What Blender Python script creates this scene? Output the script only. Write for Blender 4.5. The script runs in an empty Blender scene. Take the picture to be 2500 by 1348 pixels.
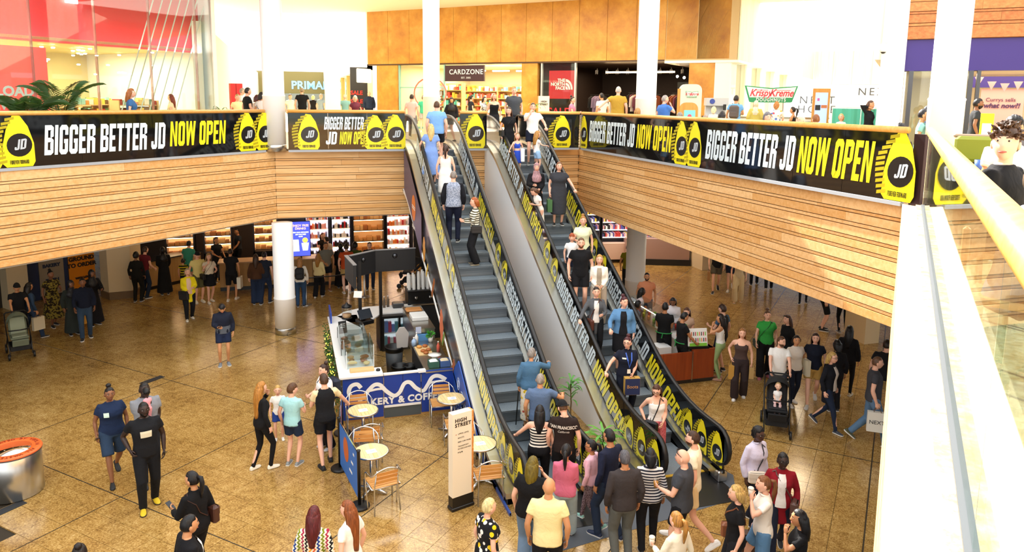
import bpy, bmesh, math, random
import numpy as np
from mathutils import Vector, Matrix
R = math.radians
PI = math.pi
SC = bpy.context.scene
COL = SC.collection
random.seed(7)
# ------------------------------------------------------------------ camera
cam_data = bpy.data.cameras.new('camera')
cam = bpy.data.objects.new('camera', cam_data)
COL.objects.link(cam)
cam.location = (0, 0, 6.7)
cam_data.sensor_width = 36
cam_data.lens = 1795 / 2500 * 36
cam_data.shift_y = -159.5 / 2500          # the picture is the lower part of a taller frame
cam_data.clip_end = 300
cam_data.clip_start = .02
cam.rotation_mode = 'XYZ'
cam.matrix_world = (Matrix.Translation((0, 0, 6.7)) @ Matrix.Rotation(R(-17), 4, 'Z')
                    @ Matrix.Rotation(R(90 - 8.53), 4, 'X') @ Matrix.Rotation(R(.675), 4, 'Z'))
SC.camera = cam
# ------------------------------------------------------------------ sky, sun, exposure
world = bpy.data.worlds.new('sky'); SC.world = world; world.use_nodes = True
bg = world.node_tree.nodes['Background']
bg.inputs[0].default_value = (.97, .985, 1, 1); bg.inputs[1].default_value = 1.3
def light(name, kind, loc, energy, col=(1, 1, 1), size=1, size_y=None, rot=(0, 0, 0), **kw):
    l = bpy.data.lights.new(name, kind); l.energy = energy; l.color = col
    if kind == 'AREA':
        l.size = size
        if size_y: l.shape = 'RECTANGLE'; l.size_y = size_y
    elif kind != 'SUN': l.shadow_soft_size = size
    for k, v in kw.items(): setattr(l, k, v)
    o = bpy.data.objects.new(name, l); COL.objects.link(o); o.location = loc; o.rotation_euler = rot
    return o
sun = light('sun', 'SUN', (0, 30, 40), 10, (1, .95, .86), angle=R(.6))
sun.rotation_euler = Vector((.1, -.8, -.6)).to_track_quat('-Z', 'Y').to_euler()
SC.view_settings.view_transform = 'Standard'; SC.view_settings.look = 'None'
SC.view_settings.gamma = 1; SC.view_settings.use_curve_mapping = False
SC.view_settings.exposure = 1.0
cy = SC.cycles
cy.use_denoising = True; cy.max_bounces = 6; cy.diffuse_bounces = 3; cy.glossy_bounces = 3
cy.transmission_bounces = 4; cy.transparent_max_bounces = 48; cy.caustics_reflective = False; cy.caustics_refractive = False
cy.sample_clamp_indirect = 4
# ------------------------------------------------------------------ materials
MATS = {}
def lin(h):
    if not isinstance(h, str): return tuple(h)[:3] + (1,)
    c = [int(h[i:i + 2], 16) / 255 for i in (0, 2, 4)]
    return tuple(x / 12.92 if x <= .04045 else ((x + .055) / 1.055) ** 2.4 for x in c) + (1,)
def mat(key, color='808080', rough=.6, metal=0, emit=0, alpha=1, spec=.5, build=None):
    if key in MATS: return MATS[key]
    m = bpy.data.materials.new(key); m.use_nodes = True
    nt = m.node_tree; p = nt.nodes['Principled BSDF']
    p.inputs['Base Color'].default_value = lin(color); p.inputs['Roughness'].default_value = rough
    p.inputs['Metallic'].default_value = metal; p.inputs['Specular IOR Level'].default_value = spec
    p.inputs['Alpha'].default_value = alpha
    if emit: p.inputs['Emission Color'].default_value = lin(color); p.inputs['Emission Strength'].default_value = emit
    m.diffuse_color = lin(color)
    if build: build(nt, p)
    MATS[key] = m
    return m
def nd(nt, t, **kw):
    n = nt.nodes.new('ShaderNode' + t)
    for k, v in kw.items():
        if k[0] == '_': n.inputs[k[1:].replace('_', ' ')].default_value = v
        else: setattr(n, k, v)
    return n
def coords(nt, scale=(1, 1, 1), rot=(0, 0, 0), kind='Object'):
    tc = nd(nt, 'TexCoord'); mp = nd(nt, 'Mapping'); mp.inputs['Scale'].default_value = scale; mp.inputs['Rotation'].default_value = rot
    nt.links.new(tc.outputs[kind], mp.inputs['Vector']); return mp.outputs[0]
def ramp(nt, fac, stops, const=False):
    r = nd(nt, 'ValToRGB'); cr = r.color_ramp
    if const: cr.interpolation = 'CONSTANT'
    while len(cr.elements) < len(stops): cr.elements.new(.5)
    for e, (p, c) in zip(cr.elements, stops): e.position = p; e.color = lin(c)
    nt.links.new(fac, r.inputs[0]); return r.outputs[0]
def bump(nt, p, h, strength=.3, dist=.01):
    b = nd(nt, 'Bump'); b.inputs['Strength'].default_value = strength; b.inputs['Distance'].default_value = dist
    nt.links.new(h, b.inputs['Height']); nt.links.new(b.outputs[0], p.inputs['Normal'])
def wood(key, a, b, rough=.45, scale=1.0, axis=0):
    def f(nt, p):
        sc = [14 * scale] * 3; sc[axis] = 1.2 * scale
        oi = nd(nt, 'ObjectInfo')
        tc = nd(nt, 'TexCoord'); mp = nd(nt, 'Mapping'); mp.inputs['Scale'].default_value = sc
        ad = nd(nt, 'VectorMath', operation='ADD'); mu = nd(nt, 'VectorMath', operation='SCALE'); mu.inputs['Scale'].default_value = 40
        cb = nd(nt, 'CombineXYZ'); nt.links.new(oi.outputs['Random'], cb.inputs[0]); nt.links.new(oi.outputs['Random'], cb.inputs[2])
        nt.links.new(cb.outputs[0], mu.inputs[0]); nt.links.new(tc.outputs['Object'], ad.inputs[0]); nt.links.new(mu.outputs[0], ad.inputs[1])
        nt.links.new(ad.outputs[0], mp.inputs[0])
        n = nd(nt, 'TexNoise', _Scale=1.0, _Detail=4.0, _Roughness=.6); nt.links.new(mp.outputs[0], n.inputs['Vector'])
        mx = nd(nt, 'Math', operation='ADD'); m2 = nd(nt, 'Math', operation='MULTIPLY'); m2.inputs[1].default_value = .35
        sb = nd(nt, 'Math', operation='SUBTRACT'); sb.inputs[1].default_value = .5
        nt.links.new(oi.outputs['Random'], sb.inputs[0]); nt.links.new(sb.outputs[0], m2.inputs[0])
        nt.links.new(n.outputs[0], mx.inputs[0]); nt.links.new(m2.outputs[0], mx.inputs[1])
        nt.links.new(ramp(nt, mx.outputs[0], [(.25, a), (.75, b)]), p.inputs['Base Color'])
    return mat(key, b, rough, build=f)
def speckle(key, cols, rough=.2, scale=30, big=3, spec=.5):
    def f(nt, p):
        v = coords(nt); oi = nd(nt, 'ObjectInfo')
        n = nd(nt, 'TexNoise', _Scale=scale, _Detail=6.0, _Roughness=.7); nt.links.new(v, n.inputs['Vector'])
        n2 = nd(nt, 'TexNoise', _Scale=big, _Detail=3.0, _Roughness=.6); nt.links.new(v, n2.inputs['Vector'])
        a = nd(nt, 'Math', operation='ADD'); m = nd(nt, 'Math', operation='MULTIPLY'); m.inputs[1].default_value = .3
        s = nd(nt, 'Math', operation='SUBTRACT'); s.inputs[1].default_value = .15
        nt.links.new(n2.outputs[0], m.inputs[0]); nt.links.new(m.outputs[0], s.inputs[0])
        nt.links.new(n.outputs[0], a.inputs[0]); nt.links.new(s.outputs[0], a.inputs[1])
        st = [(.36 + .28 * i / (len(cols) - 1), c) for i, c in enumerate(cols)]
        nt.links.new(ramp(nt, a.outputs[0], st), p.inputs['Base Color'])
    return mat(key, cols[len(cols) // 2], rough, spec=spec, build=f)
def clear_glass(key, tint='eef6f3', fres=1.45, extra=.0):
    if key in MATS: return MATS[key]
    m = bpy.data.materials.new(key); m.use_nodes = True; nt = m.node_tree
    for n in list(nt.nodes): nt.nodes.remove(n)
    o = nd(nt, 'OutputMaterial'); t = nd(nt, 'BsdfTransparent'); t.inputs[0].default_value = lin(tint)
    g = nd(nt, 'BsdfGlossy'); g.inputs['Roughness'].default_value = .02
    fr = nd(nt, 'Fresnel'); mx = nd(nt, 'MixShader'); ge = nd(nt, 'NewGeometry'); mr = nd(nt, 'MapRange'); mr.inputs[3].default_value = fres; mr.inputs[4].default_value = 1 / fres
    nt.links.new(ge.outputs['Backfacing'], mr.inputs[0]); nt.links.new(mr.outputs[0], fr.inputs['IOR'])
    ad = nd(nt, 'Math', operation='ADD', use_clamp=True); ad.inputs[1].default_value = extra
    nt.links.new(fr.outputs[0], ad.inputs[0]); nt.links.new(ad.outputs[0], mx.inputs[0])
    nt.links.new(t.outputs[0], mx.inputs[1]); nt.links.new(g.outputs[0], mx.inputs[2]); nt.links.new(mx.outputs[0], o.inputs[0])
    MATS[key] = m; return m
# ------------------------------------------------------------------ mesh builder
class MB:
    def __init__(s, origin=(0, 0, 0), rz=0):
        s.v = []; s.f = []; s.m = []; s.mi = 0; s.mx = Matrix.Translation(origin) @ Matrix.Rotation(R(rz), 4, 'Z')
    def add(s, vs, fs):
        b = len(s.v); s.v += [tuple(v) for v in vs]; s.f += [tuple(i + b for i in f) for f in fs]; s.m += [s.mi] * len(fs); return s
    def box(s, c, d, rz=0, rx=0, ry=0, bev=0):
        x, y, z = [k / 2 for k in d]
        if bev:
            b = min(bev, x * .9, y * .9, z * .9); pr = []
            for (zz, k) in ((-z, b), (-z + b, 0), (z - b, 0), (z, b)):
                e = b if k == 0 else b
                q = [(x - k - b * 0, y - k)]
                xx, yy = x - k, y - k; c4 = b * .6
                pr.append([(-xx + c4, -yy, zz), (xx - c4, -yy, zz), (xx, -yy + c4, zz), (xx, yy - c4, zz), (xx - c4, yy, zz), (-xx + c4, yy, zz), (-xx, yy - c4, zz), (-xx, -yy + c4, zz)])
            vs = sum(pr, []); fs = [tuple(range(7, -1, -1)), tuple(range(24, 32))]
            for r in range(3):
                for i in range(8): j = (i + 1) % 8; fs.append((r * 8 + i, r * 8 + j, r * 8 + 8 + j, r * 8 + 8 + i))
        else:
            vs = [(i, j, k) for k in (-z, z) for j in (-y, y) for i in (-x, x)]
            fs = [(0, 2, 3, 1), (4, 5, 7, 6), (0, 1, 5, 4), (2, 6, 7, 3), (0, 4, 6, 2), (1, 3, 7, 5)]
        if rz or rx or ry:
            m = Matrix.Rotation(R(rz), 3, 'Z') @ Matrix.Rotation(R(ry), 3, 'Y') @ Matrix.Rotation(R(rx), 3, 'X'); vs = [m @ Vector(v) for v in vs]
        return s.add([(v[0] + c[0], v[1] + c[1], v[2] + c[2]) for v in vs], fs)
    def bb(s, x0, x1, y0, y1, z0, z1, bev=0):
        return s.box(((x0 + x1) / 2, (y0 + y1) / 2, (z0 + z1) / 2), (x1 - x0, y1 - y0, z1 - z0), bev=bev)
    def prism(s, poly, z0, z1, tf=None):
        n = len(poly); vs = [(x, y, z0) for x, y in poly] + [(x, y, z1) for x, y in poly]
        if tf: vs = [tf(v) for v in vs]
        fs = [tuple(range(n - 1, -1, -1)), tuple(range(n, 2 * n))] + [(i, (i + 1) % n, n + (i + 1) % n, n + i) for i in range(n)]
        return s.add(vs, fs)
    def tube(s, pts, r, n=8, closed=False, rings=None, flat=1):
        pts = [Vector(p) for p in pts]; k = len(pts); rr = r if hasattr(r, '__len__') else [r] * k
        vs = []; fs = []; up = None
        for i, p in enumerate(pts):
            a = pts[i - 1] if (i or closed) else p; b = pts[(i + 1) % k] if (i < k - 1 or closed) else p
            t = (b - a).normalized() if (b - a).length > 1e-9 else Vector((0, 0, 1))
            if up is None:
                up = Vector((0, 0, 1)) if abs(t.z) < .9 else Vector((0, 1, 0))
            x = up.cross(t)
            if x.length < 1e-6: x = Vector((1, 0, 0)).cross(t)
            x.normalize(); up = t.cross(x).normalized()
            for j in range(n):
                w = 2 * PI * j / n; vs.append(p + x * (math.cos(w) * rr[i]) + up * (math.sin(w) * rr[i] * flat))
        for i in range(k if closed else k - 1):
            for j in range(n):
                a = i * n; b = ((i + 1) % k) * n; fs.append((a + j, a + (j + 1) % n, b + (j + 1) % n, b + j))
        if not closed: fs += [tuple(range(n - 1, -1, -1)), tuple(range((k - 1) * n, k * n))]
        return s.add(vs, fs)
    def lathe(s, prof, c=(0, 0, 0), n=24, sx=1, sy=1, tf=None):
        vs = []; fs = []
        for (r, z) in prof:
            for j in range(n): w = 2 * PI * j / n; vs.append((c[0] + r * math.cos(w) * sx, c[1] + r * math.sin(w) * sy, c[2] + z))
        for i in range(len(prof) - 1):
            for j in range(n): fs.append((i * n + j, i * n + (j + 1) % n, i * n + n + (j + 1) % n, i * n + n + j))
        if prof[0][0] > 1e-4: fs.append(tuple(range(n - 1, -1, -1)))
        if prof[-1][0] > 1e-4: fs.append(tuple(range((len(prof) - 1) * n, len(prof) * n)))
        if tf: vs = [tf(v) for v in vs]
        return s.add(vs, fs)
    def ball(s, c, r, n=10, m=7):
        r = r if hasattr(r, '__len__') else (r, r, r)
        vs = [(c[0], c[1], c[2] - r[2])]; fs = []
        for i in range(1, m):
            a = -PI / 2 + PI * i / m
            for j in range(n): w = 2 * PI * j / n; vs.append((c[0] + r[0] * math.cos(a) * math.cos(w), c[1] + r[1] * math.cos(a) * math.sin(w), c[2] + r[2] * math.sin(a)))
        vs.append((c[0], c[1], c[2] + r[2]))
        for j in range(n): fs.append((0, 1 + (j + 1) % n, 1 + j)); fs.append((len(vs) - 1, 1 + (m - 2) * n + j, 1 + (m - 2) * n + (j + 1) % n))
        for i in range(m - 2):
            for j in range(n): a = 1 + i * n; fs.append((a + j, a + (j + 1) % n, a + n + (j + 1) % n, a + n + j))
        return s.add(vs, fs)
    def build(s, name, mats, parent=None, smooth=False, label=None, kind=None, group=None, cat=None, local=False):
        me = bpy.data.meshes.new(name)
        vs = [s.mx @ Vector(v) for v in s.v]
        loc = Vector((0, 0, 0))
        if parent is None and vs:
            lo = Vector((min(v.x for v in vs), min(v.y for v in vs), min(v.z for v in vs))); hi = Vector((max(v.x for v in vs), max(v.y for v in vs), 0))
            loc = Vector(((lo.x + hi.x) / 2, (lo.y + hi.y) / 2, lo.z))
            if local: loc = Vector((0, 0, 0))
            vs = [v - loc for v in vs]
        me.from_pydata(vs, [], s.f)
        ms = mats if isinstance(mats, (list, tuple)) else [mats]
        for m in ms: me.materials.append(m)
        if len(ms) > 1: me.polygons.foreach_set('material_index', [min(i, len(ms) - 1) for i in s.m])
        if smooth: me.polygons.foreach_set('use_smooth', [True] * len(me.polygons))
        return link(name, me, parent, loc, label, kind, group, cat)
LOCAL = set()
def link(name, data, parent=None, loc=(0, 0, 0), label=None, kind=None, group=None, cat=None):
    o = bpy.data.objects.new(name, data); COL.objects.link(o); o.location = loc
    if parent is not None:
        o.parent = parent
        if parent.name in LOCAL: LOCAL.add(o.name)
        else: o.matrix_parent_inverse = parent_world(parent).inverted()
    if label: o['label'] = label
    if kind: o['kind'] = kind
    if group: o['group'] = group
    if cat: o['category'] = cat
    return o
def parent_world(o):
    m = Matrix.Translation(o.location) @ o.rotation_euler.to_matrix().to_4x4()
    return m if o.parent is None else parent_world(o.parent) @ o.matrix_parent_inverse @ m
def thing(name, label, cat, loc=(0, 0, 0), rz=0, group=None, local=False):
    """Empty at the thing's base. local=True: children are given in the thing's own frame."""
    o = bpy.data.objects.new(name, None); COL.objects.link(o); o.location = loc; o.rotation_euler = (0, 0, R(rz)); o.empty_display_size = .1
    o['label'] = label; o['category'] = cat
    if group: o['group'] = group
    if local: LOCAL.add(o.name)
    return o
def dup(root, loc, rz=0, label=None, group=None):
    def cp(o, parent):
        c = o.copy(); COL.objects.link(c)
        if o.name in LOCAL: LOCAL.add(c.name)
        if parent is not None: c.parent = parent
        for ch in list(o.children): cp(ch, c)
        return c
    r = cp(root, None); r.location = loc; r.rotation_euler = (0, 0, R(rz))
    if label: r['label'] = label
    if group: r['group'] = group
    return r
# ------------------------------------------------------------------ lettering
def text_mesh(txt, size=1, bold=0, xs=1.0, shear=0, align='CENTER', space=1, extrude=.004):
    cu = bpy.data.curves.new('lettering', 'FONT'); cu.body = txt; cu.size = size; cu.offset = bold; cu.shear = shear
    cu.align_x = align; cu.align_y = 'CENTER'; cu.space_character = space; cu.extrude = extrude; cu.resolution_u = 3
    o = bpy.data.objects.new('lettering', cu); COL.objects.link(o)
    dg = bpy.context.evaluated_depsgraph_get(); me = bpy.data.meshes.new_from_object(o.evaluated_get(dg))
    bpy.data.objects.remove(o); bpy.data.curves.remove(cu)
    if xs != 1:
        for v in me.vertices: v.co.x *= xs
    me.name = 'lettering'
    return me
def text(txt, at, right, up, size, m, parent=None, name='lettering', **kw):
    """Flat lettering at a point, reading along `right` with `up` upwards."""
    me = text_mesh(txt, size, **kw); me.materials.clear(); me.materials.append(m)
    x = Vector(right).normalized(); y = Vector(up).normalized(); z = x.cross(y).normalized()
    M = Matrix((x, y, z)).transposed().to_4x4(); M.translation = Vector(at)
    me.transform(M)
    return link(name, me, parent)
# heavy condensed poster capitals drawn as polygons on a 0..w x 0..1 field
_S = .17
def _slab(*rects): return [[(x0, y0), (x1, y0), (x1, y1), (x0, y1)] for x0, y0, x1, y1 in rects]
def _ring(w, y0=0, y1=1, c=.1, t=_S):
    o = [(c, y0), (w - c, y0), (w, y0 + c), (w, y1 - c), (w - c, y1), (c, y1), (0, y1 - c), (0, y0 + c)]
    k = c * .5; i = [(t + k, y0 + t), (w - t - k, y0 + t), (w - t, y0 + t + k), (w - t, y1 - t - k), (w - t - k, y1 - t), (t + k, y1 - t), (t, y1 - t - k), (t, y0 + t + k)]
    return [[o[a], o[(a + 1) % 8], i[(a + 1) % 8], i[a]] for a in range(8)]
GL = {
 'I': (_S, _slab((0, 0, _S, 1))),
 'B': (.46, _slab((0, 0, _S, 1), (_S, .83, .34, 1), (_S, .43, .34, .58), (_S, 0, .34, .17)) + [[(.34, 1), (.34, .83), (.29, .8), (.29, .6), (.34, .58), (.46, .62), (.46, .92)], [(.34, .58), (.34, .43), (.29, .4), (.29, .2), (.34, .17), (.34, 0), (.46, .08), (.46, .5)]]),
 'G': (.46, _slab((0, .1, _S, .9), (.1, .83, .36, 1), (.1, 0, .36, .17), (.29, .1, .46, .5), (.24, .38, .46, .52), (.29, .66, .46, .9)) + [[(0, .1), (.1, 0), (.17, .17), (_S, .1)], [(0, .9), (_S, .9), (.1, 1)], [(.36, 1), (.36, .83), (.46, .9)], [(.36, 0), (.46, .1), (.36, .17)]]),
 'E': (.38, _slab((0, 0, _S, 1), (_S, .83, .38, 1), (_S, .42, .34, .58), (_S, 0, .38, .17))),
 'R': (.46, _slab((0, 0, _S, 1), (_S, .83, .34, 1), (_S, .43, .34, .58)) + [[(.34, 1), (.34, .83), (.29, .8), (.29, .6), (.34, .58), (.46, .62), (.46, .92)], [(.27, .46), (.29, 0), (.46, 0), (.46, .5), (.34, .56)]]),
 'T': (.42, _slab((0, .83, .42, 1), (.125, 0, .295, .83))),
 'J': (.4, _slab((.23, .1, .4, 1), (.08, 0, .32, .17), (0, .1, .15, .3)) + [[(0, .1), (.08, 0), (.15, .17)], [(.32, 0), (.4, .1), (.3, .17)]]),
 'D': (.46, _slab((0, 0, _S, 1), (_S, .83, .34, 1), (_S, 0, .34, .17)) + [[(.34, 1), (.34, .83), (.29, .78), (.29, .22), (.34, .17), (.34, 0), (.46, .1), (.46, .9)]]),
 'N': (.48, _slab((0, 0, .15, 1), (.33, 0, .48, 1)) + [[(.15, 1), (.12, .75), (.33, 0), (.36, .25)]]),
 'O': (.46, _ring(.46)),
 'W': (.68, [[(0, 1), (.09, 0), (.23, 0), (.15, 1)], [(.09, 0), (.23, 0), (.4, 1), (.28, 1)], [(.28, 1), (.4, 1), (.59, 0), (.45, 0)], [(.45, 0), (.59, 0), (.68, 1), (.53, 1)]]),
 'P': (.46, _slab((0, 0, _S, 1), (_S, .83, .34, 1), (_S, .4, .34, .55)) + [[(.34, 1), (.34, .83), (.29, .8), (.29, .58), (.34, .55), (.34, .4), (.46, .5), (.46, .92)]]),
 'F': (.38, _slab((0, 0, _S, 1), (_S, .83, .38, 1), (_S, .42, .34, .58))),
 'V': (.46, [[(0, 1), (.16, 0), (.3, 0), (.16, 1)], [(.16, 0), (.3, 0), (.46, 1), (.3, 1)]]),
 'A': (.46, [[(.16, 1), (.3, 1), (.15, 0), (0, 0)], [(.16, 1), (.3, 1), (.46, 0), (.31, 0)], [(.1, .2), (.36, .2), (.34, .35), (.12, .35)]]),
 'U': (.46, _slab((0, .1, _S, 1), (.29, .1, .46, 1), (.08, 0, .38, .17)) + [[(0, .1), (.08, 0), (_S, .17)], [(.38, 0), (.46, .1), (.29, .17)]]),
 ' ': (.16, []),
}
def poster_width(s): return sum(GL[c][0] + .07 for c in s) - .07
def poster(mb, s, o, right, up, h, wscale=1.0, lift=None, th=.004):
    """Poster capitals standing proud of a surface: o = lower left corner, lift = outward normal."""
    r = Vector(right); u = Vector(up); n = Vector(lift) if lift is not None else r.cross(u).normalized()
    o = Vector(o); x = 0
    for c in s:
        w, polys = GL[c]
        for j, pl in enumerate(polys):
            k = len(pl); a = [o + r * ((x + p[0]) * h * wscale) + u * (p[1] * h) + n * (th + .0005 * j) for p in pl]
            mb.add(a, [tuple(range(k))])
        x += w + .07
    return x * h * wscale
# ================================================================== the building
ORD = 'first second third fourth fifth sixth seventh eighth ninth tenth eleventh twelfth'.split()
H = 5.25; SQ = 2 ** .5
WHITE = mat('white_paint', 'f4f3f0', .45); WALL = mat('wall_paint', 'f2ead8', .7); BEIGE = mat('beige_wall', 'd9c39a', .6)
STEEL = mat('brushed_steel', 'c9c9c6', .28, 1); DARKSTEEL = mat('dark_steel', '55565a', .35, 1); CHROME = mat('chrome', 'e4e4e4', .08, 1)
BLACK = mat('black_plastic', '0d0d0f', .35); RUBBER = mat('black_rubber', '0b0b0c', .45); CHAR = mat('charcoal', '26282c', .5)
SLAT = wood('larch_slat', 'd9a05c', 'efc48a', .5, 1.0, 0)
SLATD = wood('cedar_slat', 'a8602c', 'd08a4c', .5, 1.0, 0)
RAILW = wood('handrail_wood', 'e2a14a', 'f2c070', .3, 1.0, 0)
GOLD = None
def _gold(nt, p):
    v = coords(nt, (1, 1, 1)); n = nd(nt, 'TexNoise', _Scale=1.1, _Detail=5.0, _Roughness=.65); nt.links.new(v, n.inputs['Vector'])
    nt.links.new(ramp(nt, n.outputs[0], [(.3, 'b0742a'), (.55, 'cf963a'), (.75, 'dcae58')]), p.inputs['Base Color'])
GOLD = mat('gold_veneer', 'cf963a', .4, build=_gold)
def _tile(nt, p):
    g = nd(nt, 'NewGeometry'); mp = nd(nt, 'Mapping'); mp.inputs['Rotation'].default_value = (0, 0, R(45)); nt.links.new(g.outputs['Position'], mp.inputs[0])
    n = nd(nt, 'TexNoise', _Scale=34.0, _Detail=5.0, _Roughness=.75); nt.links.new(mp.outputs[0], n.inputs['Vector'])
    n2 = nd(nt, 'TexNoise', _Scale=.9, _Detail=4.0, _Roughness=.6); nt.links.new(mp.outputs[0], n2.inputs['Vector'])
    n3 = nd(nt, 'TexNoise', _Scale=7.0, _Detail=4.0, _Roughness=.7); nt.links.new(mp.outputs[0], n3.inputs['Vector'])
    sn = nd(nt, 'VectorMath', operation='SNAP'); sn.inputs[1].default_value = (.48, .48, 10); nt.links.new(mp.outputs[0], sn.inputs[0])
    wn = nd(nt, 'TexWhiteNoise'); nt.links.new(sn.outputs[0], wn.inputs['Vector'])
    def mul(a, k):
        m = nd(nt, 'Math', operation='MULTIPLY'); m.inputs[1].default_value = k; nt.links.new(a, m.inputs[0]); return m.outputs[0]
    def add(a, b):
        m = nd(nt, 'Math', operation='ADD'); nt.links.new(a, m.inputs[0]); nt.links.new(b, m.inputs[1]); return m.outputs[0]
    f = add(add(mul(n.outputs[0], .62), mul(n3.outputs[0], .26)), add(mul(n2.outputs[0], .14), mul(wn.outputs['Value'], .035)))
    nt.links.new(ramp(nt, f, [(.36, '4a341a'), (.44, '7c5a2a'), (.52, 'a57f42'), (.6, 'c29e5e'), (.7, 'dac38c')]), p.inputs['Base Color'])
TILE = mat('granite_tile', 'b48f52', .2, spec=.85, build=_tile)
GROUT = mat('dark_grout', '2e2618', .8)
# ground floor: granite tiles laid at 45 degrees
fl = MB().bb(-40, 60, -6, 70, -.3, -.022).build('floor', GROUT, kind='structure')
P4 = .48
cells = []
for i in range(-16, 90):
    for j in range(-75, 60):
        pc = 7.12 + P4 * (i + .5); qc = -7.283 + P4 * (j + .5)
        x = (pc + qc) / SQ; y = (pc - qc) / SQ
        if y < 6.5 or y > 40 or x < -16 or x > 30: continue
        az = math.degrees(math.atan2(x, y)) - 17
        if abs(az) > 37: continue
        cells.append((math.hypot(x, y), x, y))
cells.sort()
ta = P4 / 2 - .003
tm = MB(rz=45).box((0, 0, -.011), (2 * ta, 2 * ta, .022)).build('tile', TILE, fl).data
o0 = fl.children[0]; bpy.data.objects.remove(o0)
inv = parent_world(fl).inverted()
for d, x, y in cells[:300]:
    o = bpy.data.objects.new('tile', tm); COL.objects.link(o); o.parent = fl; o.matrix_parent_inverse = inv; o.location = (x, y, 0)
mb = MB(); dd = ta * SQ
for d, x, y in cells[300:]:
    mb.add([(x - dd, y, 0), (x, y - dd, 0), (x + dd, y, 0), (x, y + dd, 0), (x - dd, y, -.022), (x, y - dd, -.022), (x + dd, y, -.022), (x, y + dd, -.022)],
           [(0, 1, 2, 3), (0, 4, 5, 1), (1, 5, 6, 2), (2, 6, 7, 3), (3, 7, 4, 0)])
mb.build('tile_field', TILE, fl, kind='stuff')
JT = mat('expansion_joint', '1f1a12', .6)
mb = MB(rz=45)
for pv in (7.12, 10.96, 14.81, 18.65): mb.box((pv, 0, .0005), (.016, 60, .003))
for qv in (-14.96, -11.2, -7.283, -3.44, -.07, 3.7): mb.box((20, -qv, .0005), (46, .016, .003))
mb.build('expansion_joint', JT, fl)
# upper floor ring and the ceiling under it
UF = speckle('upper_tile', ['b99a66', 'd2b888', 'e6d4ac'], .35, 12, 2)
mb = MB()
for poly in ([(-.35, 22.1), (-26, -3.55), (-45, -3.55), (-45, 90), (-.35, 90)], [(-.35, 22.1), (-.35, 90), (70, 90), (70, 22.1)],
             [(9.1, 22.1), (70, 22.1), (70, 8.8), (9.1, 8.8)], [(9.1, 8.8), (70, 8.8), (70, -12), (-11.5, -12), (-11.5, -11.8)]):
    mb.prism(poly, H - .22, H)
mb.build('upper_floor', UF, kind='structure')
CEIL = mat('soffit_paint', 'd8d2c4', .7)
mb = MB()
for poly in ([(-.35, 22.1), (-26, -3.55), (-45, -3.55), (-45, 90), (-.35, 90)], [(-.35, 22.1), (-.35, 90), (70, 90), (70, 22.1)],
             [(9.1, 22.1), (70, 22.1), (70, 8.8), (9.1, 8.8)], [(9.1, 8.8), (70, 8.8), (70, -12), (-11.5, -12), (-11.5, -11.8)]):
    mb.prism(poly, 3.22, 3.4)
mb.build('ceiling', CEIL, kind='structure')
# slatted timber fascia round the void: every board a part
HEI = [.235, .05, .155, .06, .17, .05, .135, .055, .19, .05, .14, .05, .165, .06, .15, .05, .16]
_k = 1.98 / (sum(HEI) + .02 * len(HEI)); HEI = [h * _k for h in HEI]
def fascia(name, a, b, mt, seed, z1=5.2, hs=HEI, back=mat('groove_brown', '6a3f1c', .7), seg=2.4, gap=.015):
    rnd = random.Random(seed); a = Vector((*a, 0)); b = Vector((*b, 0)); L = (b - a).length
    ang = math.degrees(math.atan2(b.y - a.y, b.x - a.x)); z0 = z1 - sum(hs) - gap * len(hs)
    root = MB(a, ang).bb(0, L, .035, .2, z0, z1).build(name, back, kind='structure')
    z = z1
    for k, h in enumerate(hs):
        x = 0; first = True
        while x < L - .01:
            w = seg * (rnd.uniform(.4, 1) if first else rnd.uniform(.8, 1.25)); first = False
            e = min(L, x + w)
            if L - e < .5: e = L
            pr = .0 if h > .08 else .012
            m_ = MB(a, ang).bb(x + .002, e - .002, pr, .04, z - h, z)
            o = m_.build('slat', mt, root)
            x = e
        z -= h + gap
    return root
fascia('wall_left', (-15.2, 7.05), (-.35, 21.9), SLAT, 1)
fascia('wall_back', (-.35, 21.9), (8.9, 21.9), SLAT, 2)
fascia('wall_right', (8.9, 21.9), (8.9, 8.85), SLAT, 3)
fascia('wall_near', (8.9, 8.85), (-1.0, -1.05), SLAT, 4)
# ledge above the near fascia
LEDGE = mat('ledge_board', 'e9d3ae', .5)
MB((8.9, 8.85, 0), -135).bb(0, 13.5, .0, .75, 5.2, 5.225).build('trim_1', LEDGE, kind='structure')
# columns
def column(x, y, z0, z1, r=.31, label='', base=True, mt=WHITE):
    t = thing('column', label, 'column', (x, y, z0))
    zc = z0 + (1.05 if z0 < 1 else 1.55)
    b = z0 + .19 if base else z0
    MB().lathe([(r + .005, b), (r + .012, zc - .02), (r + .022, zc), (r + .012, zc + .025), (r, zc + .03), (r, z1)], (x, y, 0), 32).build('shaft', mt, t, True)
    if base: MB().lathe([(r + .012, z0), (r + .012, z0 + .18), (r + .006, z0 + .19)], (x, y, 0), 32).build('base_ring', STEEL, t, True)
    return t
column(-.22, 21.42, 0, 3.22, r=.285, label='white round column on the ground floor beside the coffee kiosk')
column(-.33, 21.9, H - .05, 12.5, r=.29, label='white round column on the upper level at the left balcony corner')
column(10.55, 20.88, 0, 3.22, label='white round column under the right balcony by the shop shelves', base=False)
column(10.7, 20.9, H, 12.5, label='white round column on the upper level behind the man in a mustard shirt', base=False)
column(5.3, 28.0, H, 12.5, label='white round column in front of the card shop', base=False)
column(10.75, 9.95, H, 12.5, r=.268, label='thick white round column near the purple shop front', base=False)
column(10.9, 9.75, 0, 3.22, label='white round column at the right edge under the near balcony')
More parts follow.
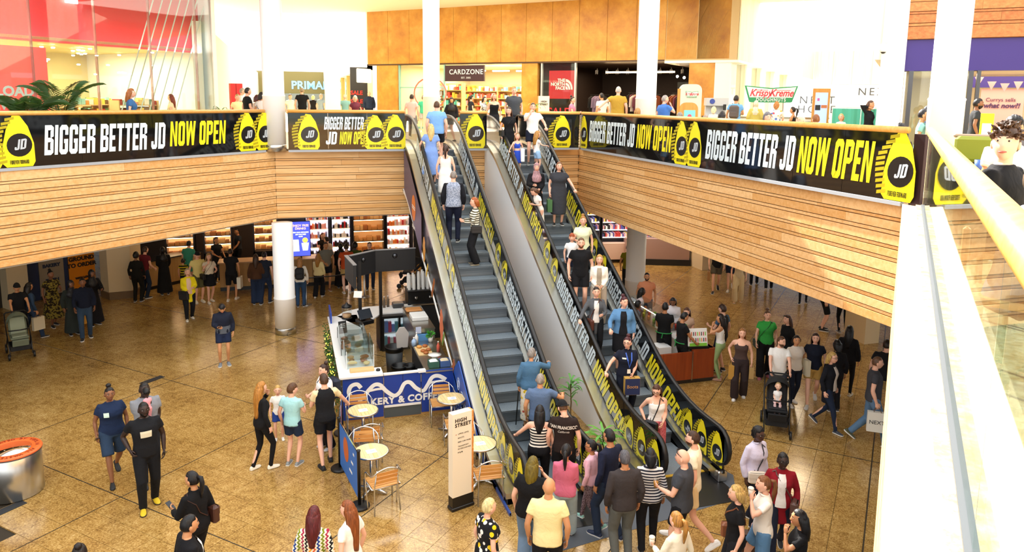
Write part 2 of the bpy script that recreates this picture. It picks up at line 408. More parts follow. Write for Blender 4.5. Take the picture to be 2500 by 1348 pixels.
# roof over the landing and the roof edge round the skylight
ROOF = mat('roof_white', 'f2f0ea', .7)
mb = MB()
mb.prism([(-14, 20.4), (34, 20.4), (23, 26), (11, 36.5), (6, 40), (1.5, 41), (-14, 41)], 11.05, 11.3)
mb.prism([(-12, 10.5), (-3, 20.4), (-14, 20.4), (-14, 27), (-40, 27), (-40, -20), (-39.5, -20)], 11.05, 11.3)
mb.prism([(-39, -1.5), (60, -1.5), (60, -30), (-39, -30)], 11.05, 11.3)
mb.build('ceiling_roof', ROOF, kind='structure')
light('landing_lamp', 'AREA', (7, 27, 10.9), 680, (1, .93, .8), 12, 6, (0, 0, R(-45)))
light('left_hall_lamp', 'AREA', (-9, 22, 10.9), 300, (1, .95, .88), 8, 4, (0, 0, R(45)))
# ================================================================== balustrades and posters
YEL = mat('poster_yellow', 'f6e51c', .35); PWH = mat('poster_white', 'dceaf0', .4); PBK = mat('poster_black', '101113', .05, spec=.6); YDK = mat('poster_gold', 'b9a70c', .4)
BADGE = mat('badge_black', '16171a', .25); PGREY = mat('poster_grey', 'c3cbd0', .4)
def bag_print(parent, o, right, up, n, h, flip=1, lean=.08, cut=1.0):
    """Printed drawstring bag: yellow body with a ribbed strap, black disc and two letters. o = middle of its foot."""
    o, r, u, n = Vector(o), Vector(right) * flip, Vector(up), Vector(n)
    P = lambda x, y, d: o + r * ((x + lean * y * .6) * h) + u * (y * h) + n * d
    y_ = MB(); body = [(-.27, .07), (-.2, 0), (.28, .0), (.33, .09), (.31, .45), (.2, .78), (.06, .98), (-.08, 1), (-.2, .72), (-.27, .4)]
    y_.add([P(x, y, .004) for x, y in body], [tuple(range(len(body)))])
    y_.build('bag_body', YEL, parent)
    k = MB()
    for i in range(11):   # strap lettering ribs down one side
        y0 = .06 + i * .082; x0 = -.36 - .08 * math.sin(i * .3) + max(0, (y0 - .6)) * .55
        k.add([P(x0, y0, .005), P(x0 + .17, y0 + .035, .005), P(x0 + .17, y0 + .085, .005), P(x0, y0 + .055, .005)], [(0, 1, 2, 3)])
    k.build('strap_print', YDK, parent)
    d = MB(); N = 22
    d.add([P(.04 + .235 * math.cos(2 * PI * i / N), .42 + .2 * math.sin(2 * PI * i / N) * 1.12, .007) for i in range(N)], [tuple(range(N))])
    d.build('badge', BADGE, parent)
    l = MB(); rr = r.normalized() * flip
    s = h * .2
    poster(l, 'JD', P(.04, .42, .01) - rr * (.5 * s * 1.05) - u.normalized() * (s * .5) + u.normalized() * 0, (rr + u.normalized() * .12).normalized(), (u.normalized() + rr * .18), s, 1.15, lift=n, th=0)
    l.build('badge_letters', PGREY, parent)
    f = MB(); poster(f, 'FOREVER FORWARD', P(-.14, .055, .008) if flip > 0 else P(.2, .055, .008), rr, u.normalized(), h * .075, .62, lift=n, th=0)
    f.build('small_print', BADGE, parent)
def balustrade(name, label, a, b, items, npan, z0=5.2, zr=6.33, ledge=.06, see=False, post_end=True):
    """Glass balustrade from a to b; items = printed content in metres along it."""
    a = Vector((*a, 0)); b = Vector((*b, 0)); L = (b - a).length; r = (b - a).normalized(); n = Vector((r.y, -r.x, 0))
    t = thing(name, label, 'balustrade', (*((a + b) / 2).xy, z0), group='balcony balustrades')
    ang = math.degrees(math.atan2(r.y, r.x)); w = L / npan
    for i in range(npan):
        MB(a, ang).bb(i * w + .004, (i + 1) * w - .004, -.012, .012, z0 + (.07 if see else .02), zr - (.07 if see else .03)).build('glass_panel', clear_glass('balcony_glass') if see else PBK, t)
    MB(a, ang).bb(0, L, -.035, .035, z0 + (.03 if see else -.01), z0 + (.065 if see else .05)).build('channel', mat('channel_dark', '4a4e53', .6) if see else mat('channel_grey', 'a9adb2', .6), t)
    MB().tube([a + Vector((0, 0, zr)) - r * .0, b + Vector((0, 0, zr)) + r * .0], .062 if see else .05, 12).build('handrail', RAILW, t, True)
    U = Vector((0, 0, 1))
    for it in items:
        k, x, h = it[0], it[1], it[2]
        if k == 'bag': bag_print(t, a + r * x + U * (z0 + .06) + n * .012, r, U, n, h, flip=it[3] if len(it) > 3 else 1)
        else:
            s, m, wdt, zz = it[3], it[4], it[5], it[6]
            mb = MB(); poster(mb, s, a + r * x + U * (z0 + zz) + n * .012, r, (U + r * .1), h, wdt * .975 / (poster_width(s) * h), lift=n)
            mb.build('poster_lettering', m, t)
    return t
LL = ((-15.2, 6.95), (-.55, 21.6))
def lm(px): return 0
balustrade('glass_balustrade', 'black poster balustrade on the left balcony with slogan and three bag prints', (-15.3, 6.95), (-.6, 21.65),
           [('bag', 14.26, 1.04), ('bag', 13.65, 1.0), ('t', 14.79, .62, 'BIGGER BETTER JD', PWH, 2.90, .26), ('t', 17.76, .60, 'NOW OPEN', YEL, 1.69, .3), ('bag', 20.13, 1.04), ('bag', 20.74, 1.04)], 12)
balustrade('glass_balustrade', 'black poster balustrade between left column and up escalator, slogan in two lines', (.02, 21.62), (3.3, 21.62),
           [('bag', .52, 1.0), ('t', .98, .36, 'BIGGER BETTER', PWH, 1.12, .62), ('t', 1.02, .36, 'JD', PWH, .3, .2), ('t', 1.4, .36, 'NOW OPEN', YEL, .78, .2), ('bag', 2.38, .98), ('bag', 2.96, 1.0)], 3)
balustrade('glass_balustrade', 'short poster balustrade with one bag print between the two escalators', (4.95, 21.62), (5.78, 21.62), [('bag', .43, 1.04)], 1)
balustrade('glass_balustrade', 'short poster balustrade with one bag print right of the down escalator', (7.42, 21.62), (8.78, 21.62), [('bag', .75, 1.0)], 1)
balustrade('glass_balustrade', 'long black poster balustrade on the right balcony with slogan printed twice', (8.84, 21.5), (8.84, 8.8),
           [('bag', 0.13, 1.0), ('t', 0.60, .62, 'BIGGER BETTER JD', PWH, 3.13, .3), ('t', 3.80, .62, 'NOW OPEN', YEL, 1.87, .3),
            ('bag', 6.09, 1.02), ('bag', 6.68, 1.02), ('t', 7.19, .64, 'BIGGER BETTER JD', PWH, 3.04, .28), ('t', 10.27, .66, 'NOW OPEN', YEL, 1.81, .27), ('bag', 12.57, 1.05)], 10)
balustrade('glass_balustrade', 'clear glass balustrade with a timber rail on the near balcony', (8.86, 8.42), (-.6, -1.04), [], 7, see=True)
PINK = mat('post_steel', 'b9b2b5', .2, 1)
tp = MB().bb(8.8, 8.86, 21.56, 21.62, 5.2, 6.28).build('balustrade_post', PINK, label='slim steel corner post of the right balcony balustrade', cat='post')
tp = MB().bb(8.86, 8.92, 8.5, 8.7, 5.2, 6.28).build('balustrade_post', mat('post_dark', '3a2a30', .3, .6), label='slim dark post at the near right balcony corner', cat='post')
# ================================================================== escalators
T30 = math.tan(R(30)); Y0, Y1 = 12.25, 21.35          # nosing line meets the two floors
def nz(y): return min(H, max(0, (y - Y0) * T30))
def profile(off, y_lo, y_hi, n=7, rad=1.0):
    """Path parallel to the step nosings, `off` above them, with rounded knees."""
    pts = [(y_lo, off)]
    for (yk, zk, s) in ((Y0, 0, 1), (Y1, H, -1)):
        yk2 = yk - (0 if True else 0)
        for i in range(n + 1):
            u = i / n; d = rad
            p0 = (yk2 - d, zk if s > 0 else zk - d * T30); p2 = (yk2 + d, zk + d * T30 if s > 0 else zk)
            y = (1 - u) ** 2 * p0[0] + 2 * u * (1 - u) * yk2 + u * u * p2[0]; z = (1 - u) ** 2 * p0[1] + 2 * u * (1 - u) * zk + u * u * p2[1]
            pts.append((y, z + off))
    pts.append((y_hi, H + off)); return pts
def handrail_path():
    c = .97; pts = []
    r = .34
    for i in range(9): a = -PI / 2 - PI * i / 8; pts.append((10.8 + r * math.cos(a) * 1.0, c - r + r * math.sin(a)))
    lo = profile(c, 10.9, 23.1); pts += lo
    for i in range(1, 9): a = PI / 2 - PI * i / 8; pts.append((23.1 + r * math.cos(a), H + c - r + r * math.sin(a)))
    return pts
STEP = None
def _step(nt, p):
    v = coords(nt); w = nd(nt, 'TexWave', _Scale=38.0); w.bands_direction = 'X'; nt.links.new(v, w.inputs['Vector']); bump(nt, p, w.outputs[0], .5, .004)
    n = nd(nt, 'TexNoise', _Scale=60.0, _Detail=2.0); nt.links.new(v, n.inputs['Vector'])
    nt.links.new(ramp(nt, n.outputs[0], [(.3, '7b8791'), (.7, '97a3ac')]), p.inputs['Base Color'])
STEP = mat('step_metal', '6a757f', .45, .35, build=_step)
RISER = mat('riser_metal', '6c747b', .5, .3); COMB = mat('comb_yellow', 'c9a12a', .5); DECK = mat('deck_steel', 'dedacd', .3, 1)
CLAD = mat('white_cladding', 'f8fafc', .5); TRUSS = mat('truss_grey', '2b2d31', .5)
def strip(mb, xs, low, high):
    """Vertical plate between two (y,z) paths over x range."""
    n = len(low); x0, x1 = xs
    vs = [(x0, *p) for p in low] + [(x0, *p) for p in high] + [(x1, *p) for p in low] + [(x1, *p) for p in high]
    fs = []
    for i in range(n - 1): fs += [(i, i + 1, n + i + 1, n + i), (2 * n + i, 3 * n + i, 3 * n + i + 1, 2 * n + i + 1), (n + i, n + i + 1, 3 * n + i + 1, 3 * n + i), (i, 2 * n + i, 2 * n + i + 1, i + 1)]
    fs += [(0, n, 3 * n, 2 * n), (n - 1, 3 * n - 1, 4 * n - 1, 2 * n - 1)]
    mb.add(vs, fs)
def esc_print(parent, X, side):
    """Slogan and bags printed on the balustrade glass facing -X (towards the kiosk)."""
    d = Vector((0, -math.cos(R(30)), -math.sin(R(30)))); up = Vector((0, 0, 1)); n = Vector((-1, 0, 0))
    def at(y, z): return Vector((X - .012, y, nz(y) + z))
    pu = Vector((0, -.5, .866)); pi_ = pu + d * .12
    def txt(s, y, ln, m, h=.47):
        mb = MB(); poster(mb, s, at(y, .26), d, pi_, h, ln / (poster_width(s) * h), lift=n); mb.build('poster_lettering', m, parent)
    txt('BIGGER BETTER JD', 20.95, 2.46, PWH); txt('NOW OPEN', 18.66, 1.62, YEL)
    bag_print(parent, at(16.75, .22), d, pu, n, .6); bag_print(parent, at(16.2, .22), d, pu, n, .6)
    txt('BIGGER BETTER JD', 15.9, 2.46, PWH); txt('NOW OPEN', 13.66, 1.62, YEL)
    bag_print(parent, at(11.95, .22), d, Vector((0, -.25, .97)), n, .66)
    for y in (11.38, 10.86): bag_print(parent, at(y, .2), Vector((0, -1, 0)), up, n, .66)
def escalator(label, xc, see):
    t = thing('escalator', label, 'escalator', (xc, 11, 0), group='pair of escalators')
    sm = MB().bb(-.5, .5, 0, .4, -.03, 0, bev=0); sm.mi = 1
    k = 6; low = [(-.0, 0), (.012, -.05), (.03, -.11), (.035, -.17), (.03, -.235)]
    for i in range(4): sm.add([(-.5, low[i][0] - .004, low[i][1]), (.5, low[i][0] - .004, low[i][1]), (.5, low[i + 1][0] - .004, low[i + 1][1]), (-.5, low[i + 1][0] - .004, low[i + 1][1])], [(0, 1, 2, 3)])
    proto = sm.build('step', [STEP, RISER], t); me = proto.data
    # geometry above is in world axes at the origin: place each step
    inv_ = parent_world(t).inverted()
    i = 0
    for y in [11.05, 11.45, 11.85] + [Y0 + .4 * j for j in range(23)] + [Y1 + .15, Y1 + .55]:
        o = proto if i == 0 else bpy.data.objects.new('step', me)
        if i: COL.objects.link(o); o.parent = t; o.matrix_parent_inverse = inv_
        o.location = (xc, y, max(.004, min(H + .004, (y - Y0) * T30 + .231))); 
        if y < Y0: o.location.z = .006
        i += 1
    for y0, y1, z in ((10.0, 11.05, .004), (22.3, 24.0, H + .006)): MB().bb(xc - .62, xc + .62, y0, y1, z - .004, z + .006).build('landing_plate', DARKSTEEL, t)
    MB().bb(xc - .5, xc + .5, 11.02, 11.09, .006, .02).build('comb', COMB, t)
    hp = handrail_path()
    for s in (-1, 1):
        X = xc + s * .62
        MB().tube([(X, y, z) for y, z in hp], .048, 8, flat=.62).build('handrail', RUBBER, t, True)
        lo = profile(.2, 10.62, 23.3); hi = profile(.945, 10.62, 23.3)
        r = .33; cz = .97 - .34
        # glass: rounded ends
        poly = [(10.62, .2)] + [(10.8 - r * math.sin(a), cz - r * math.cos(a)) for a in [PI * i / 8 for i in range(1, 9)]]
        g = MB(); strip(g, (X - .01, X + .01), lo, hi)
        N = 9; ring = [(X - .01, 10.8 - (r - .01) * math.sin(PI * i / (N - 1)), cz - (r - .01) * math.cos(PI * i / (N - 1))) for i in range(N)]
        g.add(ring + [(X + .01, y, z) for _, y, z in ring], [tuple(range(N)), tuple(range(2 * N - 1, N - 1, -1))])
        ring = [(X - .01, 23.1 + (r - .01) * math.sin(PI * i / (N - 1)), H + cz - (r - .01) * math.cos(PI * i / (N - 1))) for i in range(N)]
        g.add(ring + [(X + .01, y, z) for _, y, z in ring], [tuple(range(N)), tuple(range(2 * N - 1, N - 1, -1))])
        gp = g.build('balustrade_panel', PBK if not (s < 0 and see) else clear_glass('escalator_glass', 'b9c0bb', 1.5), t)
        esc_print(gp, X, s)
        inn = sorted((X - s * .022, X - s * .12)); out = sorted((X + s * .022, X + s * .22))
        dk = MB(); strip(dk, inn, profile(.10, 10.7, 23.3), profile(.2, 10.7, 23.3)); dk.build('inner_deck', DECK, t)
        sk = MB(); strip(sk, sorted((xc + s * .5, xc + s * .515)), profile(-.05, 10.9, 23.3), profile(.12, 10.9, 23.3)); sk.build('skirt', RUBBER, t)
        br = MB(); strip(br, sorted((X - s * .02, X + s * .02)), profile(.17, 10.6, 23.3), profile(.235, 10.6, 23.3)); br.build('glass_channel', BLACK, t)
        od = MB(); strip(od, out, profile(.10, 10.95, 23.3), profile(.2, 10.95, 23.3)); od.build('outer_deck', DECK, t)
        # side cladding down to the truss line / floor
        top = profile(.1, 10.95, 21.9, rad=.8); bot = [(y, max(0, z - 1.25)) for y, z in top] if s < 0 and see else [(y, max(0, z - (6 if (s < 0) else 1.2))) for y, z in top]
        X2 = X + s * .2
        cl = MB(); strip(cl, sorted((X2 - s * .015, X2 + s * .005)), bot, top)
        cl.build('side_cladding', CLAD if not (see and s < 0) else mat('advert_dark', '30343c', .25), t)
    ub = profile(-1.05, 10.95, 21.9, rad=.8); ub2 = [(y, max(.0, z)) for y, z in ub]; ub3 = [(y, max(.0, z - .06)) for y, z in ub]
    un = MB(); strip(un, (xc - .8, xc + .8), ub3, ub2); un.build('underside', TRUSS, t)
    for s in (-1, 1): MB().bb(xc + s * .62 - .09, xc + s * .62 + .09, 10.62, 10.98, .0, .2, bev=.02).build('newel_base', STEEL, t)
    return t
ESC_UP = escalator('left escalator going up beside the coffee kiosk, grey steps mostly empty', 4.14, True)
ESC_DN = escalator('right escalator going down, crowded with riders', 6.62, False)
# ================================================================== shop fronts on the upper level
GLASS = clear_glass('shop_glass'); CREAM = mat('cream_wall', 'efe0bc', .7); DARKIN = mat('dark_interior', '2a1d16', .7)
def glow(key, col, s): return mat(key, col, .5, emit=s)
WARM = glow('warm_tube', 'ffd9a0', 9); LED = glow('led_white', 'fff6e6', 7)
def pieces(root, fr, name, n, x0, x1, y0, y1, z0, z1, m, gap=.012, bev=.006):
    w = (x1 - x0) / n
    for i in range(n): MB(*fr).bb(x0 + i * w + gap / 2, x0 + (i + 1) * w - gap / 2, y0, y1, z0, z1, bev=bev).build(name, m, root)
G = ((4, 39, H), -45)
root = MB(*G).bb(.1, 18.3, .06, 12, 3.2, 5.85).build('wall_far', mat('wall_core', '8c6a36', .8), kind='structure')
pieces(root, G, 'veneer_panel', 14, .1, 18.3, 0, .05, 3.2, 5.8, GOLD)
MB(*G).bb(.02, .1, .0, 6, 3.2, 5.8).build('end_panel', WHITE, root)
for x0, x1 in ((.62, 1.95), (8.97, 9.78), (16.7, 17.75)):
    MB(*G).bb(x0, x1, .05, .9, 0, 3.2).build('pier', GOLD, root)
MB(*G).bb(17.75, 18.37, .05, 1.2, 0, 3.2).build('pier', WHITE, root)
MB(*G).bb(.1, 18.37, .02, .3, 3.13, 3.22).build('soffit_strip', mat('bronze', '4a3420', .4), root)
def room(name, fr, x0, x1, d, h, wall, floor_m, y0=.3, side=True):
    r = MB(*fr).bb(x0, x1, d, d + .1, 0, h).build(name, wall, kind='structure')
    if side:
        MB(*fr).bb(x0 - .1, x0, y0, d, 0, h).build('side_wall', wall, r); MB(*fr).bb(x1, x1 + .1, y0, d, 0, h).build('side_wall', wall, r)
    MB(*fr).bb(x0, x1, y0, d, h - .06, h).build('shop_ceiling', wall, r); MB(*fr).bb(x0, x1, y0, d, 0, .012).build('shop_floor', floor_m, r)
    return r
def ptw(fr, x, y, z): return MB(*fr).mx @ Vector((x, y, z))
def goods(mb, rnd, x0, x1, y0, y1, z, hmin, hmax, wmin=.05, wmax=.16, nm=6):
    x = x0
    while x < x1 - wmin:
        w = rnd.uniform(wmin, wmax); w = min(w, x1 - x); mb.mi = rnd.randrange(nm)
        mb.bb(x, x + w * .92, y0 + rnd.uniform(0, .05), y1, z, z + rnd.uniform(hmin, hmax)); x += w
def shelf_unit(label, fr, x0, x1, y0, y1, zs, hh, body, mats, seed, hm=(.1, .3), wm=(.05, .16), back=True, lip=None, name='shelf_unit', cat='shelving', edge=None):
    rnd = random.Random(seed); c = ptw(fr, (x0 + x1) / 2, (y0 + y1) / 2, 0)
    t = thing(name, label, cat, (c.x, c.y, c.z))
    b = MB(*fr); b.bb(x0, x0 + .04, y0, y1, 0, hh); b.bb(x1 - .04, x1, y0, y1, 0, hh)
    if back: b.bb(x0, x1, y1 - .03, y1, 0, hh)
    b.build('carcass', body, t)
    for z in zs:
        MB(*fr).bb(x0 + .04, x1 - .04, y0, y1 - .03, z - .03, z).build('shelf', edge or body, t)
    g = MB(*fr)
    for z in zs: goods(g, rnd, x0 + .06, x1 - .06, y0 + .03, y1 - .05, z, *hm, *wm, nm=len(mats))
    g.build('goods', mats, t, kind='stuff')
    return t
CARDM = [mat('g_pink', 'e88a94', .5), mat('g_red', 'c23a30', .5), mat('g_cream', 'f1dfb6', .5), mat('g_teal', '4fa8a0', .5), mat('g_gold', 'd8a436', .5), mat('g_brown', '8a5a32', .5), mat('g_white', 'f3f1ec', .5)]
room('wall_card_shop', G, 1.97, 8.95, 7, 3.2, CREAM, CREAM)
o = light('card_shop_lamp', 'AREA', ptw(G, 5.4, 3.2, 3.05), 420, (1, .86, .62), 5.5, 4.5, (0, 0, R(-45)))
for i, (x0, x1, y) in enumerate(((2.1, 4.4, 2.2), (5.2, 6.9, 4.5), (7.1, 8.8, 4.2), (2.2, 4.6, 5.6), (5.0, 8.9, 6.6))):
    shelf_unit(['card shop display of gift bags inside the round sticker window', 'card shop display in the doorway with brown gifts', 'card shop display under the pink pelmet', 'card shop shelving behind the window display', 'card shop rear wall of shelves, full width'][i], G, x0, x1, y, y + .4, [.35, .75, 1.15, 1.55, 1.95], 2.3, mat('oak_shelf', 'c99e62', .5), CARDM, 20 + i)
tp = MB(*G); tp.bb(7.1, 8.8, 3.9, 4.2, 2.2, 2.45); tp.build('pelmet', mat('pelmet_pink', 'ee9b94', .6), label='pink pelmet above the card shop display', cat='pelmet')
for i in range(3):
    MB(*G).bb(5.2 + i * 1.15, 6.1 + i * 1.15, 1.6 + i * .35, 1.72 + i * .35, 2.86, 2.92).build('light_bar', LED, label=['first light bar inside the card shop entrance', 'middle light bar inside the card shop entrance', 'last light bar inside the card shop entrance'][i], cat='light')
TEAL = mat('teal_frame', '8cc4bd', .4)
w1 = MB(*G).bb(2.0, 4.75, .1, .12, .05, 3.1).build('window_1', GLASS, kind='structure')
f = MB(*G)
for a in ((2.0, 2.07, .05, .15, 0, 3.13), (4.7, 4.77, .05, .15, 0, 3.13), (2.0, 4.77, .06, .14, 2.0, 2.06), (2.0, 4.77, .05, .15, 0, .1)): f.bb(*a)
f.build('window_frame', TEAL, w1)
ring = MB(); c_ = ptw(G, 3.9, .06, 1.75); ux = Vector((.7071, -.7071, 0))
ring.tube([c_ + ux * (.95 * math.cos(a * PI / 12)) + Vector((0, 0, .75 * math.sin(a * PI / 12))) for a in range(24)], .035, 6, True)
ring.build('round_sticker', mat('sticker_red', 'e8756a', .5), w1)
for i, s in enumerate(('BIG', 'LABELS', 'SMALL', 'PRICES')):
    text(s, ptw(G, 4.1, .07, 2.0 - i * .27), -ux, (0, 0, 1), .3, PWH, w1, bold=.01, extrude=.001)
SIGN = MB(*G).bb(4.85, 7.03, -.06, .05, 2.33, 3.08).build('shop_sign', mat('aubergine', '3a2330', .4), label='dark aubergine card shop sign with white capitals', cat='sign')
text('CARDZONE', ptw(G, 6.05, -.075, 2.76), ux, (0, 0, 1), .325, PWH, SIGN, bold=.004, space=1.1, extrude=.006)
text('EST. 2005', ptw(G, 6.05, -.075, 2.49), ux, (0, 0, 1), .12, PWH, SIGN, space=1.1)
bl = MB(*G).bb(.25, .33, -1.1, -.0, 2.25, 2.95, bev=.03).build('box_sign', glow('box_cream', 'fff2cf', .9), label='blank cream box sign projecting from the gold pier', cat='sign')
# --- outdoor clothing shop
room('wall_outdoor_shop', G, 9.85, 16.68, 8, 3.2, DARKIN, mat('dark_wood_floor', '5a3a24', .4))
light('outdoor_shop_lamp', 'AREA', ptw(G, 13.4, 3.5, 2.95), 150, (1, .72, .45), 5.5, 5, (0, 0, R(-45)))
MB(*G).bb(12.55, 15.7, 1.4, 1.5, 2.72, 2.79).build('tube_light', WARM, label='long warm tube light across the outdoor clothing shop', cat='light')
NFR = mat('banner_red', 'e8212e', .45); NFW = mat('banner_white', 'ffffff', .5)
wn = MB(*G).bb(10.0, 11.62, .1, .12, .02, 3.1).build('window_2', GLASS, kind='structure')
f = MB(*G); f.bb(9.95, 10.02, .05, .18, 0, 3.13); f.bb(11.6, 11.68, .05, .18, 0, 3.13); f.build('window_frame', mat('frame_pale', 'c9cfd2', .3, .5), wn)
bn = MB(*G).bb(10.3, 11.55, .2, .23, 1.55, 2.8).build('banner', NFR, label='red outdoor brand banner in the dark shop window', cat='banner')
for i, s in enumerate(('THE', 'NORTH', 'FACE')):
    text(s, ptw(G, 11.1, .19, 2.36 - i * .17), ux, (0, 0, 1), .2, NFW, bn, bold=.008, align='RIGHT')
d = MB()
for k in range(3):
    r0, r1 = .34 - k * .115, .34 - k * .115 - .085
    o_ = ptw(G, 11.13, .19, 1.96); N = 8
    a = [o_ + ux * (r0 * math.cos(PI / 2 * i / N)) + Vector((0, 0, r0 * 1.35 * math.sin(PI / 2 * i / N))) for i in range(N + 1)]; b = [o_ + ux * (r1 * math.cos(PI / 2 * i / N)) + Vector((0, 0, r1 * 1.35 * math.sin(PI / 2 * i / N))) for i in range(N + 1)]
    d.add(a + b, [(i, i + 1, N + 2 + i, N + 1 + i) for i in range(N)])
d.build('dome_emblem', NFW, bn)
text('SALE', ptw(G, 10.85, .07, .95), ux, (0, 0, 1), .5, mat('sale_red', 'b8202a', .5), wn, bold=.006)
GARM = [mat('gm_dark', '22201f', .8), mat('gm_plum', '6e3a4c', .8), mat('gm_tan', 'c89a6c', .8), mat('gm_white', 'd9cfc4', .8), mat('gm_lilac', '9a86a0', .8), mat('gm_rust', '8c4a2a', .8)]
def garment_rail(label, fr, x0, x1, y, z, seed, ln=.75, mats=GARM):
    rnd = random.Random(seed); c = ptw(fr, (x0 + x1) / 2, y, 0); t = thing('clothes_rail', label, 'clothes rail', c)
    MB().tube([ptw(fr, x0, y, z), ptw(fr, x1, y, z)], .015, 6).build('rail_bar', BLACK, t)
    MB().tube([ptw(fr, x0, y, 0), ptw(fr, x0, y, z)], .015, 6).build('upright', BLACK, t); MB().tube([ptw(fr, x1, y, 0), ptw(fr, x1, y, z)], .015, 6).build('upright', BLACK, t)
    x = x0 + .1
    while x < x1 - .1:
        m = MB(fr[0], fr[1]); w = .2; pts = [(.02, 0), (.1, -.03), (.24, -.12), (.27, -.55), (.17, -.5), (.18, -ln), (-.18, -ln), (-.17, -.5), (-.27, -.55), (-.24, -.12), (-.1, -.03), (-.02, 0)]
        ca, sa = math.cos(1.1), math.sin(1.1)
        m.prism(pts, -.03, .03, tf=lambda v, X=x: (X + v[0] * ca + v[2] * sa, y + v[0] * sa - v[2] * ca, z - .05 + v[1]))
        m.build('garment', rnd.choice(mats), t); x += rnd.uniform(.12, .2)
    return t
for i, (x0, x1, y, z) in enumerate(((11.8, 12.7, 1.5, 1.75), (13.2, 14.6, 3.2, 1.8), (14.9, 16.4, 3.6, 1.8), (12.2, 13.6, 5.6, 1.9), (14.2, 16.4, 6.4, 1.9))):
    garment_rail(['lilac garments hanging by the outdoor shop window', 'pale tops on a rail in the middle of the outdoor shop', 'dark coats on a rail beside the white column', 'coats on a rail deep in the outdoor shop', 'coats on the rear rail of the outdoor shop'][i], G, x0, x1, y, z, 40 + i, mats=[GARM[4]] * 3 + [GARM[0]] if i == 0 else GARM)
for i in range(9):
    t = thing('spot_lamp', ORD[i] + ' black spotlight from the left on the outdoor shop track', 'spotlight', ptw(G, 11.9 + i * .5, 2.0, 2.6), group='track spotlights')
    MB().tube([ptw(G, 11.9 + i * .5, 2.0, 2.85), ptw(G, 11.9 + i * .5, 2.0, 2.98)], .02, 6).build('stem', BLACK, t)
    MB().tube([ptw(G, 11.9 + i * .5, 1.95, 2.86), ptw(G, 11.93 + i * .5, 1.85, 2.68)], .06, 8).build('can', BLACK, t)
for i in range(3):
    MB().ball(ptw(G, 15.9 + i * .3, 1.2, 2.55 - i * .05), .06, 8, 6).build('lit_bulb', LED, label=['first', 'second', 'third'][i] + ' bright bulb at the right of the outdoor shop ceiling', cat='bulb')
MB(*G).bb(15.0, 16.6, 4.5, 4.6, 0, 2.4).build('dark_partition', mat('slate', '1f2628', .7), label='dark slate partition with small white lettering', cat='partition')
for i, x in enumerate((12.9, 14.75)):
    t = thing('security_gate', ['left anti-theft gate', 'right anti-theft gate'][i] + ' at the outdoor shop entrance', 'gate', ptw(G, x, .5, 0))
    m = MB(*G); m.bb(x, x + .05, .3, .5, 0, 1.5); m.bb(x + .25, x + .3, .3, .5, 0, 1.5); m.bb(x, x + .3, .3, .5, 1.45, 1.5); m.build('gate_frame', mat('gate_grey', 'd9d4cc', .4), t)
    MB(*G).bb(x + .05, x + .25, .35, .45, .02, .5).build('gate_base', NFR, t)
# --- far mall street to the left of the gold facade
PALE = mat('pale_front', 'efe9c8', .6); OLIVE = mat('pale_post', 'b5a560', .6)
MB().bb(-3.0, -2.7, 27.7, 82, H, H + 4).build('wall_street_left', WALL, kind='structure')
r = MB().bb(4.3, 4.6, 41.5, 82, H, H + 4.2).build('wall_street_right', PALE, kind='structure')
MB().bb(3.9, 4.6, 41.5, 82, H + 3.0, H + 4.6).build('fascia_band', WHITE, r)
for i, y in enumerate((44, 48, 52.5, 58, 64, 71)):
    MB().bb(4.05, 4.35, y, y + .5, H, H + 3).build('pier', OLIVE, r)
    MB().bb(4.2, 4.3, y + .6, y + 3.2, H, H + 2.9).build('shop_window', clear_glass('far_glass', 'cfe2df'), r)
r = MB().bb(-3, 4.6, 82, 82.4, H, H + 4.2).build('wall_street_end', mat('straw', '8f8450', .7), kind='structure')
text('PRIMARK', (2.9, 81.9, H + 2.75), (1, 0, 0), (0, 0, 1), 1.15, glow('sign_ice', '7fb8ee', .8), r, bold=.03)
MB().bb(-2.6, 4.2, 81.8, 82, H, H + 1.9).build('dark_entrance', mat('grey_glass', '8f9a98', .4), r)
sp = MB().bb(3.3, 4.2, 40.5, 40.7, H, H + 3.1).build('sale_board', mat('slate_panel', '23272c', .5), label='black sale panel at the end of the gold facade', cat='panel')
for i in range(3): text('SALE', (3.62, 40.48, H + 1.75 - i * .45), (1, 0, 0), (0, 0, 1), .3, mat('sale_red2', 'e0352f', .5), sp, bold=.008)
MB().bb(2.3, 2.7, 46, 46.3, H, H + 2.3).build('red_screen', mat('panel_red', 'e2553e', .5), label='narrow red panel in the far mall street', cat='panel')
t = thing('totem_sign', 'tall white totem in the middle of the far mall street', 'sign', (1.81,31.12,6.37))
m = 1.81,31.11,6.34
MB().bb(m[0] - .3, m[0] + .3, m[1] - .15, m[1] + .15, H, H + 2.35).build('totem_body', WHITE, t)
rd = thing('red_portal', 'red door portal beside the glass shop front', 'portal', (-1.92,32.23,6.19))
m = -1.92,32.24,6.29
b = MB((m[0], m[1], H), 20); b.bb(-.22, -.02, 0, .25, 0, 2.0); b.bb(.0, .25, 0, .25, 0, 2.0); b.build('portal_frame', mat('portal_red', 'd2201f', .4), rd)
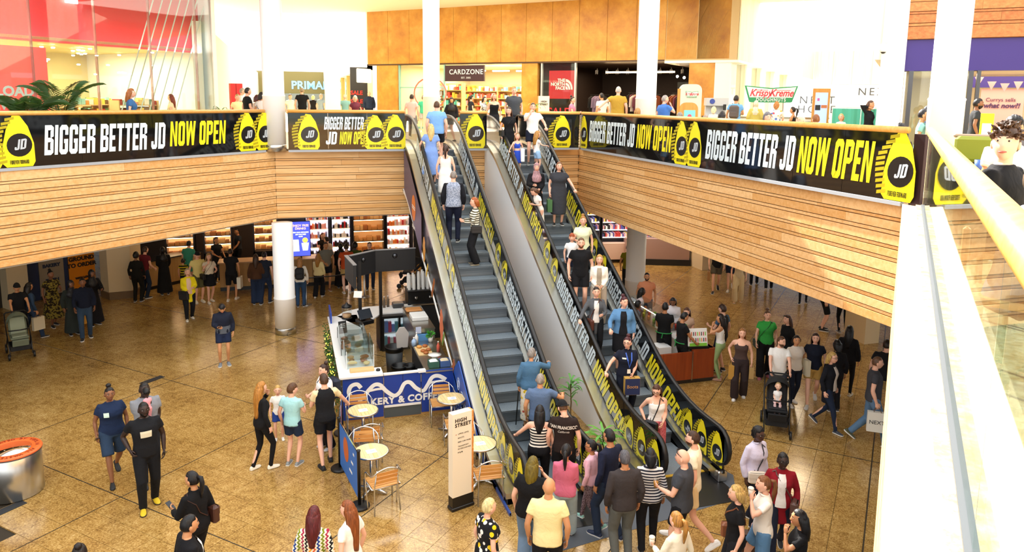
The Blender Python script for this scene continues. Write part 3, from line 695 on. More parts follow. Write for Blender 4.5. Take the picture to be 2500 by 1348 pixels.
# --- red glass-fronted shop on the left
Q = ((-2.6, 27.4, H), -135)
REDW = mat('bulkhead_red', 'e62a34', .5)
rt_ = MB(*Q).bb(-.35, 19, -.9, -.6, 2.95, 6.2).build('wall_red_shop', REDW, kind='structure')
MB(*Q).bb(-.35, 19, -7, -.6, 3.0, 3.08).build('shop_ceiling', mat('ceil_straw', 'dcc987', .6), rt_)
MB(*Q).bb(-.35, 19, -7.1, -7, 0, 6).build('shop_back', mat('back_straw', 'e2cf9a', .7), rt_)
MB(*Q).bb(4.0, 19, -4.0, -3.9, 0, 2.2).build('grey_lining', mat('lining_grey', 'b9b6ad', .7), rt_)
MB(*Q).bb(-.45, -.3, -7, .06, 0, 7).build('end_wall', WHITE, rt_)
xs = [-.3, .29, 2.01, 3.79, 5.62, 7.4, 9.2, 11, 12.8, 14.6, 16.4]
wr = MB(*Q).bb(xs[0], xs[1] - .01, -.01, .01, 0, 6.2).build('window_3', GLASS, kind='structure')
for a, b in zip(xs[1:], xs[2:]): MB(*Q).bb(a + .005, b - .005, -.01, .01, 0, 6.2).build('pane', GLASS, wr)
for a in xs[1:]: MB(*Q).bb(a - .015, a + .015, -.1, -.012, 0, 6.2).build('glass_fin', mat('fin_tint', 'c98b80', .2, alpha=.6), wr)
light('red_shop_lamp', 'AREA', ptw(Q, 5, -3.5, 2.9), 520, (1, .86, .6), 9, 4, (0, 0, R(-135)))
light('red_bulkhead_lamp', 'AREA', ptw(Q, 6, -.25, 2.9), 60, (1, .9, .85), 12, .2, (R(180), 0, R(-135)))
ps = MB(*Q).bb(5.2, 8.9, -.16, -.12, -.05, 2.75).build('poster', glow('poster_coral', 'f0554c', .55), label='coral app poster behind the glass of the red shop', cat='poster')  # printed poster with a glow added to brighten it behind the glass
lx = Vector((.7071, .7071, 0))
for i, s in enumerate(('DOWNLOAD', 'NEW APP', 'FOR')):
    text(s, ptw(Q, [5.62, 5.45, 6.3][i], -.1, 1.53 - i * .36), lx, (0, 0, 1), .36, NFW, ps, bold=.014, align='RIGHT')
b = MB(*Q); b.tube([ptw(((0, 0, 0), 0), 0, 0, 0)] * 2, .001, 3) if 0 else None
MB(*Q).bb(3.95, 4.3, -.55, -.5, 4.1, 4.3).build('ceiling_panel', LED, label='bright light panel in the red bulkhead', cat='light')
rnd = random.Random(5)
for i in range(34):
    p = ptw(Q, rnd.uniform(.0, 4.2), rnd.uniform(-6.5, -1.5), rnd.choice((2.9, 2.9, 2.5, 2.2)))
    MB().lathe([(0, 0), (.05, 0), (.06, .04), (0, .05)], p, 8).build('downlight', LED, label='small warm ceiling spot inside the red shop', cat='light', group='red shop ceiling spots')
RETM = [mat('r_red', 'a83226', .6), mat('r_orange', 'd98a3c', .6), mat('r_white', 'efe6d2', .6), mat('r_brown', '6e4a2c', .6), mat('r_green', '5d7a4a', .6), mat('r_teal', '8fc0b6', .6), mat('r_yel', 'e2c04c', .6)]
for i, (x0, x1, y) in enumerate(((.3, 1.8, -2.6), (2.0, 3.6, -3.2), (.2, 1.6, -5.0), (2.0, 3.8, -5.4), (1.1, 2.6, -4.1))):
    shelf_unit(['stocked display stand by the end of the red shop window', 'stocked display stand behind the woman in blue', 'rear display stand at the red shop end', 'rear display stand in the middle of the red shop', 'display island between the red shop stands'][i], Q, x0, x1, y, y + .5, [.25, .55, .85, 1.15], 1.3, mat('r_body', 'c9a878', .6), RETM, 60 + i, (.1, .25), (.08, .2), back=False)
for i in range(7):   # slanted white reflections in the glazing, modelled as thin pale rods
    x = .1 + i * .32
    MB().tube([ptw(Q, x + .95, -.3, .9), ptw(Q, x - .75, -.3, 5.4)], .02, 5).build('roof_stay', mat('stay_pale', 'dfe6dd', .4), label=ORD[i] + ' pale slanted stay from the right end of the red shop glass', cat='stay', group='slanted stays')
# --- street to the right
K = ((17.2, 25.8, H), 45)
BIRCH = wood('birch_panel', 'e8d3ab', 'f6ead0', .5, .5, 2)
rr_ = MB(*K).bb(0, 26, .06, 3, 3.15, 6.4).build('wall_right_street', mat('birch_core', 'cbb489', .7), kind='structure')
pieces(rr_, K, 'birch_board', 13, 0, 26, 0, .05, 3.15, 6.4, BIRCH)
MB(*K).bb(0, 26, 0, 3, 3.05, 3.15).build('soffit_strip', WHITE, rr_)
MB(*K).bb(.1, 26, .9, 1.0, 0, 3.1).build('lit_lining', glow('lit_window', 'fffaf2', 1.0), rr_)  # glowing surface added behind the panes to make the interior white
for x in (2.0, 5.6, 9.5, 14): MB(*K).bb(x, x + .3, .1, .5, 0, 3.1).build('post', BIRCH, rr_)
for a, b in ((.2, 2), (2.3, 5.6), (5.9, 9.5), (9.8, 14)): MB(*K).bb(a, b, .28, .3, 0, 3.1).build('pane', clear_glass('bright_glass', 'f4faf8'), rr_)
E_ = ((35.6, 44.2, H), -45)
re_ = MB(*E_).bb(0, 9, .06, .3, 0, 5.1).build('wall_right_end', WHITE, kind='structure')
pieces(re_, E_, 'birch_board', 6, 0, 7.4, 0, .05, 2.8, 5.1, BIRCH)
nx = mat('sign_ink', '3a3d40', .5)
light('right_street_lamp', 'AREA', ptw(K, 9, -2.5, 9), 900, (1, .97, .92), 14, 4, (0, 0, R(45)))  # fill light added to whiten the street fronts, no fitting modelled

text('NEXT', ptw(E_, 4.05, -.06, 2.3), ux, (0, 0, 1), .72, nx, re_, space=1.35)
text('PRIMARK', ptw(E_, 1.2, -.06, 2.36), ux, (0, 0, 1), .5, mat('sign_pale', 'cfe6ea', .5), re_, space=1.25)
text('NEXT', ptw(E_, .35, -.06, 1.7), ux, (0, 0, 1), .75, nx, re_, space=1.35)
text('HOME', ptw(E_, .35, -.06, 1.05), ux, (0, 0, 1), .75, nx, re_, space=1.35)
# --- purple shop on the right
V = ((14.85, 15.15, H), -45)
PURP = mat('purple_fascia', '38267a', .5)
rv = MB(*V).bb(-.1, 12, .1, .6, 2.3, 3.1).build('wall_purple_shop', PURP, kind='structure')
MB(*V).bb(-.5, .05, -.05, 1.0, 0, 7.5).build('white_pier', WHITE, rv)
MB(*V).bb(-.66, -.5, .3, 9, 2.6, 7.5).build('side_panel', BIRCH, rv)
fascia('wall_upper_right', tuple(ptw(V, .0, .02, 0).xy), tuple(ptw(V, 12, .02, 0).xy), SLATD, 9, z1=H + 6.2, hs=[.2, .06, .16, .05, .2, .07, .22, .05, .18, .06, .2, .05, .17, .06, .2, .06, .22, .05, .2, .06, .3])
room('wall_purple_interior', V, .2, 12, 6, 2.35, CREAM, mat('shop_floor_grey', '9b9690', .5))
light('purple_shop_lamp', 'AREA', ptw(V, 3.5, 2.6, 2.25), 130, (1, .85, .68), 5, 3.5, (0, 0, R(-45)))
fr_ = MB(*V); [fr_.bb(*a) for a in ((.16, .26, .1, .3, 0, 2.3), (1.45, 1.55, .1, .3, 0, 2.3), (1.62, 1.7, .05, .3, 0, 2.3))]
fr_.build('door_frame', DARKSTEEL, rv)
MB(*V).bb(.26, 1.45, .18, .2, 0, 2.3).build('pane', GLASS, rv)
pk = MB(*V).bb(1.95, 2.95, 3.0, 3.06, .75, 1.92).build('poster', mat('poster_pink', 'e8a79c', .6), label='pink wall poster asking what now inside the purple shop', cat='poster')
text('Currys sells', ptw(V, 2.42, 2.98, 1.62), ux, (0, 0, 1), .145, mat('ink_purple', '4a2a52', .5), pk)
text('what now?!', ptw(V, 2.45, 2.98, 1.46), ux, (0, 0, 1), .18, mat('ink_purple', '4a2a52', .5), pk, bold=.006, shear=.2)
MB(*V).bb(1.7, 6, 2.9, 3.0, 1.95, 2.25).build('purple_header', PURP, label='deep purple header band inside the purple shop', cat='header')
for i in range(9):
    u = 1.75 + i * .28; z = 2.18 - .16 * math.sin(PI * ((i % 5) / 4)); c = ptw(V, u, 1.2, z)
    m = MB(); m.add([c + ux * -.1, c + ux * .1, c + Vector((0, 0, -.22)), c + ux * -.1 + Vector((.005, .005, 0)), c + ux * .1 + Vector((.005, .005, 0)), c + Vector((.005, .005, -.22))], [(0, 1, 2), (5, 4, 3), (0, 3, 4, 1), (1, 4, 5, 2), (2, 5, 3, 0)])
    m.build('pennant', mat('pennant_pink', 'dcb4b4', .6), label=ORD[i] + ' pink bunting pennant from the left in the purple shop entrance', cat='pennant', group='bunting')
cc = thing('security_camera', 'white dome security camera on the white pier', 'camera', (14.42,15.37,8.11))
m = Vector((14.42,15.37,8.11))
a = MB(); a.tube([m + Vector((.2, .05, .15)), m + Vector((0, 0, .15)), m + Vector((0, 0, .06))], .03, 8); a.build('bracket', WHITE, cc, True)
MB().ball(m, (.11, .11, .12), 14, 9).build('housing', WHITE, cc, True)
MB().ball(m + Vector((0, 0, -.07)), .07, 12, 8).build('dome', BLACK, cc, True)
# ================================================================== ground floor: bakery, kiosk, furniture
NAVY = mat('kiosk_blue', '1c3f9c', .35); WTOP = mat('worktop_white', 'f4f5f4', .3); CWH = mat('print_white', 'f6f6f2', .5)
ACR = clear_glass('acrylic', 'f4f8f8', 1.3, .04)
# --- coffee kiosk
ks = thing('kiosk_counter', 'blue fronted coffee kiosk counter with white worktop beside the escalator', 'counter', (2.1, 14.9, 0))
for n_, x0, x1, z0 in (('front_panel', .93, 1.76, 0.06), ('door', 1.775, 2.17, .3), ('door', 2.18, 2.555, .3), ('front_panel', 2.57, 3.28, .06)):
    MB().bb(x0, x1, 14.86, 14.9, z0, .97).build(n_, NAVY, ks)
MB().bb(1.775, 2.555, 14.85, 14.89, .25, .3).build('kick_strip', CWH, ks); MB().bb(1.775, 2.555, 14.87, 14.9, .02, .25).build('kick_plate', mat('kick_grey', '4b5458', .5), ks)
MB().bb(.93, 3.28, 14.88, 14.9, 0, .06).build('skirting', mat('skirt_oak', 'c49a5c', .5), ks)
for x in (1.768, 2.56): MB().tube([(x, 14.855, .45), (x, 14.855, .62)], .012, 6).build('hinge', STEEL, ks); MB().tube([(x, 14.855, .75), (x, 14.855, .92)], .012, 6).build('hinge', STEEL, ks)
MB().bb(.95, 1.5, 14.9, 19.3, 0, .97).build('side_body', CHAR, ks)
m = MB(); m.bb(.86, 1.76, 14.82, 15.25, .97, 1.01); m.bb(.86, 1.62, 15.25, 19.35, .96, 1.0); m.prism([(1.1, 19.35), (1.62, 18.2), (2.25, 19.3), (3.2, 19.3), (3.2, 20.05), (1.9, 20.05), (1.3, 19.7)], .965, 1.0)
m.build('worktop', WTOP, ks)
MB().bb(1.775, 2.56, 14.84, 14.93, .965, .995).build('door_cap', WTOP, ks); MB().bb(2.5, 2.66, 14.82, 14.94, .96, 1.01).build('end_cap', WTOP, ks)
MB().bb(2.66, 3.28, 14.84, 16.9, .93, .96).build('steel_top', STEEL, ks); MB().bb(2.7, 3.28, 14.92, 16.9, 0, .93).build('right_body', CHAR, ks)
MB().bb(2.2, 3.2, 19.35, 20.0, 0, .965).build('back_body', CHAR, ks); MB().bb(.9, .94, 18.7, 19.5, .9, 1.28).build('side_screen', NAVY, ks)
# painted logo: a wavy brush line over the panels and the words under it
def ribbon(mb, pts, w, y, cl=.0):
    P_ = [Vector((a, b)) for a, b in pts]; L_ = []; R_ = []
    for i, p in enumerate(P_):
        t = (P_[min(i + 1, len(P_) - 1)] - P_[max(i - 1, 0)]).normalized(); nrm = Vector((-t.y, t.x)) * (w / 2)
        L_.append((p.x + nrm.x, y, p.y + nrm.y)); R_.append((p.x - nrm.x, y, p.y - nrm.y))
    n = len(pts); mb.add(L_ + R_, [(i, i + 1, n + i + 1, n + i) for i in range(n - 1)])
def smooth(pts, k=6):
    out = []
    for i in range(len(pts) - 1):
        p0, p1, p2, p3 = pts[max(i - 1, 0)], pts[i], pts[i + 1], pts[min(i + 2, len(pts) - 1)]
        for j in range(k):
            t = j / k; out.append(tuple(.5 * ((2 * p1[c]) + (-p0[c] + p2[c]) * t + (2 * p0[c] - 5 * p1[c] + 4 * p2[c] - p3[c]) * t * t + (-p0[c] + 3 * p1[c] - 3 * p2[c] + p3[c]) * t ** 3) for c in range(len(p1))))
    return out + [pts[-1]]
lg = MB()
ribbon(lg, smooth([(1.3, .74), (1.22, .83), (1.1, .8), (1.05, .68), (1.1, .57), (1.22, .53), (1.36, .56), (1.46, .68), (1.58, .78), (1.7, .76), (1.82, .62), (1.98, .5), (2.1, .56), (2.2, .74), (2.32, .76), (2.45, .62), (2.6, .54), (2.7, .66), (2.8, .82), (2.94, .84), (3.1, .74)]), .085, 14.853)
ribbon(lg, smooth([(1.48, .66), (1.62, .68), (1.74, .68)]), .05, 14.8525); ribbon(lg, smooth([(2.72, .7), (2.9, .72), (3.04, .72)]), .05, 14.8525)
lg.build('brush_logo', CWH, ks)
text('BAKERY & COFFEE', (2.12, 14.853, .4), (1, 0, 0), (0, 0, 1), .2, CWH, ks, bold=.009, space=1.1, extrude=.001)
g = MB(); rnd = random.Random(3)
GREEN = mat('garland_green', '2f5a1e', .6); 
for i in range(700):
    y = rnd.uniform(14.95, 19.0); z = rnd.uniform(.25, .95); x = .84 + rnd.uniform(-.09, .06); d = Vector((rnd.uniform(-1, .3), rnd.uniform(-1, 1), rnd.uniform(-.6, 1))).normalized() * .09; s_ = Vector((rnd.uniform(-1, 1), rnd.uniform(-1, 1), rnd.uniform(-1, 1))).cross(d).normalized() * .016
    c = Vector((x, y, z)); g.add([c, c + d * .5 + s_, c + d, c + d * .5 - s_], [(0, 1, 2, 3)])
gt = thing('garland', 'green leafy garland with fairy lights on the outer side of the kiosk', 'garland', (.84, 17, .25)); g.build('leaves', GREEN, gt, kind='stuff')
f = MB()
for i in range(60): f.ball((.8 + rnd.uniform(-.06, .03), rnd.uniform(15, 18.9), rnd.uniform(.3, .95)), .011, 5, 4)
f.build('fairy_lights', glow('fairy', 'ffe23a', 5), gt, kind='stuff')
PAST = [mat('pastry_gold', 'd89a48', .5), mat('pastry_brown', 'a8602a', .5), mat('pastry_cream', 'efd7a0', .6), mat('pastry_red', 'd8553c', .5)]
def pastry(c, r, k, label, group, rz=0):
    m = MB(c, rz)
    if k == 0: m.tube([(r * 1.3 * math.cos(a), r * 1.1 * math.sin(a), r * .5) for a in (.2, .8, 1.57, 2.3, 2.9)], [r * .2, r * .45, r * .6, r * .45, r * .2], 7)
    elif k == 1: m.ball((0, 0, r * .45), (r, r, r * .5), 10, 6)
    else: m.box((0, 0, r * .35), (r * 2.2, r * 1.5, r * .7), bev=r * .2)
    return m.build('pastry', PAST[rnd.randrange(3)], smooth=True, label=label, cat='pastry', group=group)
def case(x0, x1, y0, y1, z0, h, label, n, nm='pastry_case', frame=False):
    t = thing(nm, label, 'display case', ((x0 + x1) / 2, (y0 + y1) / 2, z0))
    b = MB()
    for a in ((x0, x0 + .006, y0, y1, z0, z0 + h * .75), (x1 - .006, x1, y0, y1, z0, z0 + h), (x0, x1, y0, y0 + .006, z0, z0 + h * .85), (x0, x1, y1 - .006, y1, z0, z0 + h * .85), (x0 + .1, x1, y0, y1, z0 + h - .006, z0 + h)): b.bb(*a)
    b.add([(x0, y0, z0 + h * .75), (x0 + .1, y0, z0 + h), (x0 + .1, y1, z0 + h), (x0, y1, z0 + h * .75)], [(0, 1, 2, 3)])
    b.build('acrylic_box', ACR, t)
    for k in range(1, n): MB().bb(x0 + .02, x1 - .02, y0 + .02, y1 - .02, z0 + h * k / n - .003, z0 + h * k / n + .003).build('tray', ACR, t)
    e = MB()
    for (xa, ya) in ((x0, y0), (x1, y0), (x1, y1), (x0, y1)): e.bb(xa - .006, xa + .006, ya - .006, ya + .006, z0, z0 + h * (.76 if xa == x0 else 1))
    e.build('edge_strip', mat('edge_white', 'e9eeee', .3) if not frame else BLACK, t)
    return t
case(1.05, 1.62, 15.3, 16.1, 1.015, .5, 'clear acrylic pastry case at the near end of the kiosk counter', 3)
case(1.0, 1.6, 16.2, 17.5, 1.005, .36, 'long glass pastry case behind the acrylic case on the kiosk counter', 2, frame=True)
for i in range(6): pastry((1.18 + .3 * (i % 2), 15.45 + .22 * (i // 2), 1.03), .075, i % 3, ORD[i] + ' pastry inside the near acrylic case on the kiosk counter', 'pastries in the near case', i * 40)
for i in range(8): pastry((1.15 + .26 * (i % 2), 16.4 + .28 * (i // 2), 1.02), .09, (i + 1) % 3, ORD[i] + ' pastry inside the long glass case on the kiosk counter', 'pastries in the long case', i * 50)
MB((1.35, 15.12, 1.01)).box((0, 0, .03), (.5, .16, .06), bev=.008).build('sandwich_tray', mat('kraft', 'd9b27a', .7), label='open kraft tray at the near front of the white worktop', cat='tray')
MB((1.68, 15.05, 1.01)).lathe([(.045, 0), (.045, .03), (.03, .045), (0, .045)], n=14).build('cup', BLACK, smooth=True, label='black cup lid on the white worktop corner', cat='lid')
tb = MB((1.15, 17.85, 1.0), 20).box((0, 0, .15), (.2, .02, .3), rx=-12).build('chalk_sign', mat('chalkboard', '1b1c1d', .7), label='small black chalk sign leaning on the kiosk counter', cat='sign')
for i in range(5): MB((1.15, 17.85, 1.0), 20).box((-.01 + .01 * (i % 2), -.013 + (.15 - .24 + .045 * i) * .21, .24 - .045 * i), (.11 - .02 * (i % 2), .004, .014), rx=-12).build('chalk_line', CWH, tb)
ds = thing('drink_dispenser', 'glass drink dispenser with black lid at the far left kiosk corner', 'dispenser', (1.34, 19.05, 1.0))
MB().lathe([(.13, 0), (.14, .03), (.12, .04)], (1.34, 19.05, 1.0), 16).build('stand', BLACK, ds, True); MB().lathe([(.125, .04), (.13, .3), (.125, .31)], (1.34, 19.05, 1.0), 18).build('jar', ACR, ds, True)
MB().lathe([(.115, .045), (.118, .13), (0, .13)], (1.34, 19.05, 1.0), 16).build('drink', mat('peach_drink', 'd8a878', .3), ds, True); MB().lathe([(.135, .31), (.12, .36), (.04, .39), (.03, .43), (0, .43)], (1.34, 19.05, 1.0), 16).build('lid', BLACK, ds, True)
po = thing('till', 'black touch screen till on the kiosk corner worktop', 'till', (1.75, 18.55, 1.0)); MB((1.75, 18.55, 1.0), 25).box((0, 0, .05), (.34, .36, .1), bev=.01).build('cash_drawer', BLACK, po)
MB((1.75, 18.55, 1.0), 25).box((0, -.02, .24), (.36, .03, .26), rx=-35).build('screen', mat('screen_dark', '2c3138', .1), po); MB((1.75, 18.55, 1.0), 25).box((0, .04, .14), (.06, .08, .12)).build('screen_stand', BLACK, po)
# overhead menu boards on posts
for p, lb in (((1.66, 18.75), 'near left'), ((2.24, 19.2), 'rear')):
    MB().bb(p[0] - .04, p[0] + .04, p[1] - .04, p[1] + .04, 0, 2.6).build('menu_post', BLACK, label='%s black square post carrying the kiosk menu screens' % lb, cat='post')
for (cx, cy, w, rz, lb) in ((1.38, 18.05, 1.15, 96, 'seen from its edge at the left'), (1.75, 18.85, .86, 38, 'angled in the middle'), (2.62, 19.15, 1.1, 2, 'facing away at the right')):
    t = thing('menu_screen', 'black overhead menu screen %s of the kiosk' % lb, 'screen', (cx, cy, 2.25), group='kiosk menu screens')
    MB((cx, cy, 2.2), rz).box((0, 0, .28), (w, .07, .58), bev=.01).build('screen_body', mat('screen_black', '17181b', .5), t); MB((cx, cy, 2.2), rz).box((0, 0, .575), (w + .02, .09, .02)).build('top_rail', mat('rail_grey', '7d7f82', .4), t)
    MB((cx, cy, 2.2), rz).lathe([(.07, 0), (.05, .03), (0, .045)], (0, 0, 0), 12, tf=lambda v: (v[0], -.035 - v[2], .4 + v[1])).build('mount_knob', DARKSTEEL, t, True)
MB((1.5, 17.48, 2.05), 8).box((0, 0, 0), (.2, .01, .16), ry=8).build('hanging_card', CWH, label='white paper card hanging below the left menu screen', cat='card')
# fridge and stainless units
fz = thing('bottle_fridge', 'black under-counter fridge with glass doors full of milk and bottles', 'fridge', (2.72, 19.1, 0))
b = MB(); [b.bb(*a) for a in ((2.25, 3.2, 19.1, 19.34, 0, .1), (2.25, 3.2, 19.1, 19.34, .9, .96), (2.25, 2.31, 19.1, 19.34, .1, .9), (3.14, 3.2, 19.1, 19.34, .1, .9), (2.7, 2.75, 19.1, 19.34, .1, .9))]; b.build('fridge_body', BLACK, fz)
MB().bb(2.31, 3.14, 19.3, 19.34, .1, .9).build('lining', glow('fridge_lining', 'dfe9ee', .35), fz)
for x0, x1 in ((2.31, 2.7), (2.75, 3.14)): MB().bb(x0, x1, 19.09, 19.1, .1, .9).build('glass_door', ACR, fz)
g = MB(); rnd = random.Random(8)
for z in (.12, .5): goods(g, rnd, 2.33, 3.12, 19.16, 19.28, z, .15, .3, .07, .11, 6)
g.build('goods', [mat('milk_white', 'e8ecef', .4), mat('b_pink', 'c2486a', .4), mat('b_green', '7fae3a', .4), mat('b_teal', '5a98a8', .4), mat('b_blue', '6f86c8', .4), mat('b_orange', 'd8924a', .4)], fz, kind='stuff'); MB().bb(2.31, 3.14, 19.14, 19.3, .47, .49).build('shelf', WTOP, fz)
su = thing('prep_unit', 'tall stainless steel prep unit against the escalator side', 'cabinet', (3.0, 17.6, 0)); MB().bb(2.78, 3.26, 16.95, 18.9, 0, 1.22).build('steel_body', STEEL, su); MB().bb(2.76, 3.27, 16.93, 18.92, 1.22, 1.25).build('steel_lid', STEEL, su); MB().bb(2.77, 2.78, 17.0, 17.9, .5, .53).build('handle', CHROME, su)
MB((2.75, 16.9, 1.02), 0).box((.22, .0, .0), (.34, .02, .22), bev=.01).build('blue_board', mat('board_blue', '5e9bd6', .5), label='blue chopping board propped against the steel unit', cat='board')
MB((2.86, 16.92, 1.1)).box((0, 0, .12), (.13, .012, .16)).build('paper_notice', mat('paper_lilac', 'c8d2ec', .6), label='pale blue paper notice on the steel unit', cat='notice')
MB((3.02, 17.8, 1.25)).box((0, 0, .05), (.4, .5, .1), bev=.01).build('white_carton', CWH, label='flat white carton on top of the steel unit', cat='box')
MB((3.0, 18.45, 1.25)).box((0, 0, .04), (.42, .3, .07), bev=.03).build('wooden_board', mat('board_oak', 'c8894a', .5), label='rounded wooden board on top of the steel unit', cat='board')
MB((2.85, 16.15, .96)).box((0, 0, .01), (.34, .62, .02), bev=.005).build('burger_board', mat('board_maple', 'dfbf86', .5), label='maple board of buns on the steel counter', cat='board')
for i, (x, y) in enumerate(((2.78, 16.35), (2.92, 16.38), (2.82, 16.05), (2.95, 16.1), (2.86, 15.9))): pastry((x, y, .98), .065, 1, ORD[i] + ' golden bun on the maple board', 'buns on the board')
pt = thing('plate', 'white round plate with leftovers on the steel counter', 'plate', (2.98, 15.5, .96)); MB((2.98, 15.5, 1.06)).lathe([(.05, 0), (.07, .0), (.14, .025), (.15, .03), (.06, .012), (0, .01)], n=24).build('dish', CWH, pt, True); MB((2.98, 15.5, .96)).lathe([(.07, 0), (.06, .1)], n=14).build('foot_stack', CWH, pt, True)
for i, (x, y, c1, lb) in enumerate(((2.88, 15.12, '3d6b5a', 'green wire basket of cups at the front of the steel counter'), (3.12, 15.12, '4c6ea8', 'blue lidded crate of flatbreads at the front of the steel counter'))):
    t = thing('basket', lb, 'basket', (x, y, .96)); b = MB((x, y, .96))
    for a in ((-.11, -.1, -.1, .1), (.1, .11, -.1, .1), (-.11, .11, -.11, -.1), (-.11, .11, .1, .11)): b.bb(a[0], a[1], a[2], a[3], 0, .14)
    b.bb(-.11, .11, -.11, .11, 0, .01); b.build('basket_wall', mat('bask%d' % i, c1, .5, alpha=.75), t)
    MB((x, y, .96)).box((0, 0, .11), (.19, .19, .08), bev=.03).build('contents', mat('cont%d' % i, 'e9ebec' if i == 0 else 'dccaa6', .6), t)
bp = thing('basil_pot', 'small potted basil on the steel counter by the escalator', 'plant', (3.12, 16.75, .96)); MB((3.12, 16.75, .96)).lathe([(.05, 0), (.065, .12), (.055, .12), (.05, .1), (0, .1)], n=12).build('pot', CWH, bp, True)
def leafball(mb, c, r, n, ln, w, rnd, up=.3):
    for i in range(n):
        d = Vector((rnd.gauss(0, 1), rnd.gauss(0, 1), rnd.gauss(up, .8))).normalized(); p = Vector(c) + d * r * rnd.uniform(.2, 1); s_ = d.cross(Vector((rnd.gauss(0, 1), rnd.gauss(0, 1), 1))).normalized() * w
        mb.add([p, p + d * ln * .5 + s_, p + d * ln, p + d * ln * .5 - s_], [(0, 1, 2, 3)])
m = MB(); leafball(m, (3.12, 16.75, 1.14), .08, 90, .06, .02, rnd); m.build('foliage', mat('basil', '3f9a2a', .5), bp, kind='stuff')
def bottle(x, y, z, h, r, m_, label, grp=None, cap=BLACK):
    t = thing('bottle', label, 'bottle', (x, y, z), group=grp); MB((x, y, z)).lathe([(r, 0), (r, h * .6), (r * .4, h * .78), (r * .36, h * .9)], n=12).build('glass_body', m_, t, True); MB((x, y, z)).lathe([(r * .42, h * .9), (r * .42, h), (0, h)], n=10).build('cap', cap, t, True)
bottle(3.16, 16.0, .96, .26, .04, mat('sauce_red', 'd5604c', .3), 'red sauce bottle on the steel counter', cap=CWH); bottle(2.78, 16.72, .96, .28, .045, CWH, 'tall white squeezy bottle on the steel counter', cap=CWH); bottle(2.7, 16.6, .96, .2, .06, mat('milk_blue', 'a9c6e8', .3), 'blue and white milk carton bottle on the steel counter', cap=CWH)
for i in range(3): bottle(2.3 + .11 * i, 19.8 + .05 * i, 1.0, .32, .04, mat('syrup', '6b5a48', .15), ['left', 'middle', 'right'][i] + ' syrup pump bottle on the back worktop', 'syrup bottles', CHROME)
gr = thing('scale', 'black weighing scale with pastries on the back worktop', 'scale', (2.78, 19.8, 1.0)); MB((2.78, 19.8, 1.0)).box((0, 0, .06), (.3, .26, .12), bev=.01).build('scale_body', DARKSTEEL, gr); MB((2.78, 19.8, 1.0)).box((0, 0, .13), (.28, .24, .012)).build('scale_plate', STEEL, gr)
es = thing('espresso_machine', 'black espresso machine with stacks of white cups at the kiosk rear', 'coffee machine', (3.5, 20.2, 1.0))
MB().bb(3.08, 3.95, 19.9, 20.45, .97, 1.38, bev=.02).build('machine_body', BLACK, es); MB().bb(3.06, 3.97, 19.88, 20.47, 1.38, 1.41).build('cup_rail', DARKSTEEL, es); MB().bb(3.15, 3.9, 19.8, 19.92, 1.0, 1.04).build('drip_tray', STEEL, es)
for x in (3.3, 3.7): MB().tube([(x, 19.86, 1.2), (x, 19.72, 1.18)], .022, 8).build('group_handle', BLACK, es); MB().lathe([(.04, 0), (.04, .05)], (x, 19.86, 1.2), 10).build('group_head', CHROME, es)
MB().bb(3.0, 4.1, 19.85, 20.5, 0, .97).build('machine_bench', CHAR, es)
k = 0
for i in range(12):
    x = 3.14 + .13 * (i % 6); y = 20.02 + .2 * (i // 6); h = [.34, .36, .42, .44, .4, .26][i % 6]; m = MB((x, y, 1.412))
    pr = []; z = 0
    while z < h: pr += [(.042, z), (.046, z + .02), (.04, z + .021)]; z += .026
    pr.append((.03, z + .07)); pr.append((0, z + .07)); m.lathe(pr, n=10)
    m.build('cup_stack', CWH if i % 6 not in (2,) or i < 6 else CHAR, smooth=False, label=ORD[i] + ' upturned paper cup stack on the espresso machine', cat='cups', group='cup stacks on the espresso machine')
def bin_(x, y, r, h, label, bag):
    t = thing('waste_bin', label, 'bin', (x, y, 0)); MB((x, y, 0)).lathe([(r * .8, 0), (r, h), (r * .92, h), (r * .7, .1), (0, .1)], n=18).build('bin_body', mat('bin_grey', '4d5155', .5) if not bag else CHAR, t, True)
    pr = [(r * 1.02, h - .1 - .02 * 0), (r * 1.06, h), (r * 1.0, h + .02), (r * .9, h), (r * .6, h - .2), (0, h - .22)]; MB((x, y, 0)).lathe(pr, n=18).build('bin_liner', RUBBER, t, True)
bin_(2.32, 17.25, .22, .75, 'tall grey bin standing inside the kiosk', False); bin_(2.35, 16.6, .19, .5, 'short bin with black liner nearer the kiosk door', True); bin_(2.58, 16.55, .15, .5, 'black bin tight against the steel counter', True)
jk = MB((2.5, 17.15, .75)); jk.prism([(-.13, 0), (.13, 0), (.16, .35), (.06, .5), (-.06, .5), (-.15, .35)], -.03, .03, tf=lambda v: (v[0], v[2], v[1])); jk.build('hung_cloth', mat('cloth_grey', 'b9b4b0', .9), label='grey cloth hanging over the kiosk bin', cat='cloth')
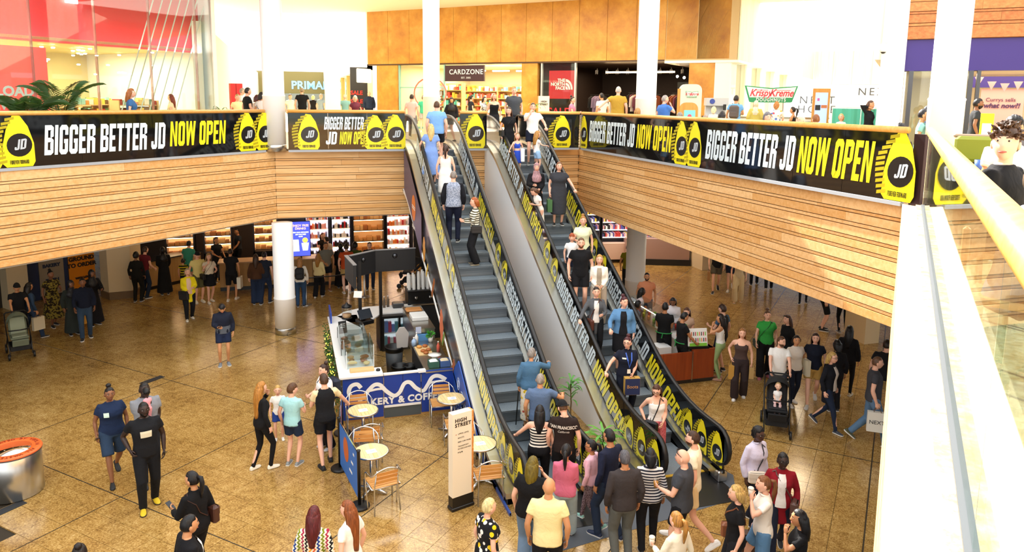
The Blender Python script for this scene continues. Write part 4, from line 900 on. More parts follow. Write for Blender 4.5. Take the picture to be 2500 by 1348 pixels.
# advert on the escalator side: photographs of food on dark panels, patterned blue skirt
AD = ESC_UP
def side(y, z): return (3.285, y, z)
m = MB(); yt = lambda y: nz(y) + .08; yb = lambda y: max(0, nz(y) - 1.25)
blue = mat('pattern_blue', '2450a8', .4)
pa = thing('pattern_panel', 'blue patterned panel with white line circles on the lower escalator side', 'panel', (3.27, 13, 0))
ys = [10.6, 11.3, 12, 12.6, 13.3, 14, 14.4]; m = MB(); n = len(ys) + 1
top = [(y, max(.02, nz(y) + .06)) for y in ys] + [(15.3, .62)]; bot = [(y, 0.0) for y in ys] + [(15.3, 0)]
m.add([(3.262, *p) for p in bot] + [(3.262, *p) for p in top] + [(3.29, *p) for p in bot] + [(3.29, *p) for p in top], [(i, i + 1, n + i + 1, n + i) for i in range(n - 1)] + [(2 * n + i + 1, 2 * n + i, 3 * n + i, 3 * n + i + 1) for i in range(n - 1)] + [(n + i, n + i + 1, 3 * n + i + 1, 3 * n + i) for i in range(n - 1)])
m.build('panel_board', blue, pa)
c = MB()
for i in range(46):
    y = 10.75 + (i % 16) * .3; z = .14 + (i // 16) * .34 + (.15 if i % 2 else 0)
    if z > nz(y) - .08 and y < 14.4 or z > .55 and y > 14.4: continue
    for r0 in (.11, .06): c.tube([(3.258, y + r0 * math.cos(a * PI / 8), z + .13 * r0 / .11 * math.sin(a * PI / 8)) for a in range(16)], .006, 4, True)
c.build('circle_print', mat('line_white', 'c9d6ea', .5), pa)
pu = MB(); Yp = [18.7, 19.6, 20.6, 21.6]; n = 4
pu.add([(3.26, y, yb(y) + .06) for y in Yp] + [(3.26, y, nz(y) + .02) for y in Yp], [(i, i + 1, n + i + 1, n + i) for i in range(n - 1)]); pu.build('purple_print', mat('ad_purple', '4a4468', .4), AD)
od = MB(); od.add([(3.256, 19.9 + .32 * math.cos(a * PI / 10), 3.75 + .36 * math.sin(a * PI / 10)) for a in range(20)], [tuple(range(20))]); od.build('orange_print', mat('ad_orange', 'e07a2c', .5), AD)
ol = MB(); [ol.add([(3.253, 20.15, q), (3.253, 19.65, q - .05), (3.253, 19.65, q - .02), (3.253, 20.15, q + .03)], [(0, 1, 2, 3)]) for q in (3.8, 3.74, 3.25, 3.2)]; ol.build('print_line', CWH, AD)
def food(y, z, s, k, m_):
    b = MB()
    if k == 0: b.add([(3.255, y + s * .5 * math.cos(a * PI / 9) * (1 + .25 * math.sin(3 * a)), z + s * math.sin(a * PI / 9)) for a in range(18)], [tuple(range(18))])
    else:
        for q in range(5): b.add([(3.255 - q * .0004, y + (q - 2) * s * .16 + s * .22 * math.cos(a * PI / 6), z + (q - 2) * s * -.22 + s * .2 * math.sin(a * PI / 6)) for a in range(12)], [tuple(range(12))])
    b.build('food_print', m_, AD)
food(18.3, 2.9, .34, 0, PAST[0]); food(17.9, 2.45, .3, 1, mat('ad_yellow', 'e8c04a', .5)); food(17.1, 2.2, .42, 1, PAST[1]); food(16.1, 1.55, .4, 0, mat('ad_salmon', 'd8744a', .5)); food(15.9, 1.3, .3, 1, mat('ad_green', '7a9a3a', .5)); food(14.9, .95, .42, 1, PAST[1])
wl = MB(); strip(wl, (3.262, 3.285), [(y, max(0, z - 1.29)) for y, z in profile(0, 12.9, 21.8, rad=.8)], [(y, max(.06, z - 1.2)) for y, z in profile(0, 12.9, 21.8, rad=.8)]); wl.build('edge_trim', CWH, AD)
# --- bistro tables and chairs
TW = wood('table_slat', 'dcbf82', 'f0dba6', .4, 1, 1); CW = wood('chair_slat', 'c98a44', 'e2a860', .45, 1, 0); ALU = mat('aluminium', 'd4d5d3', .25, 1)
def table_(x, y, label, rz):
    t = thing('bistro_table', label, 'table', (x, y, 0), rz, 'round bistro tables', local=True)
    for i in range(8):
        x0 = -.28 + i * .07; xm = max(abs(x0), abs(x0 + .07)) - .0; hl = math.sqrt(max(.003, .285 ** 2 - min(xm, .28) ** 2))
        xa, xb = x0 + .002, x0 + .068; ha = math.sqrt(max(.0008, .285 ** 2 - min(abs(xa), .284) ** 2)); hb = math.sqrt(max(.0008, .285 ** 2 - min(abs(xb), .284) ** 2))
        MB().prism([(xa, -ha), (xb, -hb), (xb, hb), (xa, ha)], .715, .735).build('slat', TW, t)
    MB().lathe([(.285, .70), (.3, .705), (.303, .72), (.3, .735), (.285, .733)], n=40).build('rim', ALU, t, True); MB().lathe([(.286, .70), (.286, .714), (0, .714)], n=30).build('under_plate', ALU, t)
    MB().tube([(0, 0, .06), (0, 0, .7)], .03, 12).build('post', ALU, t, True)
    for a in range(4): w = PI / 4 + a * PI / 2; MB().tube([(0, 0, .075), (.3 * math.cos(w), .3 * math.sin(w), .02)], [.035, .025], 6, flat=.6).build('foot', ALU, t, True)
    return t
def card_on(x, y, rz, label):
    c = MB((x, y, .737), rz).box((0, 0, .002), (.17, .14, .004)).build('table_card', CWH, label=label, cat='card'); MB((x, y, .737), rz).box((.02, 0, .0046), (.07, .03, .0012)).build('card_print', mat('print_blue', '9fb8e0', .6), c)
TP = ((1.23, 13.76, 'nearest the kiosk doors'), (1.20, 12.02, 'at the front beside the blue barrier'), (3.01, 13.87, 'against the blue patterned wall'), (3.07, 11.8, 'behind the white totem'))
for i, (x, y, lb) in enumerate(TP):
    table_(x, y, 'round slatted bistro table %s' % lb, 6); card_on(x + .0, y - .03, [8, 10, -4, 2][i], 'white paper card on the bistro table %s' % lb)
def chair_():
    t = thing('bistro_chair', 'x', 'chair', (0, 0, 0), 0, 'aluminium bistro chairs', local=True)
    MB().tube(smooth([(-.25, .0, 0), (-.265, .02, .3), (-.27, .06, .62), (-.262, -.13, .655), (-.24, -.235, .68), (-.15, -.275, .76), (0, -.285, .80), (.15, -.275, .76), (.24, -.235, .68), (.262, -.13, .655), (.27, .06, .62), (.265, .02, .3), (.25, .0, 0)], 3), .0125, 6).build('arm_back_tube', ALU, t, True)
    for s in (-1, 1):
        MB().tube([(s * .25, .22, 0), (s * .24, .2, .43), (s * .24, -.2, .43)], .0125, 6).build('leg', ALU, t, True); MB().tube([(s * .22, -.26, 0), (s * .2, -.2, .43), (s * .17, -.262, .77)], .0125, 6).build('leg', ALU, t, True)
    MB().tube([(-.24, .2, .43), (.24, .2, .43), (.24, -.2, .43), (-.24, -.2, .43)], .012, 6, True).build('seat_frame', ALU, t, True)
    for i in range(6): MB().box((0, -.18 + i * .072, .447), (.46, .06, .012), bev=.003).build('seat_slat', CW, t)
    for i in range(3): MB().box((0, -.235 - .013 * i + (0), .56 + i * .07), (.36, .012, .055), rx=10).build('back_slat', CW, t)
    return t
first = None
CH = [(1.21, 14.3, 180, 'nearest the kiosk doors, far side'), (1.27, 13.22, 3, 'nearest the kiosk doors, near side'), (1.12, 12.58, 172, 'by the blue barrier, far side'), (1.32, 11.5, 12, 'by the blue barrier, near side'), (2.92, 14.38, 175, 'at the table against the patterned wall, far side'), (3.0, 13.3, -5, 'at the table against the patterned wall, near side'), (3.0, 12.36, 182, 'behind the totem, far side'), (3.08, 11.27, -4, 'behind the totem, near side')]
for x, y, rz, lb in CH:
    lb = 'aluminium bistro chair with wooden slats ' + lb
    if first is None: first = chair_(); first.location = (x, y, 0); first.rotation_euler = (0, 0, R(rz)); first['label'] = lb
    else: dup(first, (x, y, 0), rz, lb)
# --- barrier, totem, bin, drains
BP = ((.95, 11.56, 'front'), (.73, 12.94, 'middle'), (.87, 14.4, 'rear'))
for x, y, lb in BP:
    t = thing('barrier_post', '%s black barrier post with a round base at the cafe edge' % lb, 'post', (x, y, 0), group='cafe barrier posts')
    MB((x, y, 0)).lathe([(.17, 0), (.17, .03), (.15, .045), (.03, .05)], n=24).build('base', RUBBER, t, True); MB((x, y, 0)).lathe([(.028, .04), (.028, .97), (.035, .98), (.035, 1.0), (0, 1.0)], n=12).build('pole', BLACK, t, True)
BAN = mat('banner_blue', '2f6fc4', .6); BOR = mat('banner_orange', 'c8652f', .6)
for (a, b, lb) in ((BP[0], BP[1], 'front'), (BP[1], BP[2], 'rear')):
    a = Vector((a[0], a[1], 0)); b = Vector((b[0], b[1], 0)); d = (b - a); ang = math.degrees(math.atan2(d.y, d.x)); L_ = d.length
    t = thing('barrier_banner', '%s blue cafe barrier banner with an orange disc' % lb, 'banner', (a + b) / 2)
    MB(a, ang).bb(.05, L_ - .05, -.006, .006, .12, .93).build('banner_cloth', BAN, t); MB(a, ang).tube([(.03, 0, .94), (L_ - .03, 0, .94)], .012, 6).build('top_bar', CHROME, t)
    for s in (-1, 1):
        m = MB(a, ang); m.add([(L_ * .62 + .19 * math.cos(q * PI / 9), s * .0085, .62 + .22 * math.sin(q * PI / 9)) for q in range(18)], [tuple(range(18))]); m.build('disc_print', BOR, t)
        for k in range(3): MB(a, ang).bb(L_ * (.2 + .06 * k), L_ * (.26 + .1 * k), s * .007 - .001, s * .007 + .001, .75 - .2 * k, .79 - .2 * k).build('print_line', CWH, t)
tt = thing('totem_sign', 'slim white High Street totem with a timber edge on a black foot', 'sign', (2.57, 11.08, 0))
O_ = ((2.57, 11.1, 0), 18)
MB(*O_).bb(-.215, .215, -.075, .09, 0, .06, bev=.01).build('foot', BLACK, tt); MB(*O_).bb(-.2, .2, -.06, .075, .05, .24).build('plinth', BLACK, tt); MB(*O_).bb(-.2, .165, -.06, .075, .24, 1.68).build('face_panel', mat('totem_cream', 'f2e6cf', .5), tt)
z = .24
for i in range(15): h = 1.44 / 15; MB(*O_).bb(.165, .2 + (.003 if i % 2 else 0), -.06, .075, z + .001, z + h - .002).build('timber_block', wood('totem_timber', 'cf8136', 'eaa458', .5, 1, 1), tt); z += h
oc = Vector((math.cos(R(18)), math.sin(R(18)), 0)); INK = mat('totem_ink', '3a2a1c', .6)
for s, z, sz, bo in (('HIGH', 1.56, .085, .003), ('STREET', 1.48, .085, .003), ('UPPER LEVEL', 1.33, .033, 0), ('BOOTS', 1.26, .033, 0), ('RED CAR PARK', 1.19, .033, 0), ('TRANSPORT', 1.115, .033, 0), ('INTERCHANGE', 1.07, .033, 0), ('P & M', 1.01, .033, .001)):
    text(s, MB(*O_).mx @ Vector((-.155 if sz > .05 else -.1, -.0625, z)), oc, (0, 0, 1), sz, INK, tt, align='LEFT', bold=bo, space=1.12, extrude=.001)
for x, z in ((-.135, 1.33), (.13, 1.19)): m = MB(*O_); m.add([(x - .01, -.0625, z - .01), (x + .01, -.0625, z - .01), (x, -.0625, z + .012)], [(0, 1, 2)]); m.build('arrow_mark', BOR, tt)
bn = thing('litter_bin', 'big round steel litter bin with an orange lettered ring at the left edge', 'bin', (-4.62, 13.62, 0)); bc = (-4.62, 13.62, 0)
MB(bc).lathe([(.4, 0), (.42, .02), (.42, .74), (.41, .75)], n=48).build('steel_drum', STEEL, bn, True); MB(bc).lathe([(.43, .75), (.44, .765), (.43, .785), (.29, .79), (.27, .77)], n=48).build('orange_ring', mat('ring_orange', 'e8692c', .45), bn, True)
MB(bc).lathe([(.29, .785), (.27, .7), (.24, .45), (0, .42)], n=36).build('liner', CHROME, bn, True); MB(bc).lathe([(.432, .735), (.436, .75)], n=48).build('rim_band', DARKSTEEL, bn, True)
for i, ch in enumerate('OPERATED BY VEOLIA  ALL WASTE WELCOME'):
    if ch == ' ': continue
    a = PI * .95 - i * 2 * PI / 38; r = Vector((math.cos(a), math.sin(a), 0)); text(ch, Vector(bc) + r * .36 + Vector((0, 0, .79)), (math.sin(a), -math.cos(a), 0), r, .085, mat('ring_ink', '8a2a10', .6), bn, extrude=.001, bold=.002)
for (x, y, lb) in ((-3.27,18.5, 'behind the family of three'), (-4.58,13.03, 'in front of the litter bin')):
    MB((x, y, 0), 45).bb(-.28, .28, -.09, .09, 0, .006).build('drain_cover', CHAR, label='dark slot floor cover %s' % lb, cat='drain cover')
MB().prism([(3.75,9.5), (7.17,10.07), (7.57,10.79), (7.09,12.18), (3.91,11.37)], .0015, .004).build('entrance_plate', mat('plate_grey', '565d66', .6), label='wide grey steel landing plate in front of both escalators', cat='plate')
# --- bakery counter and its wall
BK = ((-2.45, 26.75, 0), 0)
bk = thing('bakery_counter', 'long timber fronted bakery counter under the left balcony', 'counter', (0, 26.9, 0)); CF = wood('counter_front', 'a98350', 'c8a26a', .5, .6, 2)
for i in range(8): MB().bb(-2.4 + i * .52, -1.89 + i * .52, 26.75, 26.8, .14, .98).build('front_board', CF, bk)
MB().bb(-2.4, 1.76, 26.8, 27.4, .0, .14).build('plinth', BLACK, bk); MB().bb(-2.45, 1.8, 26.7, 27.45, .98, 1.02).build('counter_top', mat('counter_top', 'c9a27a', .35), bk); MB().bb(-2.4, 1.76, 26.85, 27.4, .14, .98).build('body', BLACK, bk)
b2 = thing('bakery_counter', 'angled end of the bakery counter by the beige pillar', 'counter', (-4.2, 28, 0)); A2 = ((-4.85, 27.45, 0), 42)
MB(*A2).bb(0, 2.2, 0, .6, .12, 1.0).build('body', CF, b2); MB(*A2).bb(0, 2.2, .02, .6, 0, .12).build('plinth', BLACK, b2); MB(*A2).bb(-.02, 2.25, -.04, .62, 1.0, 1.04).build('counter_top', DARKSTEEL, b2)
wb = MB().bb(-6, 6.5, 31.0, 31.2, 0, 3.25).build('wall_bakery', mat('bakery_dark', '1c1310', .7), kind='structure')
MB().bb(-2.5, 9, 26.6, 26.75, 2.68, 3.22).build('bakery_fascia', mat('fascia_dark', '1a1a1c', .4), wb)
BRD = [mat('bread_a', 'c98644', .6), mat('bread_b', 'a8622c', .6), mat('bread_c', 'e2b070', .6), mat('bread_d', 'd89a58', .6)]
def lit_unit(label, x0, x1, y, z0, z1, n, mats, seed, edge, hm=(.08, .2), wm=(.06, .14), back='fff0e0', bs=1.1):
    rnd = random.Random(seed); t = thing('display_unit', label, 'display unit', ((x0 + x1) / 2, y, 0))
    b = MB(); b.bb(x0, x0 + .05, y, y + .5, 0, z1); b.bb(x1 - .05, x1, y, y + .5, 0, z1); b.bb(x0, x1, y, y + .5, z1, z1 + .05); b.bb(x0, x1, y, y + .5, 0, z0 - .06); b.build('carcass', BLACK, t)
    MB().bb(x0 + .05, x1 - .05, y + .46, y + .5, z0 - .06, z1).build('lit_back', glow('lit_' + back + str(bs), back, bs), t)
    g = MB()
    for i in range(n):
        z = z0 + (z1 - z0) * i / n; MB().bb(x0 + .05, x1 - .05, y + .02, y + .46, z - .02, z).build('shelf', edge, t); goods(g, rnd, x0 + .08, x1 - .08, y + .06, y + .3, z, *hm, *wm, nm=len(mats))
        if bs: MB().bb(x0 + .06, x1 - .06, y + .03, y + .05, z + (z1 - z0) / n - .045, z + (z1 - z0) / n - .03).build('shelf_light', WARM, t)
    g.build('goods', mats, t, kind='stuff'); return t
DRK = [mat('d_white', 'e4e0e4', .4), mat('d_orange', 'e07a30', .4), mat('d_red', 'b8262c', .4), mat('d_black', '1f1a20', .4), mat('d_blue', '8890c8', .4), mat('d_pink', 'e0a0a0', .4)]
lit_unit('drinks fridge behind the blue screen in the bakery', .55, 1.5, 29.9, .4, 2.65, 6, DRK, 1, WTOP, (.12, .26), (.05, .09), 'f0e6ff', 1.0)
lit_unit('second drinks fridge in the bakery, dark bottles', 1.55, 2.35, 29.9, .4, 2.65, 6, [DRK[0], DRK[3], DRK[2], DRK[3]], 2, WTOP, (.12, .26), (.05, .09), 'f0e6ff', .9)
lit_unit('warm shelves of loaves in the middle of the bakery wall', 2.4, 3.7, 29.9, .5, 2.3, 4, BRD, 3, DARKSTEEL, (.1, .2), (.1, .25), 'c98a50', .35)
lit_unit('tall bright fridge at the right end of the bakery', 3.75, 4.75, 29.9, .4, 2.7, 6, [DRK[0], DRK[1], DRK[0], DRK[2], DRK[5]], 4, WTOP, (.12, .26), (.06, .1), 'ffe6e0', 1.3)
MB().bb(2.4, 3.7, 29.85, 29.95, 2.35, 2.75).build('menu_header', mat('header_red', '5a1a18', .5), label='dark red header over the bakery loaves', cat='header')
MB().bb(4.8, 6.2, 29.4, 29.6, 0, 3.2).build('dark_panel', mat('near_black', '0a0a0c', .5), label='tall black panel right of the bakery fridges', cat='panel')
lit_unit('bread display rack left of the white column', -1.35, -.45, 28.6, 1.05, 2.3, 4, BRD, 5, DARKSTEEL, (.08, .16), (.1, .24), 'ffb070', .8)
lit_unit('bread display rack in the middle of the dark bakery', -3.1, -2.1, 28.9, 1.0, 2.2, 4, BRD, 6, DARKSTEEL, (.08, .16), (.1, .24), 'ffb070', .6)
lit_unit('bread display rack at the left end of the bakery', -4.4, -3.4, 28.9, .95, 1.9, 3, BRD, 7, DARKSTEEL, (.08, .16), (.1, .24), 'ffb070', .5)
for i, x in enumerate((-3.2, -1, 1.4, 3.6)): light('bakery_lamp', 'AREA', (x, 28.6, 3.1), 13, (1, .7, .42), 1.6, .8)
tv = thing('screen', 'bright blue advert screen beside the white column', 'screen', (.32, 25.3, 0))
MB().bb(.0, .64, 25.28, 25.33, 1.42, 2.62).build('screen_frame', BLACK, tv); MB().bb(.02, .62, 25.27, 25.28, 1.44, 2.6).build('lit_face', glow('screen_blue', '3b46e0', 1.25), tv); MB().tube([(.32, 25.33, 0), (.32, 25.33, 1.5)], .03, 8).build('pole', BLACK, tv)
SWH = glow('screen_white', 'e8ecff', 1.2)
for s, z, sz, mm in (('ENJOY FREE', 2.47, .1, glow('screen_gold', 'f0b64a', 1.2)), ('DRINKS', 2.37, .1, MATS['screen_gold']), ('JOIN OUR REWARDS', 2.24, .055, SWH), ('APP FOR FREE', 2.17, .055, SWH), ('CUPS', 2.1, .055, SWH)): text(s, (.32, 25.266, z), (1, 0, 0), (0, 0, 1), sz, mm, tv, bold=.002, extrude=.001)
m = MB(); m.add([(.06, 25.265, 1.6), (.27, 25.265, 1.6), (.25, 25.265, 2.0), (.04, 25.265, 2.0)], [(0, 1, 2, 3)]); m.add([(.38, 25.265, 1.62), (.54, 25.265, 1.62), (.58, 25.265, 1.88), (.34, 25.265, 1.88)], [(0, 1, 2, 3)]); m.build('phone_and_cup_print', SWH, tv)
m = MB(); m.add([(.46 + .09 * math.cos(a * PI / 8), 25.264, 1.97 + .09 * math.sin(a * PI / 8)) for a in range(16)], [tuple(range(16))]); m.build('smile_print', MATS['screen_gold'], tv)
for i, (x, y, lb) in enumerate(((.42, 24.25, 'left'), (2.35, 24.8, 'right'), (2.1, 26.2, 'inner'))):
    t = thing('queue_post', '%s steel queue post in front of the bakery' % lb, 'post', (x, y, 0), group='bakery queue posts'); MB((x, y, 0)).lathe([(.17, 0), (.17, .02), (.03, .04), (.028, .95), (.035, .96), (0, .98)], n=16).build('pole', STEEL, t, True)
MB().tube([(.42, 24.25, .9), (1.4, 24.5, .87), (2.35, 24.8, .9)], .02, 6).build('queue_belt', BLACK, label='black belt strung between bakery queue posts', cat='belt')
# beige pillars and posters at the far left
wl_ = MB().prism([(-6.15,27.05), (-5.84,26.64), (-5.16,26.74), (-4.95, 27.4), (-5.7, 28.2)], 0, 3.22).build('wall_pillar_left', BEIGE, kind='structure'); MB().prism([(-6.17,27), (-5.8,26.48), (-5.11,26.62), (-4.92, 27.4), (-5.7, 28.25)], 0, .22).build('baseboard', mat('base_brown', '6e5638', .5), wl_)
PF = ((-6.9, 29.0, 0), -135)
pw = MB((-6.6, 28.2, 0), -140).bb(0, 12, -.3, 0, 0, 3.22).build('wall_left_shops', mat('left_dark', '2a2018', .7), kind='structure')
PX_ = ((-6.62, 28.22, 0), -140)
def board(label, x0, x1, z0, z1, m_, lines, ink):
    b = MB(*PX_).bb(x0, x1, .02, .06, z0, z1).build('wall_poster', m_, label=label, cat='poster'); lx2 = Vector((math.cos(R(40)), math.sin(R(40)), 0))
    for s, z, sz in lines: text(s, MB(*PX_).mx @ Vector(((x0 + x1) / 2, .066, z)), lx2, (0, 0, 1), sz, ink, b, bold=.01)
    return b
board('orange made to order poster under the left balcony', -.02, .84, .12, 3.1, mat('poster_orange', 'e88a10', .5), (('GROUND', 1.17, .19), ('TO ORDER', .95, .19), ('WITH LOVE', .5, .09)), mat('ink_dark', '2a1a10', .6))
b_ = board('grey and navy poster with an oval emblem under the left balcony', 1.0, 1.77, .12, 3.1, mat('poster_stone', '9a8c78', .6), (('BAKERY', 1.1, .15), ('FRESH', .6, .15)), mat('ink_navy', '24304a', .6))
MB(*PX_).bb(.86, .99, .02, .05, 0, 3.1).build('navy_board', mat('navy_panel', '1f2f58', .5), label='narrow navy board between the two left posters', cat='board'); MB(*PX_).bb(1.78, 2.2, .02, .05, 0, 3.1).build('navy_board', MATS['navy_panel'], label='navy board left of the grey poster', cat='board')
MB(*PX_).bb(2.3, 2.9, .0, .5, 0, 3.2).build('wall_stub_left', BEIGE, kind='structure')
for i, (x, y) in enumerate(((-7, 22), (-9, 18.5), (-4.5, 24.5))): light('soffit_lamp', 'AREA', (x, y, 3.15), 3.5, (1, .78, .5), .5, .5)
# --- juice kiosk on the right
RED = wood('mahogany', '7a3316', 'a04a20', .35, .6, 2)
jk = thing('kiosk_counter', 'mahogany juice kiosk counter on the right of the escalators', 'counter', (8.8, 16, 0))
for x0, x1 in ((7.6, 8.35), (8.36, 9.13), (9.14, 9.74)): MB().bb(x0, x1, 14.92, 14.98, .1, .78).build('front_board', RED, jk)
MB().bb(9.125, 9.145, 14.9, 14.93, .08, .8).build('corner_strip', STEEL, jk); MB().bb(7.6, 9.76, 14.95, 15.0, 0, .1).build('plinth', DARKSTEEL, jk); MB().bb(9.15, 9.78, 14.93, 15.6, .78, .82).build('counter_top', RED, jk); MB().bb(9.7, 9.76, 14.98, 19.0, .1, .78).build('side_board', RED, jk); MB().bb(9.15, 9.76, 15.0, 19, .78, .82).build('side_top', WTOP, jk)
MB().bb(9.2, 9.7, 14.99, 19, .0, .78).build('body', WTOP, jk); MB().bb(8.6, 8.95, 15.6, 16.0, 0, .7).build('drawer_unit', WTOP, jk)
jd = thing('juice_display', 'lit glass juice display along the right kiosk', 'display unit', (9.3, 17.5, .8)); MB().bb(9.05, 9.7, 16.3, 18.6, .82, .86).build('tray', STEEL, jd); b = MB()
for a in ((9.05, 9.06, 16.3, 18.6, .86, 1.2), (9.05, 9.6, 16.3, 18.6, 1.2, 1.21)): b.bb(*a)
b.build('glass_hood', ACR, jd); MB().bb(9.1, 9.115, 16.4, 18.5, 1.165, 1.18).build('light_strip', glow('strip_soft', 'fff6e6', 2.5), jd)
FRU = [mat('f_green', '7fc43a', .5), mat('f_yellow', 'e8d83a', .5), mat('f_orange', 'e87a2a', .5), mat('f_white', 'eef0ea', .5), mat('f_red', 'cc3a2a', .5)]
rnd = random.Random(12)
for i in range(22):
    m = MB((9.2 + .17 * (i % 3), 16.45 + .29 * (i // 3), .862)).lathe([(.032, 0), (.04, .1), (.042, .11), (.02, .13), (0, .13)], n=10); m.build('juice_cup', FRU[rnd.randrange(5)], smooth=True, label='coloured juice cup in the lit kiosk display', cat='cup', group='juice cups in the display')
mb_ = thing('menu_board', 'white juice menu board leaning on the kiosk counter corner', 'sign', (9.35, 15.05, .82)); MB((9.35, 15.1, .82), -8).box((0, 0, .24), (.5, .03, .46), rx=-14).build('board', CWH, mb_); MB((9.35, 15.13, .82), -8).box((0, 0, .03), (.52, .3, .06)).build('stand', BLACK, mb_)
for k in range(2):
    for i in range(9): MB((9.35, 15.075, .82), -8).box((-.2 + i * .05, -.01 + .04 * k, .2 + .14 * k), (.02, .006, .09), rx=-14).build('drink_print', [DRK[2], FRU[0], FRU[2], DRK[3]][(i + k) % 4], mb_)
MB((9.35, 15.06, .82), -8).box((0, -.03, .09), (.44, .006, .08), rx=-14).build('green_print', FRU[0], mb_)
lp = thing('till', 'grey till screen behind the juice menu board', 'till', (9.45, 15.75, .82)); MB((9.45, 15.75, .82), 60).box((0, 0, .22), (.4, .03, .28), rx=-25).build('screen', mat('till_blue', '5f7f95', .2), lp); MB((9.45, 15.75, .82), 60).box((0, .05, .06), (.12, .12, .12)).build('stand', BLACK, lp)
# --- cosmetics shelving under the right balcony, end of the lower mall
COS = [mat('c_red', 'c2403c', .4), mat('c_blk', '2a2426', .4), mat('c_pink', 'e0a0a4', .4), mat('c_blue', '54549a', .4), mat('c_yel', 'd8b83a', .4), mat('c_wht', 'e6e0dc', .4)]
for i, x in enumerate((9.6, 11.0, 12.4, 13.8)):
    shelf_unit(['first', 'second', 'third', 'fourth'][i] + ' white lit cosmetics bay behind the right column', ((x, 28.3 - .28 * i * 1.0, 0), -11), 0, 1.36, 0, .5, [1.1, 1.42, 1.74, 2.06, 2.38, 2.7], 3.0, mat('bay_dark', '23222a', .5), COS, 80 + i, (.1, .2), (.04, .08), edge=mat('shelf_glow', 'fff4ee', .5, emit=.6))
    for k in range(1): MB((x, 28.3 - .28 * i, 0), -11).bb(.06, 1.3, -.03, .3, .15, .85, bev=.01).build('drawer_box', mat('drawer_pink', 'd8b8a4', .5), label=['first', 'second', 'third', 'fourth'][i] + ' pale drawer box under the cosmetics bays', cat='drawer')
wr2 = MB().prism([(13.3, 27.3), (15.75, 26.35), (16.2, 27.2), (13.6, 28.2)], .25, 1.1).build('window_plinth', mat('plinth_pink', 'b08f84', .5), label='pale pink window plinth beside the cosmetics bays', cat='plinth')
MB().prism([(13.3, 27.25), (15.8, 26.3), (16.2, 27.2), (13.6, 28.2)], 0, .25).build('plinth_base', mat('base_black', '14120f', .5), label='black base under the pink window plinth', cat='plinth')
sr = MB((14.4, 27.0, 0), -20).bb(-.6, .9, 0, .03, 1.35, 2.3).build('sale_sign', mat('sign_red', 'b8231e', .5), label='red sale sign hanging over the pink plinth', cat='sign'); text('SO', (14.3, 26.98, 1.75), (math.cos(R(-20)), math.sin(R(-20)), 0), (0, 0, 1), .75, CWH, sr, bold=.02)
MB().bb(15.85, 16.6, 25.5, 26.4, 0, 3.22).build('wall_pillar_right', BEIGE, kind='structure'); MB().bb(15.4, 15.9, 16.2, 17.0, 0, 3.22).build('wall_pillar_near', BEIGE, kind='structure')
MB().bb(8, 22, 31, 31.2, 0, 3.22).build('wall_cosmetics', mat('cosm_wall', 'd8c4b0', .7), kind='structure')
light('cosmetics_lamp', 'AREA', (13, 26.6, 3.1), 70, (1, .86, .72), 4, 1)
MB(((45, 45, 0)), -45).bb(-14, 14, 0, .1, 0, 3.22).build('window_4', glow('daylight_glazing', 'e8f2ff', 4.5), kind='structure')  # unseen glowing panel, added as far daylight for the lower floor to reflect
for i, (x, y) in enumerate(((13, 22), (12.5, 15), (15, 18.5), (16, 12))): light('soffit_lamp', 'AREA', (x, y, 3.15), 16, (1, .8, .55), .6, .6)
# --- plants
def dracaena(x, y, z, h, label, n=26, ln=.42, seed=1, pot=True, cane=True, c='4a8a2c', w=.022):
    rnd = random.Random(seed); t = thing('potted_plant', label, 'plant', (x, y, z))
    if pot: MB((x, y, z)).lathe([(.11, 0), (.14, .24), (.12, .24), (.11, .2), (0, .2)], n=14).build('pot', CHAR, t, True)
    if cane: MB().tube([(x, y, z + .2), (x + .02, y, z + h * .5), (x, y + .01, z + h * .85)], [.018, .014, .012], 6).build('stem', mat('cane', '6e5a38', .7), t)
    for k in range(n):
        a = rnd.uniform(0, 2 * PI); zz = z + h * rnd.uniform(.55, .95) if cane else z + .2; e = rnd.uniform(.5, 1.1); l_ = ln * rnd.uniform(.7, 1.15); m = MB(); L_ = []; R_ = []
        d = Vector((math.cos(a), math.sin(a), 0)); sd = Vector((-math.sin(a), math.cos(a), 0))
        for i in range(6):
            u = i / 5; p = Vector((x, y, zz)) + d * (l_ * math.sin(u * 1.5) * math.cos(e * .5)) + Vector((0, 0, l_ * (math.sin(e) * u * 1.3 - .95 * u * u))); ww = w * (math.sin(PI * min(.98, u * .8 + .2))); L_.append(p + sd * ww); R_.append(p - sd * ww)
        m.add(L_ + R_, [(i, i + 1, 7 + i, 6 + i) for i in range(5)]); m.build('leaf', mat('leaf_' + c, c, .45), t, True)
    return t
dracaena(5.38, 13.35, 0, 1.15, 'tall potted plant in the gap between the escalators', 24, .34, 1); dracaena(5.4, 11.75, 0, .72, 'bushy potted plant at the foot of the gap between escalators', 34, .42, 2, c='5aa030')
p = (8.27,24.39,6.39); dracaena(p[0], p[1], H, 1.35, 'bright spiky plant on the upper landing behind the rail', 26, .4, 3, c='6aa836')
